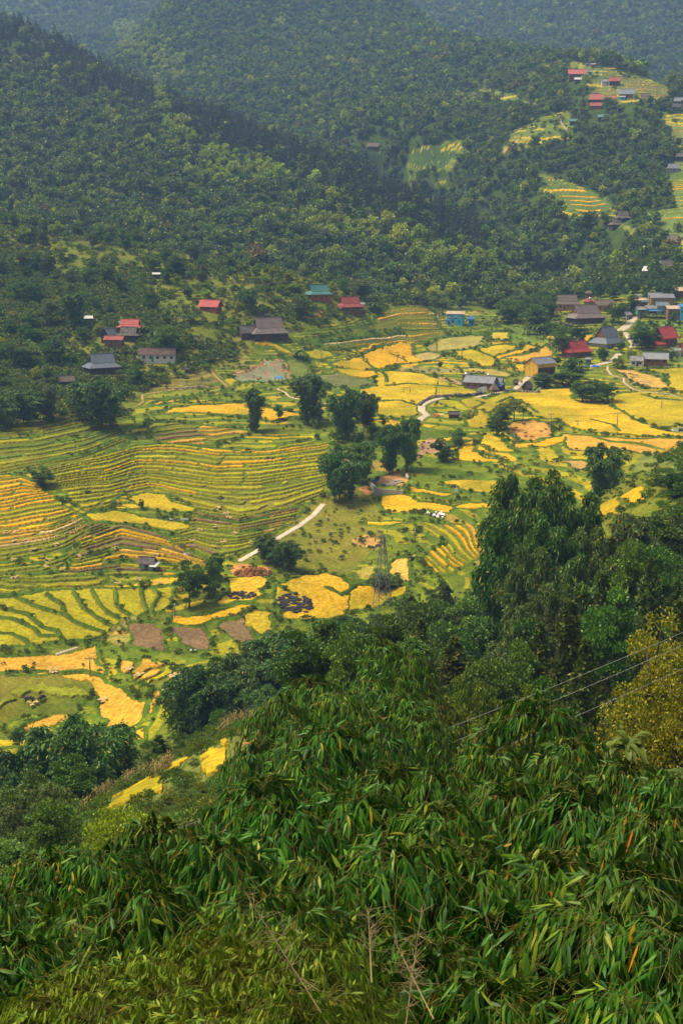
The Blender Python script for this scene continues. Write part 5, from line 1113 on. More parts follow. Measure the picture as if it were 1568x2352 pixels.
# candidate points: uniform over the ground, seen or nearly seen from the front
AREA = np.zeros((NR, NC)); dln = np.gradient(ln_rows)[:, None]
AREA = YY * YY * dln * (aa[1] - aa[0])
SEEN = (VV - VMIN) < 14
def sample_pts(mask, density, seed):
    """random ground points inside mask, density per square metre (array or number)"""
    rng = np.random.default_rng(seed); lam = AREA * density * mask
    k = rng.poisson(lam); i, j = np.nonzero(k); i = np.repeat(i, k[i, j]); j = np.repeat(j, k[np.nonzero(k)])
    fi = rng.random(len(i)) - .5; fj = rng.random(len(j)) - .5
    r = np.clip(i + fi, 0, NR - 1.001); c = np.clip(j + fj, 0, NC - 1.001)
    Y = np.exp(np.interp(r, np.arange(NR), ln_rows)); X = (aa[0] + c * (aa[1] - aa[0])) * Y
    i0 = r.astype(int); j0 = c.astype(int); f = r - i0; g = c - j0
    Z = (ZZ[i0, j0] * (1 - g) + ZZ[i0, j0 + 1] * g) * (1 - f) + (ZZ[i0 + 1, j0] * (1 - g) + ZZ[i0 + 1, j0 + 1] * g) * f
    ok = np.ones(len(X), bool)
    for q_, (a, b, c) in enumerate(KEEPOUT):
        if b > 778 or q_ % 3 == 0: ok &= (X - a) ** 2 + (Y - b) ** 2 > (c if b > 778 else c * .72) ** 2
    return np.c_[X, Y, Z + CZ][ok], i[ok], j[ok], rng
FRAME = (UU > -260) & (UU < 1830) & (VV > -260) & (VV < 2500)
BRIGHT = [[(430, 390), (500, 340), (640, 390), (670, 425), (560, 450), (470, 430)], [(350, 180), (420, 300), (440, 400), (400, 380), (360, 260)], [(250, 40), (420, 130), (430, 200), (330, 170), (280, 130)], [(690, 520), (760, 480), (860, 520), (960, 560), (1030, 590), (1010, 625), (900, 590), (800, 560), (720, 560)],
          [(930, 590), (1080, 580), (1150, 610), (1080, 640), (960, 630)], [(230, 210), (260, 240), (262, 300), (245, 290)], [(600, 55), (660, 60), (650, 90), (600, 90)], [(420, 280), (450, 360), (400, 340)]]
def ridge_v(u): return np.interp(u, [-300, 0, 150, 300, 450, 600, 750, 870, 1000, 1100, 1180, 1250], [-60, 52, 117, 190, 252, 318, 378, 420, 472, 532, 605, 672])
fid_clear = CLEAR | (FID > 0)
mass = (YY > 778) & ~fid_clear & SEEN & FRAME
def species(Pt, i, j, rng):
    u, v, y = UU[i, j], VV[i, j], Pt[:, 1]; n = len(u)
    base = rng.choice([0, 1, 2, 3, 4, 5, 8], n, p=[.38, .32, .10, .05, .036, .11, .004])
    left = (y < 1330) & (v > ridge_v(u) - 12) & (u < 1260) & (YY[i, j] < 1330) & (Pt[:, 0] < .10 * y)
    band = v - ridge_v(u)
    nz = fbm(Pt[:, 0] / 40, Pt[:, 1] / 40, 88, 2)
    pine = left & (rng.random(n) < np.clip(1.35 - band / (45 + 120 * nz), 0, .93))
    base = np.where(pine, rng.choice([6, 7], n), base)
    for poly in BRIGHT: base = np.where(in_poly(u, v, poly) & (rng.random(n) < .75), rng.choice([3, 4], n), base)
    return base, left, pine
Pt, i_, j_, rng = sample_pts(mass & (YY < 1340), .062, 301)
ix, left, pine = species(Pt, i_, j_, rng)
szs = rng.uniform(.45, .98, len(Pt)) * (1 + rng.uniform(.25, .7, len(Pt)) * (rng.random(len(Pt)) < .16)) * np.where(pine, .95, 1.0)
scatter('forest', Pt[left], szs[left], ix[left], 'dark wood of pines and broadleaf trees covering the steep left mountain', 'forest', 1)
r_ = ~left
scatter('forest', Pt[r_], szs[r_] * .95, ix[r_], 'bushy wood covering the ravine and the spur below the hilltop village', 'forest', 2)
Pt, i_, j_, rng = sample_pts(mass & (YY >= 1340) & (YY < 1960), .036, 302)
ix, _, _ = species(Pt, i_, j_, rng)
scatter('forest', Pt, rng.uniform(.6, 1.3, len(Pt)), ix, 'hazy green wood covering the middle hill at the top', 'forest', 3)
Pt, i_, j_, rng = sample_pts(mass & (YY >= 1960), .012, 303)
ix, _, _ = species(Pt, i_, j_, rng)
scatter('forest', Pt, rng.uniform(1.0, 1.8, len(Pt)), ix, 'far bluish wood on the distant mountainsides', 'forest', 4)
# shrubs and rough growth between the fields and up the left foothill
rough = (YY > 238) & (YY < 778) & ~(FID > 0) & ~CLEAR & SEEN & FRAME
hill_d = np.clip((ridge_h := fbm(XX / 26, YY / 26, 61, 3)) * 2.2 - .55, .05, 1.2)
foot = in_poly(UU, VV, FOOT)
dens = np.where(foot, np.where(UU > 330 + 60 * n1[..., 0], .26, .55) * np.clip(hill_d, .12, 1.2), np.where(BASIN, .04, .10) * hill_d)
rough &= ~paths_m
edge = FID > 0
for _ in range(7): edge = edge | np.roll(edge, 1, 0) | np.roll(edge, -1, 0) | np.roll(edge, 1, 1) | np.roll(edge, -1, 1)
dens = np.where(edge & ~foot, np.maximum(dens, .45 * np.clip(fbm(XX / 7, YY / 7, 63, 2) * 2.4 - .8, 0, 1)), dens)
Pt, i_, j_, rng = sample_pts(rough, dens, 305)
scatter('undergrowth', Pt, rng.uniform(.35, 1.1, len(Pt)) * np.where(foot[i_, j_], 1.55, .7), rng.choice([9, 10], len(Pt), p=[.7, .3]), 'low shrubs and rough growth on the banks and hillside', 'undergrowth', 5)
# weeds on banks and clearings among the far terraces
m2 = (YY > 778) & CLEAR & ~(FID > 0) & SEEN & FRAME
Pt, i_, j_, rng = sample_pts(m2, .03 * hill_d, 306)
scatter('undergrowth', Pt, rng.uniform(.7, 1.9, len(Pt)), rng.choice([9, 10], len(Pt)), 'scattered shrubs on the clearings of the wooded hills', 'undergrowth', 6)
# young growth under the trees of the near slope
SPUR = [(150, 1960), (200, 1820), (400, 1690), (560, 1590), (700, 1600), (640, 1700), (560, 1820), (420, 1900), (250, 2000)]
spur_m = in_poly(UU, VV, SPUR) & (YY > 95) & (YY < 200)
slopes_m = in_poly(UU, VV, [(1335, 1120), (1500, 1070), (1568, 1060), (1530, 1130), (1500, 1250), (1340, 1270)]) & (YY > 225)
m3 = ~spur_m & ~slopes_m & (YY > 50) & (YY < 300) & ~(FID > 0) & FRAME & ((UU > 700) | (YY < 236)) & (VV > 1030)
Pt, i_, j_, rng = sample_pts(m3, .26 * np.clip(hill_d, .45, 1.2), 307)
scatter('undergrowth', Pt, rng.uniform(.5, 1.5, len(Pt)), rng.choice([11, 12, 12], len(Pt)), 'leafy undergrowth covering the near slope below the trees', 'undergrowth', 7)
Pt, i_, j_, rng = sample_pts(spur_m & ~EDGE & ~(FID > 0), .5 * np.clip(hill_d, .35, 1.2), 308)
scatter('undergrowth', Pt, rng.uniform(.25, .75, len(Pt)), rng.choice([11, 11, 12], len(Pt)), 'weeds and low growth around the golden patches of the near spur', 'undergrowth', 8)
# ------------------------------------------------------------------ individual trees
def many(rows, name, cat, group=None):
    for k, r in enumerate(rows):
        key, u, v, d, wpx, lab = r[:6]
        if d < 0: place_base(key, u, v, -d, wpx, lab, cat, name, group, seed=k * 3 + int(u))
        else: place_top(key, u, v, d, wpx, lab, cat, name, group, seed=k * 3 + int(u))
GV = 'bamboo clumps standing in the valley'
many([('bam2', 580, 888, -992, 46, 'slim dark bamboo clump standing alone between the two bright golden fields'),
      ('bam2', 714, 858, -975, 72, 'tall dark bamboo clump beside the footpath below the cabbage plot'),
      ('bam0', 790, 890, -1010, 70, 'dark bamboo clump behind the wide yellow rice field, left of a pair'),
      ('bam1', 840, 900, -990, 52, 'dark bamboo clump touching the left edge of the wide yellow rice field'),
      ('bam2', 890, 970, -1085, 60, 'dark bamboo clump left of the reddish dug ground'),
      ('bam1', 940, 958, -1085, 52, 'dark bamboo clump against the reddish dug ground'),
      ('bam0', 785, 1032, -1152, 95, 'broad dark bamboo clump at the edge of the left terraces'),
      ('bam1', 832, 1012, -1110, 70, 'dark bamboo clump above the concrete retaining wall'),
      ('bam1', 1388, 1020, 338, 90, 'single dark bamboo clump under the long orange stubble field')], 'bamboo_clump', 'bamboo', GV)
many([('bam0', 1190, 1085, 208, 130, 'tall dark bamboo clump at the left end of the big grove, beside golden ledges'),
      ('bam1', 1262, 1085, 200, 130, 'tall dark bamboo clump in the middle of the big grove'),
      ('bam2', 1322, 1095, 205, 105, 'tall dark bamboo clump at the right end of the big grove'),
      ('bam0', 1168, 1190, 190, 120, 'dark bamboo clump reaching down the left side of the big grove'),
      ('bam1', 1262, 1190, 192, 120, 'dark bamboo clump low in front of the big grove')], 'bamboo_clump', 'bamboo', 'bamboo clumps of the big grove')
many([('bam0', 180, 1628, 190, 190, 'largest dark bamboo clump of the front left group, below the orange field'),
      ('bam1', 105, 1690, 192, 130, 'dark bamboo clump left of the largest one at the front left'),
      ('bam2', 258, 1690, 195, 90, 'narrow dark bamboo clump right of the largest one at the front left'),
      ('bam0', 10, 1730, 185, 140, 'dark bamboo clump cut by the left edge'),
      ('bamg0', 60, 1815, 140, 170, 'grey green bamboo clump at the left edge in front of the dark group'),
      ('bamg1', 150, 1850, 138, 110, 'grey green bamboo clump beside the end of the maize row'),
      ('tree1', 20, 1930, 112, 130, 'round leafy tree low at the left edge, in front of the grey green bamboo')], 'bamboo_clump', 'bamboo', 'bamboo clumps at the front left')
many([('bam1', 420, 1560, 235, 95, 'dark bamboo clump at the end of the small orange terraces'),
      ('bam0', 470, 1520, 232, 120, 'dark bamboo clump below the brown stubble plots, left of three'),
      ('bam2', 540, 1500, 238, 110, 'dark bamboo clump below the brown stubble plots, middle of three'),
      ('bam1', 600, 1525, 232, 110, 'dark bamboo clump below the brown stubble plots, right of three'),
      ('bam0', 650, 1440, 246, 130, 'dark bamboo clump right under the burnt field, left of the pair'),
      ('bam2', 740, 1440, 246, 110, 'dark bamboo clump right under the burnt field, right of the pair'),
      ('bam1', 815, 1425, 242, 110, 'dark bamboo clump left of the pylon foot'),
      ('bam0', 700, 1480, 222, 150, 'wide dark bamboo clump in front of the pair under the burnt field'),
      ('bam1', 790, 1495, 215, 130, 'dark bamboo clump above the yellowish bamboo plumes'),
      ('bam2', 880, 1430, 230, 110, 'dark bamboo clump right below the pylon foot')], 'bamboo_clump', 'bamboo', 'bamboo clumps in the belt below the terraces')
many([('bamg0', 1230, 1250, 184, 130, 'pale grey green bamboo below the big grove'),
      ('bamg1', 1185, 1385, 172, 120, 'pale grey green bamboo arching over the wooded slope, centre'),
      ('bamg0', 1275, 1335, 176, 110, 'pale grey green bamboo right of the centre one on the wooded slope'),
      ('bamg1', 1150, 1470, 150, 120, 'pale grey green bamboo above the green clearing'),
      ('bamg0', 1345, 1205, 192, 110, 'pale grey green bamboo right of the big grove'),
      ('bamg1', 1440, 1175, 204, 120, 'pale grey green bamboo below the golden slope near the right edge'),
      ('bamg0', 1030, 1390, 228, 110, 'pale grey green bamboo right of the pylon, low on the slope')], 'bamboo_clump', 'bamboo', 'pale bamboos on the right slope')
many([('fir0', 1310, 1395, 136, 170, 'broad dark conifer with reddish tips in the middle of the right slope'),
      ('fir1', 1240, 1440, 142, 120, 'dark conifer left of the broad one on the right slope'),
      ('fir0', 1405, 1245, 190, 90, 'slim conifer under the golden slope, left of two'),
      ('fir1', 1478, 1195, 204, 80, 'slim conifer under the golden slope, right of two'),
      ('fir1', 1385, 1330, 164, 120, 'conifer behind the broad dark one'),
      ('fir0', 1495, 1290, 172, 120, 'dark conifer near the right edge, above the yellowish tree'),
      ('fir1', 1345, 1480, 112, 150, 'dark conifer crossed by the power wires'),
      ('fir0', 1560, 1390, 130, 150, 'dark conifer cut by the right edge'),
      ('pine0', 945, 1375, 246, 60, 'small pointed conifer right of the pylon foot'),
      ('pine0', 975, 1400, 240, 50, 'smallest pointed conifer right of the pylon foot'),
      ('fir0', 365, 1690, 172, 100, 'small conifer at the top of the maize row')], 'conifer_tree', 'tree', 'conifers of the right slope')
many([('olive_tree', 1492, 1392, 68, 225, 'tall yellowish leafy tree in front of the right slope'),
      ('olive_tree', 1580, 1460, 66, 190, 'yellowish leafy tree cut by the right edge'),
      ('feather_tree', 290, 1868, 76, 190, 'flat topped feathery bright green tree below the near golden field'),
      ('tree0', 1090, 1380, 222, 130, 'round green tree left of the pale bamboo on the slope'),
      ('tree1', 1125, 1330, 228, 110, 'green tree at the left foot of the big grove'),
      ('tree1', 1050, 1470, 164, 130, 'round green tree above the small green clearing'),
      ('tree0', 975, 1470, 172, 120, 'round green tree at the left of the green clearing'),
      ('tree4', 905, 1500, 166, 120, 'wide green tree behind the yellowish bamboo plumes'),
      ('tree1', 1195, 1520, 130, 120, 'round green tree left of the dark conifers'),
      ('tree0', 1440, 1250, 182, 110, 'round green tree between the two slim conifers'),
      ('tree4', 1540, 1080, 250, 110, 'wide dark green tree under the grassy bank at the right edge'),
      ('tree0', 1568, 1060, 245, 90, 'round dark green tree cut by the right edge, top of the bank'),
      ('tree1', 1545, 1170, 215, 130, 'tall green tree at the right edge below the golden slope'),
      ('tree0', 440, 1790, 118, 90, 'dark leafy tree beside the near golden field'),
      ('tree4', 500, 1725, 132, 80, 'dark bush like tree between the near golden patches'),
      ('tree1', 545, 1760, 112, 90, 'small round tree right of the near golden patches'),
      ('tree1', 470, 1860, 72, 150, 'loose leafy tree behind the power wire, right of the feathery one'),
      ('tree0', 335, 1820, 118, 80, 'low round tree in front of the near golden field')], 'leafy_tree', 'tree', 'leafy trees of the near slopes')
many([('bamy0', 1000, 1590, 96, 140, 'yellow green fine leaved bamboo below the green clearing, left of four'),
      ('bamy1', 1080, 1560, 100, 140, 'yellow green fine leaved bamboo below the green clearing, second of four'),
      ('bamy0', 1150, 1620, 92, 150, 'yellow green fine leaved bamboo below the green clearing, third of four'),
      ('bamy1', 1215, 1580, 98, 120, 'yellow green fine leaved bamboo below the green clearing, right of four'),
      ('bamy1', 930, 1640, 84, 130, 'yellow green fine leaved bamboo crossed by the wires'),
      ('bamy0', 1060, 1680, 72, 140, 'yellow green fine leaved bamboo under the wires, in front'),
      ('bamy0', 640, 1740, 80, 110, 'yellow green bamboo left of the near plumes'),
      ('bamy1', 600, 1800, 66, 110, 'yellow green bamboo below the near golden patches')], 'bamboo_clump', 'bamboo', 'fine leaved bamboos below the clearing')
# belt of trees along the left, above the green terraces, and trees about the houses
many([('bam0', 235, 862, -985, 120, 'huge dark bamboo clump below the blue grey roof'),
      ('bam1', 190, 880, -965, 70, 'dark bamboo clump left of the huge one below the blue grey roof'),
      ('bamg1', 115, 868, -965, 80, 'drooping green bamboo above the terrace fence'),
      ('bam1', 60, 895, -975, 80, 'dark bamboo clump above the terrace fence, near the left edge'),
      ('bam0', 10, 915, -985, 80, 'dark bamboo clump at the left edge above the fence'),
      ('tree3', 118, 684, -752, 46, 'pale slender tree standing above the wood on the left hillside'),
      ('bam2', 178, 668, -760, 56, 'tall dark bamboo clump beside the small white roofed hut'),
      ('tree0', 380, 750, -818, 72, 'round dark tree behind the long red and brown roofed house'),
      ('bam1', 575, 660, -720, 44, 'dark bamboo clump above the big grey farmhouse'),
      ('tree0', 692, 690, -732, 40, 'dark round tree below the teal roofed house'),
      ('tree3', 830, 640, -690, 60, 'grey green tree behind the red roofed farmhouse'),
      ('tree1', 45, 780, -850, 70, 'dark leafy tree on the left hillside near the left edge'),
      ('tree1', 130, 770, -840, 60, 'thin leafy tree beside the hillside lamp post'),
      ('tree0', 315, 840, -890, 44, 'small tree right of the blue grey roof')], 'hillside_tree', 'tree', 'notable trees of the left hillside')
many([('tree0', 1290, 752, -815, 62, 'dark round tree behind the red roofed village house'),
      ('tree1', 1322, 742, -790, 44, 'dark leafy tree in front of the orange plot'),
      ('tree4', 1418, 694, -742, 44, 'bright leafy tree right of the brown roofed house'),
      ('tree0', 1450, 680, -724, 40, 'green tree at the top of the village road'),
      ('tree0', 1473, 748, -802, 58, 'round green tree below the village stalls'),
      ('tree1', 1505, 750, -795, 34, 'small green tree left of the large red roof'),
      ('tree0', 1358, 875, -925, 70, 'round dark thicket tree standing in the golden field, middle'),
      ('tree1', 1335, 868, -922, 60, 'dark thicket tree standing in the golden field, left'),
      ('tree4', 1392, 876, -922, 50, 'browner thicket tree standing in the golden field, right'),
      ('tree1', 1290, 845, -888, 70, 'leafy tree beside the yellow barn'),
      ('tree0', 1318, 826, -882, 60, 'leafy tree in front of the red roofed village house'),
      ('tree0', 1250, 858, -890, 56, 'low leafy tree at the foot of the yellow barn'),
      ('thin_tree', 1180, 918, -970, 48, 'open branched tree beside the round stubble field'),
      ('thin_tree', 1200, 932, -965, 24, 'small open tree right of the branched one'),
      ('tree0', 1150, 928, -985, 58, 'dark round tree at the left of the round stubble field'),
      ('tree1', 1140, 958, -998, 36, 'small dark tree below the round stubble trees'),
      ('thin_tree', 1278, 960, -986, 24, 'small bushy tree at the right of the round stubble field'),
      ('tree0', 1010, 830, -843, 16, 'round haystack like bush on the pale stubble plot'),
      ('tree1', 1230, 700, -760, 60, 'leafy tree above the banana plants near the blue house'),
      ('tree0', 1165, 690, -742, 70, 'leafy tree right of the blue pump house')], 'village_tree', 'tree', 'trees in the village basin')
many([('tree1', 435, 1288, -1398, 66, 'dark leafy tree below the grey field hut, left'),
      ('tree0', 480, 1290, -1372, 60, 'leafy tree below the grey field hut, right'),
      ('tree1', 500, 1270, -1332, 40, 'small tree beside the brown harvested terraces'),
      ('bam1', 612, 1230, -1292, 50, 'dark bamboo left of the red earth bank road'),
      ('bam1', 662, 1245, -1312, 56, 'dark bamboo right of the red earth bank'),
      ('bam1', 640, 1262, -1300, 44, 'small dark bamboo between two others at the red earth bank'),
      ('tree0', 880, 1318, -1352, 66, 'low round tree beside the pylon'),
      ('tree1', 325, 1146, -1171, 14, 'tiny tree standing in the middle yellow field'),
      ('tree0', 1015, 1010, -1060, 56, 'leafy tree right of the reddish dug ground'),
      ('tree0', 1050, 985, -1022, 40, 'bush like tree below the log hut'),
      ('tree1', 95, 1075, -1116, 60, 'low bushy tree in the gully beside the golden spur')], 'field_tree', 'tree', 'trees among the terraces')
# banana plants
many([('banana0', 424, 716, -742, 28, 'banana plant with broad leaves on the left hillside, left of two'), ('banana1', 446, 714, -742, 30, 'banana plant with broad leaves on the left hillside, right of two'),
      ('banana0', 330, 742, -770, 30, 'banana plant behind the red roofed cluster'), ('banana1', 350, 752, -785, 26, 'banana plant right of the red roofed cluster'),
      ('banana1', 688, 796, -826, 38, 'banana plant beside the vegetable plots'), ('banana0', 855, 686, -716, 36, 'banana plant beside the red roofed farmhouse'),
      ('banana0', 1215, 738, -768, 34, 'banana plant on the slope near the blue house, left of two'), ('banana1', 1240, 735, -768, 34, 'banana plant on the slope near the blue house, right of two'),
      ('banana0', 1330, 815, -850, 36, 'banana plant in front of the red village roof'), ('banana1', 1228, 690, -710, 20, 'small upright banana plant in the village hedge'),
      ('banana1', 1434, 1655, 62, 110, 'large banana plant below the yellowish tree'), ('banana0', 1560, 1735, 52, 110, 'banana plant at the right edge under the yellowish tree'),
      ('banana0', 880, 332, 1180, 22, 'banana plant beside the lone grey hut above the ravine'), ('banana1', 905, 320, 1190, 22, 'banana plant right of the lone hut above the ravine')], 'banana_plant', 'plant', 'banana plants')
# trees of the left hillside wood, each its own
rngT = np.random.default_rng(77)
def wood(n, poly, dens_seed, keys, hr, label, group, name, gap=5.0, dmin=240, near=False):
    M = np.zeros((NR, NC), bool); M |= in_poly(UU, VV, poly) & (YY > dmin) & (YY < (300 if near else 776)) & (SEEN | near) & ~(FID > 0) & ~paths_m & ~spur_m & ~slopes_m
    i, j = np.nonzero(M); wgt = AREA[i, j] ** .75; wgt /= wgt.sum(); got = []; tries = 0
    cand = rngT.choice(len(i), size=min(len(i), n * 12), p=wgt, replace=True)
    for q in cand:
        X, Y = XX[i[q], j[q]], YY[i[q], j[q]]
        if any((X - a) ** 2 + (Y - b) ** 2 < gap * gap for a, b in got): continue
        if any((X - a) ** 2 + (Y - b) ** 2 < c * c for a, b, c in KEEPOUT): continue
        got.append((X, Y)); k = keys[int(rngT.integers(len(keys)))]; H = rngT.uniform(*hr)
        place(k, X, Y, H, H * rngT.uniform(.62, .95), label, 'tree', name, group, seed=int(rngT.integers(1000)))
        if len(got) >= n: break
wood(95, [(-250, 440), (0, 505), (300, 560), (480, 600), (420, 640), (350, 660), (300, 700), (240, 720), (150, 700), (100, 760), (60, 850), (0, 880), (-250, 900)], 1, ['tree0', 'tree1', 'tree0', 'tree2', 'tree4', 'tree3'], (6, 10.5), 'leafy tree in the dense wood on the upper left hillside', 'trees of the upper left wood', 'wood_tree', 4.6)
wood(36, [(480, 600), (700, 640), (950, 700), (860, 700), (700, 680), (560, 720), (400, 690), (380, 650)], 2, ['tree0', 'tree2', 'tree1', 'tree3'], (3.5, 7), 'small tree scattered on the open crest behind the teal and red farmhouses', 'trees of the open crest', 'crest_tree', 5)
wood(40, [(-250, 800), (0, 760), (150, 700), (420, 700), (520, 760), (430, 840), (330, 880), (160, 900), (80, 890), (-250, 960)], 3, ['tree0', 'tree1', 'tree4', 'tree2'], (4.5, 8.5), 'garden tree among the houses of the left hillside', 'garden trees of the left hillside', 'garden_tree', 5)
wood(46, [(1180, 690), (1300, 680), (1470, 640), (1568, 640), (1568, 690), (1450, 690), (1300, 700), (1250, 760), (1180, 750)], 4, ['tree0', 'tree1', 'bam1', 'tree4'], (6, 11), 'leafy tree in the green belt behind the thatched village houses', 'trees behind the village', 'village_wood_tree', 5, 560)
wood(34, [(1240, 750), (1568, 740), (1568, 850), (1400, 850), (1280, 860)], 5, ['tree0', 'tree1', 'tree2'], (3, 6), 'small garden tree between the village houses and lanes', 'garden trees of the village', 'garden_tree', 5, 480)
wood(30, [(700, 920), (860, 960), (960, 1040), (900, 1080), (760, 1100), (700, 1000), (640, 960)], 6, ['tree1', 'tree0', 'bush1'], (2.5, 5), 'low tree in the thicket around the valley bamboo clumps', 'low trees around the valley bamboos', 'thicket_tree', 4.5, 380)

wood(34, [(880, 1400), (1120, 1330), (1200, 1400), (1340, 1290), (1568, 1200), (1700, 1200), (1700, 1600), (1200, 1640), (900, 1620), (820, 1500)], 7, ['tree0', 'tree1', 'bamg1', 'fir1', 'tree4', 'bamy0'], (5, 9), 'tree in the mixed wood covering the near right slope', 'trees of the mixed near wood', 'slope_tree', 5, 100, True)
wood(36, [(380, 1660), (560, 1550), (880, 1490), (960, 1530), (900, 1640), (600, 1700), (420, 1720)], 8, ['bam1', 'tree1', 'tree0', 'bam0'], (5, 9), 'leafy tree in the dark belt between the terraces and the near bamboo', 'trees of the dark belt', 'belt_tree', 5, 120, True)
wood(22, [(-100, 1700), (100, 1720), (300, 1780), (330, 1880), (180, 2000), (-100, 2000)], 9, ['tree1', 'tree0', 'bamg0'], (4, 8), 'tree filling the gap between bamboo clumps at the front left', 'trees of the front left gap', 'belt_tree', 5, 80, True)
many([('tree0', 960, 1395, 205, 120, 'round deep green tree right below the pylon, above the belt'), ('tree4', 1045, 1415, 200, 150, 'broad deep green tree on the slope, right of the small pointed conifers'), ('bam1', 1130, 1420, 190, 130, 'dark bamboo clump at the foot of the big grove, left side'),
      ('tree1', 900, 1440, 200, 120, 'tall deep green tree at the left start of the right slope'), ('tree0', 1210, 1440, 168, 130, 'round deep green tree under the pale bamboos'), ('tree4', 1000, 1490, 150, 140, 'broad deep green tree left above the green clearing'),
      ('tree0', 850, 1480, 190, 130, 'round deep green tree behind the tallest yellowish plumes'), ('bam0', 1350, 1270, 182, 120, 'dark bamboo clump between the pale bamboos and the slim conifers'), ('tree1', 1420, 1350, 150, 130, 'tall deep green tree right of the broad conifer'),
      ('tree4', 1500, 1240, 196, 130, 'broad deep green tree under the right hand conifers'), ('tree0', 1130, 1520, 128, 140, 'round deep green tree in the middle above the wires'), ('tree1', 1250, 1560, 108, 130, 'deep green tree just above the uppermost wire'), ('tree0', 1180, 1480, 140, 110, 'small round deep green tree below the pale bamboo')], 'leafy_tree', 'tree', 'deep green trees stepping down the right slope')
# ------------------------------------------------------------------ the near bamboo
def near_plume(key, seed, n=64, size=(.17, .30), wid=(.014, .021), rad=1.12, down=3.0, leafm=None, per=(5, 9), nodes=5, tk=.75):
    """the arching, drooping head of one bamboo: sprays of leaf fans hanging from thin twigs"""
    rng = np.random.default_rng(seed); tw = MB(); P_, D_, S_, L_, W_ = [], [], [], [], []
    lob = rng.random(6) * 6.283
    for k in range(n):
        f0 = (k + rng.random()) / n; h = -down * f0 ** 1.5; a = lob[rng.integers(6)] + rng.normal() * .5; e = np.array([math.cos(a), math.sin(a), 0.])
        ln = rad * (1.25 - .75 * abs(f0 - .28) / .72 if f0 > .28 else .65 + .6 * f0 / .28) * rng.uniform(.7, 1.12); el = 1.05 - .95 * f0 + rng.normal() * .2
        ts = np.linspace(0, 1, 8); pts = e[None] * (ln * (ts * max(.25, math.cos(el)) + .30 * ts ** 2))[:, None]; pts[:, 2] = h + ln * (ts * math.sin(el) - (.95 + .3 * rng.random()) * ts ** 2.2)
        pts[:, :2] += np.cumsum(rng.normal(size=(8, 2)) * .02, 0)
        tw.tube([tuple(q) for q in pts[3:]], [q * tk for q in (.0035, .003, .0025, .002, .0015)], 3, False)
        for j in range(nodes):
            t = min(1, (.12 if f0 < .3 else .25) + (.88 if f0 < .3 else .75) * (j + .2 + rng.random() * .6) / nodes); i = min(6, int(t * 7)); q = np.array([np.interp(t, ts, pts[:, c]) for c in range(3)])
            tg = pts[i + 1] - pts[i]; tg = tg / np.linalg.norm(tg); side = np.array([-e[1], e[0], 0]); sgn = rng.choice([-1, 1]) if j < nodes - 1 else 0
            sub = tg * .7 + side * sgn * rng.uniform(.4, 1.0) + np.array([0, 0, .05]); sub /= np.linalg.norm(sub); sl_ = rng.uniform(.10, .34)
            tip = q + sub * sl_ + np.array([0, 0, -.25 * sl_]); tw.tube([tuple(q), tuple(q + sub * sl_ * .55), tuple(tip)], [.0022 * tk, .0018 * tk, .001 * tk], 3, False)
            m = rng.integers(*per); up_ = rng.random() < .10
            for z in range(m):
                f = z / max(1, m - 1); lat = (f - .5) * 2
                d = sub * .42 + side * (lat * .55) + np.array([0, 0, -1.05 + .35 * abs(lat)]) + rng.normal(size=3) * .09
                if up_: d[2] += .8
                nrm = e * .75 + np.array([0, 0, .75]) + side * lat * .5 + rng.normal(size=3) * .32
                P_.append(q + (tip - q) * (1 - .55 * abs(lat) * rng.random())); D_.append(d); S_.append(np.cross(d, nrm)); L_.append(rng.uniform(*size) * (1 - .25 * abs(lat))); W_.append(rng.uniform(*wid))
    V, T, Q = leaves_fine(np.array(P_), np.array(D_), np.array(S_), np.array(L_), np.array(W_), rng.uniform(.05, .35, len(P_)))
    PROTO[key] = dict(leaf=mk_mesh(key + '_leaves', V, [T, Q], leafm), twig=tw.mesh(key + '_twigs', TWIG))
TWIG = mat('bamboo_twig', (.19, .19, .03), .6, .5, 4)
NB = leaf_mat('leaf_near_bamboo', [(0, (.013, .058, .007)), (.30, (.022, .090, .009)), (.62, (.040, .132, .012)), (.88, (.072, .185, .018)), (.965, (.15, .23, .02)), (.988, (.26, .24, .03)), (.994, (.40, .15, .015)), (1, (.48, .17, .02))], .14, .14, .45, .25, .012, 1.05)
NB2 = leaf_mat('leaf_fine_bamboo', [(0, (.055, .105, .008)), (.4, (.09, .165, .012)), (.8, (.14, .225, .018)), (.98, (.21, .26, .03)), (1, (.4, .25, .04))], .12, .2, .5, .25, .01, 1.1)
for k in range(5): near_plume('near%d' % k, 200 + k, 150 if not QUICK else 40, leafm=NB)
for k in range(3): near_plume('fine%d' % k, 220 + k, 130 if not QUICK else 60, (.08, .14), (.0075, .0105), .62, 1.3, NB2, (9, 14), 8, .4)
CULMN = mat('near_bamboo_culm', (.10, .13, .03), .5, .4, 2)
def near_bamboo(key, u, vtop, d, label, group, k, s=1.0, name='bamboo_plant'):
    x, y, z = ray(u, vtop); X = x / y * d; zt = z / y * d + CZ; g = ground_xy(X, d)
    g = min(g, zt - 3.0)
    t = empty(name, (X, d, g)); tag(t, label, 'bamboo', group); rngb = random.Random(k * 7 + 1)
    m = MB(); hh = zt - g; lean = rngb.uniform(-.5, .5)
    m.tube([(lean * 1.2, -.3, -1), (lean, 0, hh * .5), (lean * .4, 0, hh - .8), (0, 0, hh - .1)], [.05, .045, .03, .012], 7); m.build('culm', CULMN, t, smooth=True)
    p = PROTO[key]; rz = rngb.uniform(0, 6.28)
    f = obj('foliage', p['leaf'], t, (0, 0, hh), rz, (s, s, s)); b = obj('twigs', p['twig'], t, (0, 0, hh), rz, (s, s, s))
    return t
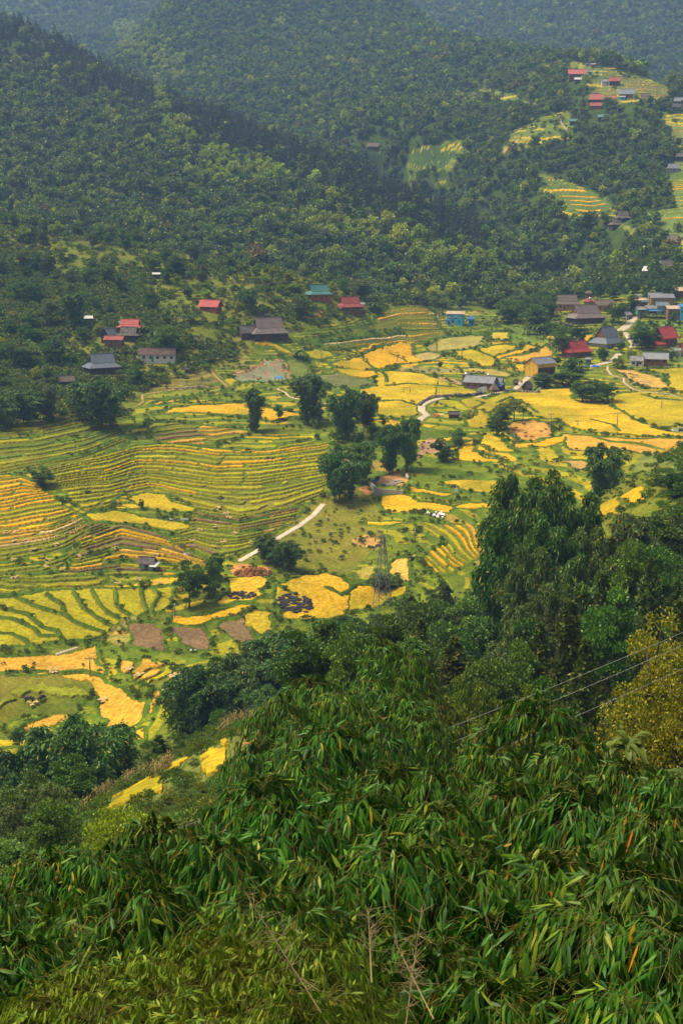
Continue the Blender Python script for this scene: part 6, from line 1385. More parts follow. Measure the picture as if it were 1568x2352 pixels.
ROWS = [  # band label, group, kind, rows of (u, vtop, d, scale)
 ('arching bamboo plume of the farther band, in front of the fine leaved bamboo', 'far band of near bamboo', 'near', [(640, 1625, 46, 1.4), (715, 1575, 49, 1.7), (790, 1605, 47, 1.5), (878, 1487, 53, 1.15), (935, 1512, 53, 1.25), (855, 1575, 50, 1.5), (925, 1605, 48, 1.4), (690, 1690, 43, 1.5), (775, 1690, 42, 1.5), (860, 1670, 43, 1.4), (595, 1725, 43, 1.3), (965, 1660, 45, 1.3)]),
 ('arching bamboo plume along the upper edge of the near thicket', 'upper edge of the near thicket', 'near', [(1235, 1640, 29, 1.5), (1310, 1720, 27, 1.1), (1130, 1735, 28, 1.1), (765, 1700, 27, 1.35), (690, 1775, 25, 1.1), (1010, 1790, 25, 1.1), (900, 1790, 25, 1.1), (1440, 1780, 25, 1.2), (1540, 1810, 23.5, 1.1), (605, 1825, 22, 1.2)]),
 ('drooping bamboo plume in the middle of the near thicket', 'middle of the near thicket', 'near', [(660, 1890, 19.5, 1.3), (830, 1860, 20.5, 1.3), (1010, 1880, 19.5, 1.15), (1170, 1830, 21, 1.3), (1340, 1850, 20, 1.3), (1510, 1900, 18.5, 1.2), (365, 1915, 20.5, 1.25), (240, 1975, 19.5, 1.1), (120, 1995, 19.5, 1.15), (20, 2080, 18, 1.1), (500, 1970, 17.5, 1.2), (930, 1965, 16.5, 1.45), (1110, 2000, 16.5, 1.1), (1270, 2000, 16.5, 1.25), (1450, 2020, 15.8, 1.3), (760, 2020, 16, 1.15)]),
 ('large leaved bamboo plume close to the lower edge of the picture', 'lowest band of near bamboo', 'near', [(330, 2080, 15.5, 1.2), (170, 2120, 15.3, 1.15), (50, 2200, 14.2, 1.1), (590, 2080, 14.6, 1.05), (690, 2125, 13.2, .9), (850, 2150, 13.4, 1), (1150, 2150, 13, 1.15), (1410, 2145, 12.4, 1.4), (1560, 2160, 12.2, 1.1), (1000, 2215, 12.4, 1.05), (250, 2220, 13.8, 1), (110, 2300, 12.8, 1), (880, 2280, 11.6, .95), (1130, 2310, 11.2, 1.05), (1290, 2310, 11.2, 1.05), (1500, 2320, 10.8, 1.1)]),
]
kk = 0
for lab, grp, key, rows in ROWS:
    for (u, v, d, sz) in rows:
        n_ = 2 if key == 'nearw' else 5
        near_bamboo('%s%d' % (key, (kk * 3 + kk // 7) % n_), u, v, d, lab, grp, kk, sz); kk += 1
for k in range(20):                                                   # the thicket carries on to both sides
    d = 11.5 + (k // 2) * 1.25; u = (-190 - 90 * (k % 3)) if k % 2 else (1750 + 100 * (k % 3)); near_bamboo('near%d' % (k % 5), u, 2290 - (d - 11.5) * 42, d, 'bamboo plume just beyond the sides of the view', 'outer plumes of the near thicket', kk, 1.3); kk += 1
for (u, v, d) in [(560, 2175, 11.2), (470, 2200, 11), (640, 2190, 11.2), (720, 2220, 11), (390, 2230, 10.8), (300, 2250, 10.8), (215, 2280, 10.6), (550, 2250, 10.4), (640, 2270, 10.3), (730, 2290, 10.2), (460, 2280, 10.2), (370, 2300, 10.0), (130, 2320, 10.4), (280, 2330, 9.9), (820, 2320, 10.4), (560, 2330, 9.7), (690, 2345, 9.6), (450, 2350, 9.6), (200, 2350, 9.8)]:
    near_bamboo('fine%d' % (kk % 3), u, v, d, 'bushy bright green fine leaved bamboo at the bottom, left of centre', 'fine leaved bamboo at the bottom', kk, random.Random(kk).uniform(.9, 1.15)); kk += 1
for (u, v, d) in [(730, 2195, 10.6), (1560, 2220, 16), ]:
    near_bamboo('fine%d' % (kk % 3), u, v, d, 'bushy bright green fine leaved bamboo at the bottom, left of centre', 'fine leaved bamboo at the bottom', kk); kk += 1
# dry flowering twigs standing out of the thicket
STRAW = mat('dry_twig', (.26, .20, .10), .9)
for k, (u0, v0, u1, v1, d, lab) in enumerate([(560, 2045, 715, 2290, 9.6, 'dry pale bamboo shoot slanting over the left of the near thicket'), (968, 2085, 935, 2330, 9.8, 'dry spiky bamboo shoot between the fine leaved bamboo and the big plumes'), (845, 2085, 850, 2190, 10.2, 'short dry spiky bamboo shoot above the fine leaved bamboo'), (905, 2160, 960, 2270, 9.7, 'dry spiky bamboo shoot in the gap right of the fine leaved bamboo')]):
    a, b = ray(u0, v0), ray(u1, v1); A_ = Vector((a[0] / a[1] * (d + .5), d + .5, a[2] / a[1] * (d + .5) + CZ)); B_ = Vector((b[0] / b[1] * d, d, b[2] / b[1] * d + CZ)); rr = random.Random(k)
    m = MB(); B2 = B_ + (B_ - A_) * .6; m.tube([B2 - A_, B_ - A_, (B_ - A_) * .5, Vector((0, 0, 0))], [.006, .005, .004, .002], 5)
    for j in range(9):
        q = (B_ - A_) * (j + .4) / 9
        for z in range(5 + j // 2):
            dv = Vector((rr.gauss(0, 1), rr.gauss(0, .6), rr.gauss(.35, .8))).normalized() * rr.uniform(.06, .22); m.tube([q, q + dv], [.0022, .001], 3, False)
    tag(m.build('dry_shoot', STRAW, None, A_), lab, 'dry shoot')
# power wires in front of the valley
WIRE = mat('aluminium_wire', (.38, .37, .33), .4, .1, 1, spec=.5)
def wire(label, u0, v0, d0, u1, v1, d1, sag, r):
    a, b = ray(u0, v0), ray(u1, v1); A_ = Vector((a[0] / a[1] * d0, d0, a[2] / a[1] * d0 + CZ)); B_ = Vector((b[0] / b[1] * d1, d1, b[2] / b[1] * d1 + CZ)); m = MB()
    m.tube([(A_.lerp(B_, k / 24)) - Vector((0, 0, sag * 4 * k / 24 * (1 - k / 24))) for k in range(25)], r, 5)
    tag(m.build('power_wire', WIRE, smooth=True), label, 'wire', 'power wires over the near slope')
wire('uppermost pale power wire crossing the wooded slope', 1760, 1366, 74, -260, 2136, 34, .5, .0095)
wire('middle pale power wire crossing the wooded slope', 1760, 1392, 73, -260, 2190, 33, .5, .0095)
wire('lowest pale power wire crossing in front of the conifers', 1760, 1446, 72, -260, 2276, 32, .4, .0095)
# ------------------------------------------------------------------ poles, pylon, walls, fences
CONCRETE = mat('pole_concrete', (.30, .28, .25), .9, .3, 2); STEEL = mat('galvanised_steel', (.20, .21, .22), .5, .3, 2, metal=.3); DARKM = mat('dark_metal', (.05, .05, .055), .5, .3, 3)
WHITEP = mat('white_plastic', (.75, .75, .73), .5, .08, 2); BLUEP = mat('blue_tarp', (.03, .16, .55), .6, .3, 3); INS = mat('insulator', (.12, .08, .06), .3)
def top_z(u, v, Y): x, y, z = ray(u, v); return z / y * Y + CZ
def pole(label, u, vt, vb, arm=1.0, box=False, lamp=False, wood=False):
    p, s = ground_at(u, vb); h = max(2.5, top_z(u, vt, p.y) - p.z); t = tag(empty('utility_pole' if not lamp else 'lamp_post', p), label, 'pole' if not lamp else 'lamp post', 'poles among the fields')
    MB().tube([(0, 0, -1), (0, 0, h * .5), (0, 0, h)], [.17, .15, .11], 8).build('shaft', POST if wood else CONCRETE, t, smooth=True)
    if arm and not lamp:
        MB().box(-arm, arm, -.05, .05, h - .55, h - .43).build('crossarm', DARKM, t)
        for x in (-arm + .1, 0, arm - .1): MB().tube([(x, 0, h - .43), (x, 0, h - .28), (x, 0, h - .2)], [.05, .07, .03], 6).build('insulator', INS, t)
    if box: MB().box(-.35, .35, -.45, -.18, h * .55, h * .55 + 1.0).build('transformer', WHITEP, t)
    if lamp:
        MB().tube([(0, 0, h), (.5, 0, h + .25), (1.1, -.2, h + .2)], .04, 6).build('lamp_arm', DARKM, t); MB().ell((1.2, -.2, h + .16), (.3, .14, .07)).build('lamp_head', WHITEP, t)
    return t
for a in [('thin pole standing in the yellow green plot beside the banana plant', 738, 803, 829), ('pole standing in the golden field under the terrace steps', 912, 807, 833), ('pole on the rim of the round stubble field, beside its bushy tree', 1264, 948, 985),
          ('pole in the middle of the largest golden field', 1416, 947, 979), ('pole in the yellow green field near the right edge', 1518, 909, 940), ('pole in front of the round stubble field', 1180, 994, 1026), ('short pole at the edge of the long orange stubble field', 1326, 971, 981),
          ('pole at the foot of the red earth bank', 616, 1309, 1340), ('dark pole beside the leafy trees below the field hut', 402, 1386, 1422), ('pole standing in the orange stubble field at the left', 208, 1508, 1556), ('pole in the terraces below the white sacks', 952, 1214, 1245), ('pole beside the pale stubble plot, with dark rubbish at its foot', 1060, 800, 823)]:
    pole(*a)
pole('pole with a white box on the golden ledges left of the big grove', 1047, 1114, 1150, .8, box=True); pole('lamp post on the left hillside near the dark trees', 128, 817, 846, lamp=True)
pole('left one of two tall poles beside the blue painted house', 1004, 711, 752, 1.2, box=True); pole('right one of two tall poles beside the blue painted house', 1011, 707, 756, 1.2)
pole('thin pole in front of the brown roofed community house', 1332, 703, 728, .5); pole('pole leaning beside the red village roof', 1279, 800, 824, 0)
p, s = ground_at(934, 905); t = tag(empty('goal_frame', p), 'small square wooden frame standing in the wide yellow rice field', 'frame')
for x in (-1.2, 1.2): MB().tube([(x, 0, -.5), (x, 0, 2.6)], .08, 6).build('post', POST, t)
MB().tube([(-1.3, 0, 2.5), (1.3, 0, 2.5)], .07, 6).build('crossbar', POST, t)
# steel lattice pylon
p, s = ground_at(878, 1392); Hp = top_z(878, 1222, p.y) - p.z; t = tag(empty('power_pylon', p, R(20)), 'grey steel lattice pylon standing in the golden field beside a low round tree', 'pylon')
def pyl(z): return 1.75 * (1 - z / Hp) ** 1.0 * .9 + .24
for sx, sy in ((1, 1), (1, -1), (-1, 1), (-1, -1)): MB().tube([(sx * pyl(0), sy * pyl(0), -1), (sx * pyl(Hp * .62), sy * pyl(Hp * .62), Hp * .62), (sx * pyl(Hp * .97), sy * pyl(Hp * .97), Hp * .97)], .09, 4).build('leg', STEEL, t)
m = MB(); z = 0; k = 0
while z < Hp * .93:
    z2 = min(Hp * .96, z + max(.9, pyl(z) * 1.7)); a, b = pyl(z), pyl(z2)
    for (x0, y0, x1, y1) in ((1, 1, -1, 1), (-1, 1, -1, -1), (-1, -1, 1, -1), (1, -1, 1, 1)):
        m.tube([(x0 * a, y0 * a, z), (x1 * b, y1 * b, z2)], .042, 4, False); m.tube([(x1 * a, y1 * a, z), (x0 * b, y0 * b, z2)], .042, 4, False); m.tube([(x0 * b, y0 * b, z2), (x1 * b, y1 * b, z2)], .042, 4, False)
    z = z2
m.build('bracing', STEEL, t)
for zz, ln_ in ((.64, 2.7), (.80, 2.3), (.93, 1.9)):
    z = Hp * zz; c = MB()
    for sx in (-1, 1):
        for sy in (-1, 1): c.tube([(sx * pyl(z), sy * pyl(z), z), (sx * ln_, 0, z + .1)], .04, 4); c.tube([(sx * pyl(z), sy * pyl(z), z + .7), (sx * ln_, 0, z + .1)], .035, 4)
    c.build('crossarm', STEEL, t)
    for sx in (-1, 1): MB().tube([(sx * ln_, 0, z + .1), (sx * ln_, 0, z - .3), (sx * ln_, 0, z - .7), (sx * ln_, 0, z - .95)], [.05, .11, .11, .04], 6).build('insulator', INS, t)
MB().tube([(0, 0, Hp * .95), (0, 0, Hp * 1.02)], .06, 4).build('peak', STEEL, t)
# thin valley wires between poles
def span(label, a, b, ha, hb, sag=.9, r=.03):
    A_, _ = ground_at(*a); B_, _ = ground_at(*b); A_.z += ha; B_.z += hb; m = MB(); m.tube([A_.lerp(B_, k / 16) - Vector((0, 0, sag * 4 * k / 16 * (1 - k / 16))) for k in range(17)], r, 4); tag(m.build('power_wire', DARKM), label, 'wire', 'thin wires over the fields')
span('thin wire from the round stubble field to the largest golden field', (1264, 985), (1416, 979), 5.2, 4.6); span('thin wire between the two poles in the fields at the right', (1416, 979), (1518, 940), 4.6, 4.6); span('thin wire across the front of the round stubble field', (1180, 1026), (1264, 985), 4.2, 5.2)
span('thin wire from the orange field pole to the dark pole', (208, 1556), (402, 1422), 4.2, 3.2); span('thin wire between the brown plots and the red bank', (402, 1422), (616, 1340), 3.2, 3)
# walls and fences follow the ground
def run(sh, pts, step=1.2):
    q = S(sh, pts); out = []
    for i in range(len(q) - 1):
        a, _ = ground_at(*q[i]); b, _ = ground_at(*q[i + 1]); n = max(1, int((b - a).length / step))
        for k in range(n): c = a.lerp(b, k / n); out.append(Vector((c.x, c.y, ground_xy(c.x, c.y))))
    out.append(b); return out
def fence(label, sh, pts, h=1.1, step=1.6, rails=2):
    pp = run(sh, pts, step); o = pp[0]; t = tag(empty('fence', o), label, 'fence'); rr = random.Random(len(pp)); m = MB()
    for q in pp[:100]:
        d = q - o; l_ = rr.uniform(-.12, .12); m = MB(); m.tube([d + Vector((0, 0, -.4)), d + Vector((l_, 0, h * rr.uniform(.85, 1.2)))], .075, 5); m.build('post', MATS['fence_wood'], t)
    m = MB()
    for k in range(rails):
        z = h * (.45 + .4 * k)
        for a, b in zip(pp[:-1], pp[1:]): m.tube([a - o + Vector((0, 0, z)), b - o + Vector((0, 0, z))], .035, 4, False)
    m.build('rail', MATS['fence_wood'], t)
mat('fence_wood', (.42, .30, .15), .9, .3, 3)
fence('pale stake fence along the top of the upper left terraces', 'A', [(145, 104), (240, 88), (370, 74)]); fence('pale stake fence at the left edge above the green terraces', 'A', [(-30, 142), (50, 128), (90, 118)])
fence('pale bamboo fence on the open crest behind the teal roofed house', 'C', [(500, 180), (560, 196), (612, 212)], 1.4); fence('pale bamboo fence on the crest behind the red roofed farmhouse', 'C', [(680, 226), (730, 236), (775, 248)], 1.4); fence('pale bamboo fence along the top rim of the terrace steps', 'C', [(1115, 330), (1180, 352), (1245, 368), (1320, 384)], 1.4)
fence('thin post fence along the golden field behind the road', 'E', [(650, 885), (750, 882), (860, 878)], 1.1, 2.5); fence('thin post fence below the round thicket', 'E', [(905, 965), (975, 980), (1060, 982), (1110, 975)], 1.2, 3.0, 1); fence('thin stake fence beside the orange field at the right', 'E', [(1180, 1190), (1300, 1210), (1420, 1205)], 1.0, 3.0, 1)
fence('rough stake fence on the hilltop crest above the big red roof', 'J', [(200, 130), (330, 140), (420, 148)], 1.8, 2.6); fence('rough fence across the hilltop meadow', 'J', [(660, 200), (800, 245), (900, 280)], 1.5, 3)
def stones(label, sh, pts, h, wd, m_, name='stone_wall', n=1.0):
    pp = run(sh, pts, .9 / n); o = pp[0]; rr = random.Random(len(pp) + 3); m = MB()
    for q in pp:
        d = q - o
        for k in range(2): m.ell((d.x + rr.uniform(-.3, .3), d.y + rr.uniform(-wd, wd) * .4, d.z + h * (.2 + .45 * k) + rr.uniform(-.05, .08)), (rr.uniform(.45, .7), wd * .6, h * .34), 7, 4)
    tag(m.build(name, m_, None, o), label, 'wall')
STONE = mat('field_stone', (.20, .17, .14), .95, .5, 1.5, bumpy=.8); RUBBLE = mat('pale_rubble', (.42, .36, .28), .95, .4, 1.5)
stones('dark dry stone wall between the yellow rice tongue and the road', 'E', [(0, 946), (60, 940), (130, 938), (200, 932), (290, 918)], 1.1, .8, STONE)
stones('dark dry stone wall beside the curve of the concrete road', 'C', [(1275, 1030), (1310, 1005), (1370, 975), (1450, 968), (1568, 965)], 1.0, .7, STONE)
stones('low stone wall around the thatched hut', 'E', [(510, 905), (560, 915), (630, 918), (650, 895)], 1.0, .5, RUBBLE)
stones('low stone wall along the hedge above the community house lawn', 'E', [(740, 470), (800, 475), (860, 485)], .9, .5, RUBBLE)
stones('rubble edge beside the footpath under the houses', 'G', [(1090, 1032), (1160, 1028), (1280, 1018)], .7, .5, RUBBLE)
# concrete retaining wall, dug site
A1, s = ground_at(*S('B', (128, 388))); A2, s = ground_at(*S('B', (158, 438))); A3, s = ground_at(*S('B', (284, 432)))
t = tag(empty('retaining_wall', A2), 'L shaped grey concrete retaining wall around the dug orange ground', 'wall')
for a, b, nm in ((A1, A2, 'side_wall'), (A2, A3, 'front_wall')):
    d = b - a; n = Vector((-d.y, d.x, 0)).normalized() * .25; z0, z1 = min(a.z, b.z) - 1.5, max(a.z, b.z) + 1.0; q = [a - n, b - n, b + n, a + n]; m = MB()
    m.add([(v.x - A2.x, v.y - A2.y, z - A2.z) for z in (z0, z1 if nm == 'front_wall' else z1 + .003) for v in q], [(3, 2, 1, 0), (4, 5, 6, 7), (0, 1, 5, 4), (1, 2, 6, 5), (2, 3, 7, 6), (3, 0, 4, 7)]); m.build(nm, WL['grey'], t)
def heap(label, cat, name, sh, c, wpx, hpx, h, m_, n=14, seed=0, lump=.35, group=None, dm=240):
    """low irregular pile spread over an area of the ground"""
    u, v = S(sh, c); k = 1568 / 2731 * SH[sh][2] / 1568 if sh != 'D' else 1; p, s = ground_at(u, v, dm); rr = random.Random(seed + int(u)); m = MB(); w_ = wpx * k * s / 2; dep = max(w_ * .5, hpx * k * s / 2 / .22)
    dep = min(dep, w_ * 2.5)
    for i in range(n):
        a = rr.random() * 6.283; r = math.sqrt(rr.random()); x, y = math.cos(a) * r * w_, math.sin(a) * r * dep
        g = ground_xy(p.x + x, p.y + y) - p.z + (.5 if m_ in (ASH, STRAWP, WHITEP) and dm == 240 else 0); rx = w_ * lump * rr.uniform(.6, 1.3)
        m.ell((x, y, g + .1), (rx, dep * lump * rr.uniform(.6, 1.3), h * rr.uniform(.5, 1.1) * (1.1 - .5 * r)), 9, 5)
    return tag(m.build(name, m_, None, p), label, cat, group)
ASH = mat('black_ash', (.012, .012, .014), 1.0, .5, 1.2, col2=(.045, .042, .040), bumpy=.6); STRAWP = mat('pale_straw', (.62, .44, .20), .95, .3, 2.5, bumpy=.6); CLAY = mat('red_clay', (.27, .105, .03), .95, .35, .6, bumpy=.8)
heap('big black burnt patch in the golden field', 'ash heap', 'ash_heap', 'A', (1350, 942), 165, 46, .16, ASH, 110, 1, .15); heap('dark ash heap in the golden stubble under the red bank', 'ash heap', 'ash_heap', 'A', (1112, 906), 125, 22, .16, ASH, 60, 2, .16)
heap('small black ash spot in the middle left terraces', 'ash heap', 'ash_heap', 'A', (1018, 460), 40, 12, .15, ASH, 16, 0, .24); heap('small black ash spot beside the gully', 'ash heap', 'ash_heap', 'A', (410, 432), 40, 10, .15, ASH, 16, 0, .24); heap('small black ash spot in the upper left terraces', 'ash heap', 'ash_heap', 'A', (1235, 276), 50, 10, .15, ASH, 16, 0, .24)
heap('small ash spot on the ledge under the slim bamboo', 'ash heap', 'ash_heap', 'C', (252, 1220), 44, 10, .15, ASH, 16, 0, .24); heap('ash streak beside the grey field hut', 'ash heap', 'ash_heap', 'A', (550, 793), 50, 10, .15, ASH, 16, 0, .24)
heap('ash spot at the edge of the long orange stubble field', 'ash heap', 'ash_heap', 'E', (1325, 1198), 50, 12, .15, ASH, 16, 0, .24)
for k, c in enumerate([(505, 1145), (480, 1160), (560, 1178), (690, 1155), (660, 1168), (560, 1200), (600, 1203), (640, 1105), (545, 1120), (700, 1118)]): heap('small dark ash heap lying on the round stubble field', 'ash heap', 'ash_heap', 'E', c, 30, 7, .15, ASH, 14, k, .24, 'ash heaps on the round field')
for k, c in enumerate([(1190, 795), (1230, 800), (1260, 808), (1240, 822)]): heap('small dark ash heap on the stubble field with the footpath', 'ash heap', 'ash_heap', 'E', c, 40, 7, .15, ASH, 14, k, .24, 'ash heaps on the footpath field')
for k, c in enumerate([(470, 700), (500, 706), (510, 716), (640, 662)]): heap('small dark ash heap on the orange stubble behind the yellow barn', 'ash heap', 'ash_heap', 'E', c, 30, 7, .15, ASH, 14, k, .24, 'ash heaps behind the yellow barn')
for k, c in enumerate([(18, 187), (155, 187), (385, 192)]): heap('small dark ash heap on the orange field with a pole', 'ash heap', 'ash_heap', 'I', c, 26, 7, .15, ASH, 14, k, .24, 'ash heaps on the orange field')
for k, c in enumerate([(1050, 548), (990, 590), (1040, 530), (1025, 660), (915, 608), (885, 655), (1000, 505), (720, 718), (540, 692), (370, 722), (255, 672), (120, 655), (220, 750), (150, 695), (70, 655), (290, 788), (65, 745), (635, 830), (70, 825), (1160, 665), (1075, 620), (990, 680), (210, 778), (30, 620), (75, 616), (540, 850), (735, 848)]): heap('pale straw bundle heap lying on the harvested left terraces', 'straw heap', 'straw_heap', 'A', c, 32, 8, .22, STRAWP, 9, k, .3, 'straw heaps on the left terraces')
for k, c in enumerate([(250, 210), (470, 355), (150, 370), (590, 212), (640, 240), (760, 312), (800, 245), (825, 235)]): heap('pale straw heap on the orange fields at the front left', 'straw heap', 'straw_heap', 'I', c, 46, 12, .22, STRAWP, 12, k, .3, 'straw heaps at the front left')
for k, c in enumerate([(1280, 845), (1340, 850), (1330, 868), (1260, 862)]): heap('pale straw spread on the stubble field with the footpath', 'straw heap', 'straw_heap', 'E', c, 60, 9, .15, STRAWP, 14, k, .25, 'straw on the footpath field')
heap('low pile of pink rubble on the dug orange ground', 'rubble pile', 'rubble_pile', 'B', (225, 386), 110, 14, .5, RUBBLE, 20); heap('blue tarpaulin bundle on the dug orange ground', 'tarpaulin', 'tarpaulin', 'B', (158, 371), 26, 10, .8, BLUEP, 5); heap('white plastic bale above the dug orange ground', 'bale', 'bale', 'B', (302, 360), 18, 10, 1.1, WHITEP, 4)
heap('red earth bank cut beside the end of the straight road', 'earth bank', 'earth_bank', 'A', (1160, 800), 165, 24, 1.1, CLAY, 70, 4, .15); heap('dark timber pile on the dug ledge left of the pylon', 'timber pile', 'timber_pile', 'B', (150, 676), 60, 12, .7, MATS['dark_wood_wall'], 7)
heap('blue tarpaulin spread beside the village lane', 'tarpaulin', 'tarpaulin', 'E', (985, 750), 74, 16, .9, BLUEP, 9); heap('crumpled blue tarpaulin in the open side of the yellow barn', 'tarpaulin', 'tarpaulin', 'E', (690, 787), 36, 14, 1.2, BLUEP, 6); heap('round green haystack beside the log hut', 'haystack', 'haystack', 'E', (205, 1058), 84, 26, 1.8, mat('grassy_hay', (.17, .16, .02), .95, .35, 2), 9, 0, .5)
heap('colourful goods spread beside the log hut', 'goods', 'goods', 'C', (1395, 1095), 40, 12, .6, mat('red_cloth', (.6, .07, .03), .8), 5); heap('white sheet lying on the ground beside the log hut', 'sheet', 'sheet', 'C', (1440, 1096), 60, 8, .15, WHITEP, 6); heap('white sheet lying on the middle brown stubble plot', 'sheet', 'sheet', 'I', (890, 126), 34, 6, .15, WHITEP, 5)
for k, c in enumerate([(400, 530), (416, 538), (432, 534), (447, 540), (455, 530), (466, 542), (442, 546)]): heap('full white sack lying among the golden terraces', 'sack', 'sack', 'B', c, 17, 9, .75, WHITEP, 3, k, .6, 'white sacks on the terrace')
# pond and wet spots
WATER = bpy.data.materials.new('water'); WATER.use_nodes = True; wb = WATER.node_tree.nodes['Principled BSDF']; wb.inputs['Base Color'].default_value = (.30, .30, .28, 1); wb.inputs['Roughness'].default_value = .12
for lab, sh, poly in [('pale pond at the right edge of the golden fields', 'E', [(1490, 1150), (1568, 1138), (1640, 1130), (1640, 1172), (1568, 1170), (1510, 1163)]), ('small pool in the brown harvested terraces', 'A', [(832, 705), (870, 700), (880, 712), (845, 718)]), ('narrow pool at the end of the middle yellow fields', 'A', [(750, 540), (800, 545), (880, 548), (870, 558), (790, 552)])]:
    M = fill(S(sh, poly)); C_ = np.nonzero(M)
    if len(C_[0]): ZZ_keep = Vw.copy(); zl = float(Vw[..., 2][M].mean()); Vw[..., 2][M] = zl + .35; patch('pond', M, .02, WATER, np.array((.3, .3, .28), np.float32), lab, 'pond', 1.0); Vw[:] = ZZ_keep
# maize standing along the near spur
MAIZE = mat('dry_maize', (.25, .19, .06), .95, .4, 3); MAIZEG = mat('green_maize', (.14, .15, .04), .9, .4, 3)
def maize(label, sh, pts, n, spread, seed):
    q = S(sh, pts); rr = random.Random(seed); P0, _ = ground_at(*q[0], 100); m = MB(); V, F = [], []
    for i in range(n):
        k = rr.random() * (len(q) - 1); a = int(k); f = k - a; u = q[a][0] * (1 - f) + q[a + 1][0] * f; v = q[a][1] * (1 - f) + q[a + 1][1] * f + rr.uniform(-spread, spread)
        p, _ = ground_at(u, v, 100); d = p - P0; h = rr.uniform(1.2, 2.1); m.tube([d + Vector((0, 0, -.2)), d + Vector((rr.uniform(-.1, .1), 0, h))], [.03, .015], 4, False)
        for j in range(6):
            z = h * (.25 + .12 * j); an = rr.random() * 6.283; e = Vector((math.cos(an), math.sin(an), 0)); sd_ = Vector((-e.y, e.x, 0)) * .06; l_ = rr.uniform(.4, .75)
            b = d + Vector((0, 0, z)); m.add([b - sd_ * .5, b + sd_ * .5, b + e * l_ * .5 + Vector((0, 0, .22)) + sd_, b + e * l_ * .5 + Vector((0, 0, .22)) - sd_, b + e * l_ + Vector((0, 0, -.12))], [(0, 1, 2, 3), (3, 2, 4)])
    tag(m.build('maize', MAIZE, None, P0), label, 'maize', kind='stuff')
maize('brown dry maize standing along the upper edge of the near golden field', 'I', [(380, 880), (430, 820), (470, 800), (560, 745), (640, 715), (740, 690), (790, 650)], 150, 6, 1); maize('brown dry maize between the bushes of the near spur', 'I', [(1010, 500), (1080, 460), (1150, 430), (1210, 425)], 90, 8, 2)
maize('dry maize patch on the left hillside near the left edge', 'G', [(10, 470), (60, 540), (100, 560), (130, 530)], 140, 14, 3)
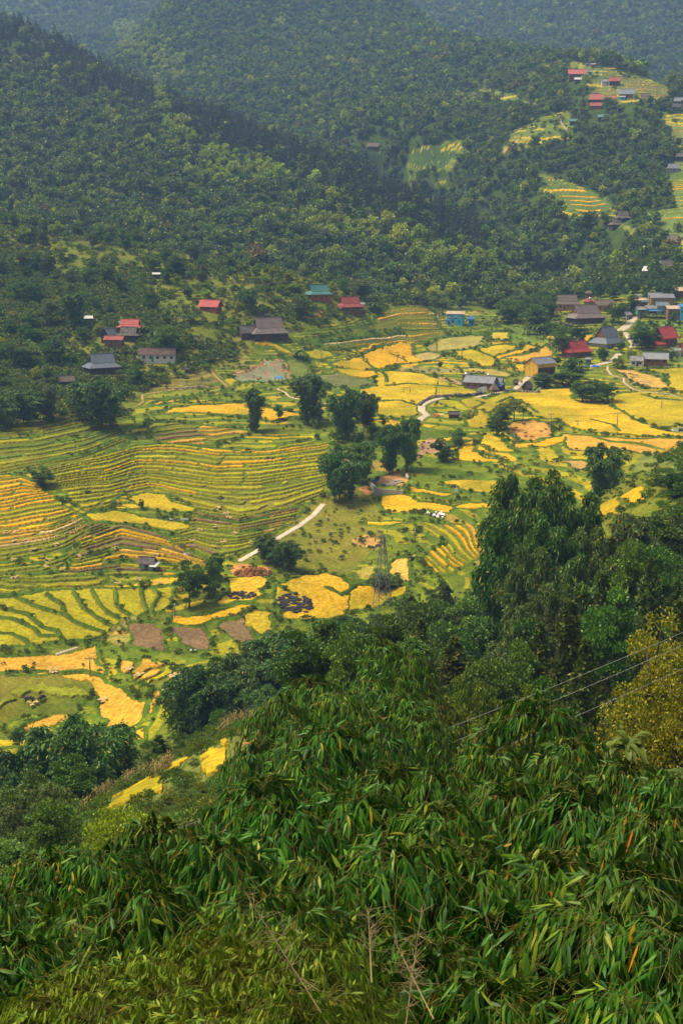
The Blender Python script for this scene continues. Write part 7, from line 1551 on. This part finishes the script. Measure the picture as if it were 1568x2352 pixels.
# ------------------------------------------------------------------ people, animals, vehicles
SKIN = mat('skin', (.42, .24, .16), .6, .1, 3)
def skin_mesh(name, verts, edges, rad, m_, parent, sub=1, root=0):
    me = bpy.data.meshes.new(name); me.from_pydata(verts, edges, []); me.materials.append(m_); o = obj(name, me, parent)
    md = o.modifiers.new('skin', 'SKIN'); md.use_smooth_shade = True
    for i, r in enumerate(rad): me.skin_vertices[0].data[i].radius = (r, r) if not isinstance(r, tuple) else r
    me.skin_vertices[0].data[root].use_root = True
    s_ = o.modifiers.new('sub', 'SUBSURF'); s_.levels = sub; s_.render_levels = sub
    return o
def person(label, u, v, shirt, trousers, hat, yaw=0, stride=.16, bend=0.0, dm=240, grp=None, h=1.62, seated=False, at=None):
    p = at or ground_at(u, v, dm)[0]; t = tag(empty('person', p, R(yaw)), label, 'person', grp); k = h / 1.62; b = bend
    def q(x, y, z): return (x * k, (y - b * max(0, z - .85) * 1.1) * k, (z - .35 * b * max(0, z - .85)) * k)
    if seated: legs = [(-.1, -.05, .55), (-.13, -.42, .5), (-.13, -.40, .08), (.1, -.05, .55), (.13, -.42, .5), (.13, -.40, .08)]; zo = -.33
    else: legs = [(-.09, 0, .84), (-.10, -stride, .45), (-.10, -stride * .6, .06), (.09, 0, .84), (.10, stride * .5, .45), (.10, stride * 1.1, .08)]; zo = 0
    V = [q(0, 0, .90 + zo), q(0, 0, 1.10 + zo), q(0, 0, 1.28 + zo), q(0, -.01, 1.38 + zo), q(0, -.02, 1.50 + zo), q(0, -.03, 1.58 + zo)] + [q(*l) for l in legs] + [q(-.19, 0, 1.30 + zo), q(-.24, -.06, 1.04 + zo), q(-.22, -.22, .88 + zo), q(.19, 0, 1.30 + zo), q(.24, .04, 1.04 + zo), q(.22, -.10, .84 + zo)]
    fe = [(V[8][0], V[8][1] - .14 * k, .03 * k), (V[11][0], V[11][1] - .14 * k, .04 * k)]; V += fe
    E = [(0, 1), (1, 2), (2, 3), (3, 4), (4, 5), (0, 6), (6, 7), (7, 8), (8, 18), (0, 9), (9, 10), (10, 11), (11, 19), (2, 12), (12, 13), (13, 14), (2, 15), (15, 16), (16, 17)]
    rad = [.11, .10, .12, .05, .085, .08, .075, .055, .038, .075, .055, .038, .055, .042, .03, .055, .042, .03, .03, .03]
    skin_mesh('body', V, E, [r * k for r in rad], SKIN, t)
    Es = [(0, 1), (1, 2), (2, 3), (3, 4), (2, 5), (5, 6)]; idx = [0, 1, 2, 12, 13, 15, 16]; skin_mesh('shirt', [V[i] for i in idx], [(0, 1), (1, 2), (2, 3), (3, 4), (2, 5), (5, 6)], [.135 * k, .125 * k, .14 * k, .075 * k, .058 * k, .075 * k, .058 * k], shirt, t)
    idx = [0, 6, 7, 8, 9, 10, 11]; skin_mesh('trousers', [V[i] for i in idx], [(0, 1), (1, 2), (2, 3), (0, 4), (4, 5), (5, 6)], [.13 * k, .095 * k, .072 * k, .055 * k, .095 * k, .072 * k, .055 * k], trousers, t)
    hd = Vector(V[4]).lerp(Vector(V[5]), .6)
    if hat == 'cone': m = MB(); m.tube([hd + Vector((0, 0, .03)), hd + Vector((0, 0, .10)), hd + Vector((0, 0, .21))], [.24, .13, .01], 10); m.build('conical_hat', STRAWP, t)
    else: m = MB(); m.ell(hd + Vector((0, .015, .035)), (.098, .105, .09), 10, 6); m.build('hair' if hat == 'hair' else 'helmet', DARKM if hat == 'hair' else WHITEP, t)
    for sx in (-1, 1): MB().ell(hd + Vector((sx * .03, -.088, .0)), (.012, .01, .01), 6, 4).build('eye', DARKM, t)
    MB().ell(hd + Vector((0, -.098, -.022)), (.013, .02, .018), 6, 4).build('nose', SKIN, t)
    return t
CL = {k: mat('cloth_' + k, c, .85, .2, 4) for k, c in dict(white=(.7, .7, .68), black=(.02, .02, .025), blue=(.04, .09, .28), red=(.5, .04, .04), grey=(.2, .2, .2), green=(.06, .2, .08), lime=(.45, .6, .1)).items()}
person('person in a pale yellow top walking down the straight concrete road, on the left', 679, 1207, CL['lime'], CL['black'], 'hair', 20, .18); person('person in white walking down the straight concrete road, on the right', 683, 1205, CL['white'], CL['black'], 'hair', 20, .14)
person('person in dark clothes standing in the orange stubble field at the left edge', 15, 1553, CL['black'], CL['grey'], 'hair', -30, .1)
person('farm worker in blue bending over the cabbage plot, left of two', 582, 869, CL['blue'], CL['blue'], 'cone', 60, .12, .6); person('farm worker in blue bending over the cabbage plot, right of two', 599, 872, CL['blue'], CL['black'], 'cone', -40, .12, .6)
person('person in red beside the market shack', 1466, 722, CL['red'], CL['black'], 'hair', 0, .1, 0, 560); person('person in blue standing by the stalls on the village road', 1447, 734, CL['blue'], CL['black'], 'hair', 90, .1, 0, 560)
person('person in a red top beside the long grey house', 1122, 903, CL['red'], CL['black'], 'hair', 10, .1); person('small person in pale clothes standing on the slope below the straight road', 727, 1250, CL['white'], CL['grey'], 'hair', 0, .1)
person('person in dark clothes beside the pale road near the gazebo', 1297 - 143, 894, CL['black'], CL['black'], 'hair', 0, .1)
BUF = mat('buffalo_hide', (.055, .05, .05), .8, .3, 2)
def buffalo(label, u, v, yaw, graze):
    p = ground_at(u, v)[0]; t = tag(empty('water_buffalo', p, R(yaw)), label, 'buffalo', 'water buffaloes')
    hz_ = .55 if graze else 1.15
    V = [(0, 0, 1.0), (.45, 0, 1.02), (.8, 0, 1.08), (1.1, 0, 1.0 if not graze else .85), (1.38, 0, hz_), (1.62, 0, hz_ - .22), (-.5, 0, 1.05), (-.85, 0, 1.0), (-.98, 0, .7), (-1.0, 0, .35)]
    E = [(0, 1), (1, 2), (2, 3), (3, 4), (4, 5), (0, 6), (6, 7), (7, 8), (8, 9)]; rad = [.40, .40, .33, .2, .17, .10, .38, .2, .04, .03]
    for sx, x, par, hock in ((-1, .62, 2, 0), (1, .72, 2, 0), (-1, -.62, 6, 1), (1, -.72, 6, 1)):
        i = len(V); V += [(x, sx * .22, .75), (x + (.06 if not hock else .1), sx * .23, .45), (x - (0 if not hock else .08), sx * .23, .25), (x + .02, sx * .23, .03)]; E += [(par, i), (i, i + 1), (i + 1, i + 2), (i + 2, i + 3)]; rad += [.17, .10, .07, .075]
    skin_mesh('body', V, E, rad, BUF, t)
    for sx in (-1, 1):
        c = Vector((1.38, sx * .1, hz_ + .12)); MB().tube([c, c + Vector((-.12, sx * .28, .08)), c + Vector((-.38, sx * .42, .16)), c + Vector((-.58, sx * .30, .22))], [.05, .045, .03, .008], 6).build('horn', DARKM, t)
        MB().ell(c + Vector((-.04, sx * .16, -.06)), (.05, .13, .04), 8, 5).build('ear', BUF, t)
        MB().ell((1.46, sx * .115, hz_), (.02, .015, .02), 6, 4).build('eye', DARKM, t)
buffalo('dark water buffalo standing side on in the lower left terraces', 69, 1613, 175, False); buffalo('grey water buffalo facing away with its head down in the lower left terraces', 96, 1611, 70, True)
def scooter(label, u, v, yaw, col, dm=240, rider=None, grp='motorbikes on the village road'):
    p = ground_at(u, v, dm)[0] + Vector((0, 0, .12)); t = tag(empty('motorbike', p, R(yaw)), label, 'motorbike', grp)
    for x in (-.6, .6):
        n = 16; m = MB()
        m.tube([(x + .24 * math.cos(a * 6.2832 / n), 0, .28 + .24 * math.sin(a * 6.2832 / n)) for a in range(n + 1)], .05, 6, False); wh_ = m.build('wheel', DARKM, t); MB().tube([(x, -.04, .28), (x, .04, .28)], .1, 10).build('hub', STEEL, wh_)
    skin_mesh('frame_body', [(-.6, 0, .45), (-.3, 0, .55), (0, 0, .42), (.35, 0, .5), (.5, 0, .85)], [(0, 1), (1, 2), (2, 3), (3, 4)], [.10, .13, .11, .10, .07], col, t)
    MB().ell((-.28, 0, .74), (.36, .12, .07), 10, 6).build('seat', DARKM, t); m = MB(); m.tube([(.5, -.3, 1.0), (.54, 0, .96), (.5, .3, 1.0)], .025, 6); m.tube([(.6, 0, .3), (.5, 0, .95)], .03, 6); m.build('handlebar', STEEL, t)
    MB().ell((.62, 0, .86), (.06, .08, .08), 8, 5).build('headlight', WHITEP, t)
    return p
p = scooter('motorbike with a rider coming along the pale road by the yellow barn', 1197, 880, -120, CL['grey'])
person('rider in dark clothes on the motorbike on the pale road', 0, 0, CL['black'], CL['blue'], 'helmet', -30, at=p + Vector((0, 0, .18)), seated=True)
for k, (u, v, lab) in enumerate([(1427, 748, 'parked motorbike, nearest one of the row beside the village road'), (1431, 744, 'parked motorbike, second of the row beside the village road'), (1435, 741, 'parked motorbike, third of the row beside the village road'), (1443, 736, 'parked motorbike, farthest of the row beside the village road'), (1449, 731, 'parked motorbike beside the stalls at the top of the village road')]): scooter(lab, u, v, 70 + 9 * k, CL[['red', 'black', 'blue', 'grey', 'black'][k]], 560)
scooter('dark motorbike parked on the footpath below the cabbage plot', 648, 896, 10, CL['black'])
# rooftop tanks, dish, entrance horns
def tank(label, u, v, dm, z, r=.55, l_=1.3):
    p = ground_at(u, v, dm)[0] + Vector((0, 0, z)); t = tag(empty('water_tank', p), label, 'water tank'); MB().tube([(-l_ / 2, 0, .75), (-l_ / 2 + .1, 0, .75), (l_ / 2 - .1, 0, .75), (l_ / 2, 0, .75)], [r * .7, r, r, r * .7], 14).build('cylinder', mat('steel_tank', (.62, .62, .62), .25, .1, 1, metal=.7), t, smooth=True)
    for x in (-.4, .4): MB().box(x - .05, x + .05, -.4, .4, -.3, .3).build('stand', DARKM, t)
tank('silver water tank on the roof of the long grey house', 1121, 893, 400, 4.6); tank('silver water tank on the brick block of the long grey house', 1070, 888, 400, 4.2); tank('silver water tank on the ochre tower house', 1353, 716, 600, 6.0); tank('silver water tank beside the large red roofed house', 1541, 790, 500, 2.6); tank('silver water tank behind the red village roof', 1317, 806, 500, 5.0)
p = ground_at(1190, 708, 560)[0]; t = tag(empty('horn_gate', p), 'entrance figure with big yellow buffalo horns above a blue sign near the thatched houses', 'gate')
for sx in (-1, 1):
    MB().tube([(sx * .3, 0, 4.2), (sx * 1.5, 0, 4.5), (sx * 1.9, 0, 5.6), (sx * 1.5, 0, 6.6)], [.28, .26, .18, .03], 8).build('horn', mat('yellow_horn', (.75, .48, .04), .6), t); MB().tube([(sx * 1.2, 0, -1), (sx * 1.2, 0, 4)], .14, 8).build('post', POST, t)
MB().box(-1.3, 1.3, -.12, .12, 3.0, 4.1).build('sign_board', WL['blue'], t)
for k, (u, v, lab) in enumerate([(1104, 906, 'white notice board at the left of the thatched gazebo'), (1110, 904, 'white notice board beside the thatched gazebo, behind the first')]):
    p = ground_at(u, v)[0]; t = tag(empty('notice_board', p), lab, 'sign'); MB().box(-1.1, 1.1, -.05, .05, .7, 2.6).build('board', WHITEP, t)
    for x in (-.9, .9): MB().box(x - .05, x + .05, .055, .14, -.5, 2.4).build('post', DARKM, t)
    for j in range(3): MB().box(-.8, .5 + .1 * j, -.056, -.052, 2.1 - .4 * j, 2.25 - .4 * j).build('print_line', CL['grey'], t)
# ------------------------------------------------------------------ the hazy air of the valley
hz = bpy.data.materials.new('haze'); hz.use_nodes = True; hn = hz.node_tree; hn.nodes.clear()
ho = hn.nodes.new('ShaderNodeOutputMaterial'); hv = hn.nodes.new('ShaderNodeVolumePrincipled')
hv.inputs['Color'].default_value = (.32, .54, 1.0, 1); hv.inputs['Density'].default_value = .00019; hv.inputs['Anisotropy'].default_value = .2
hn.links.new(hv.outputs[0], ho.inputs['Volume'])
zlo = float((ZZ + CZ).min()) - 1; zhi = max(float((ZZ + CZ).max()) + 30, CZ + 20)
tag(MB().box(-1500, 1500, -60, 3480, zlo, zhi).build('haze', hz), 'pale blue haze filling the valley', 'haze', kind='stuff')
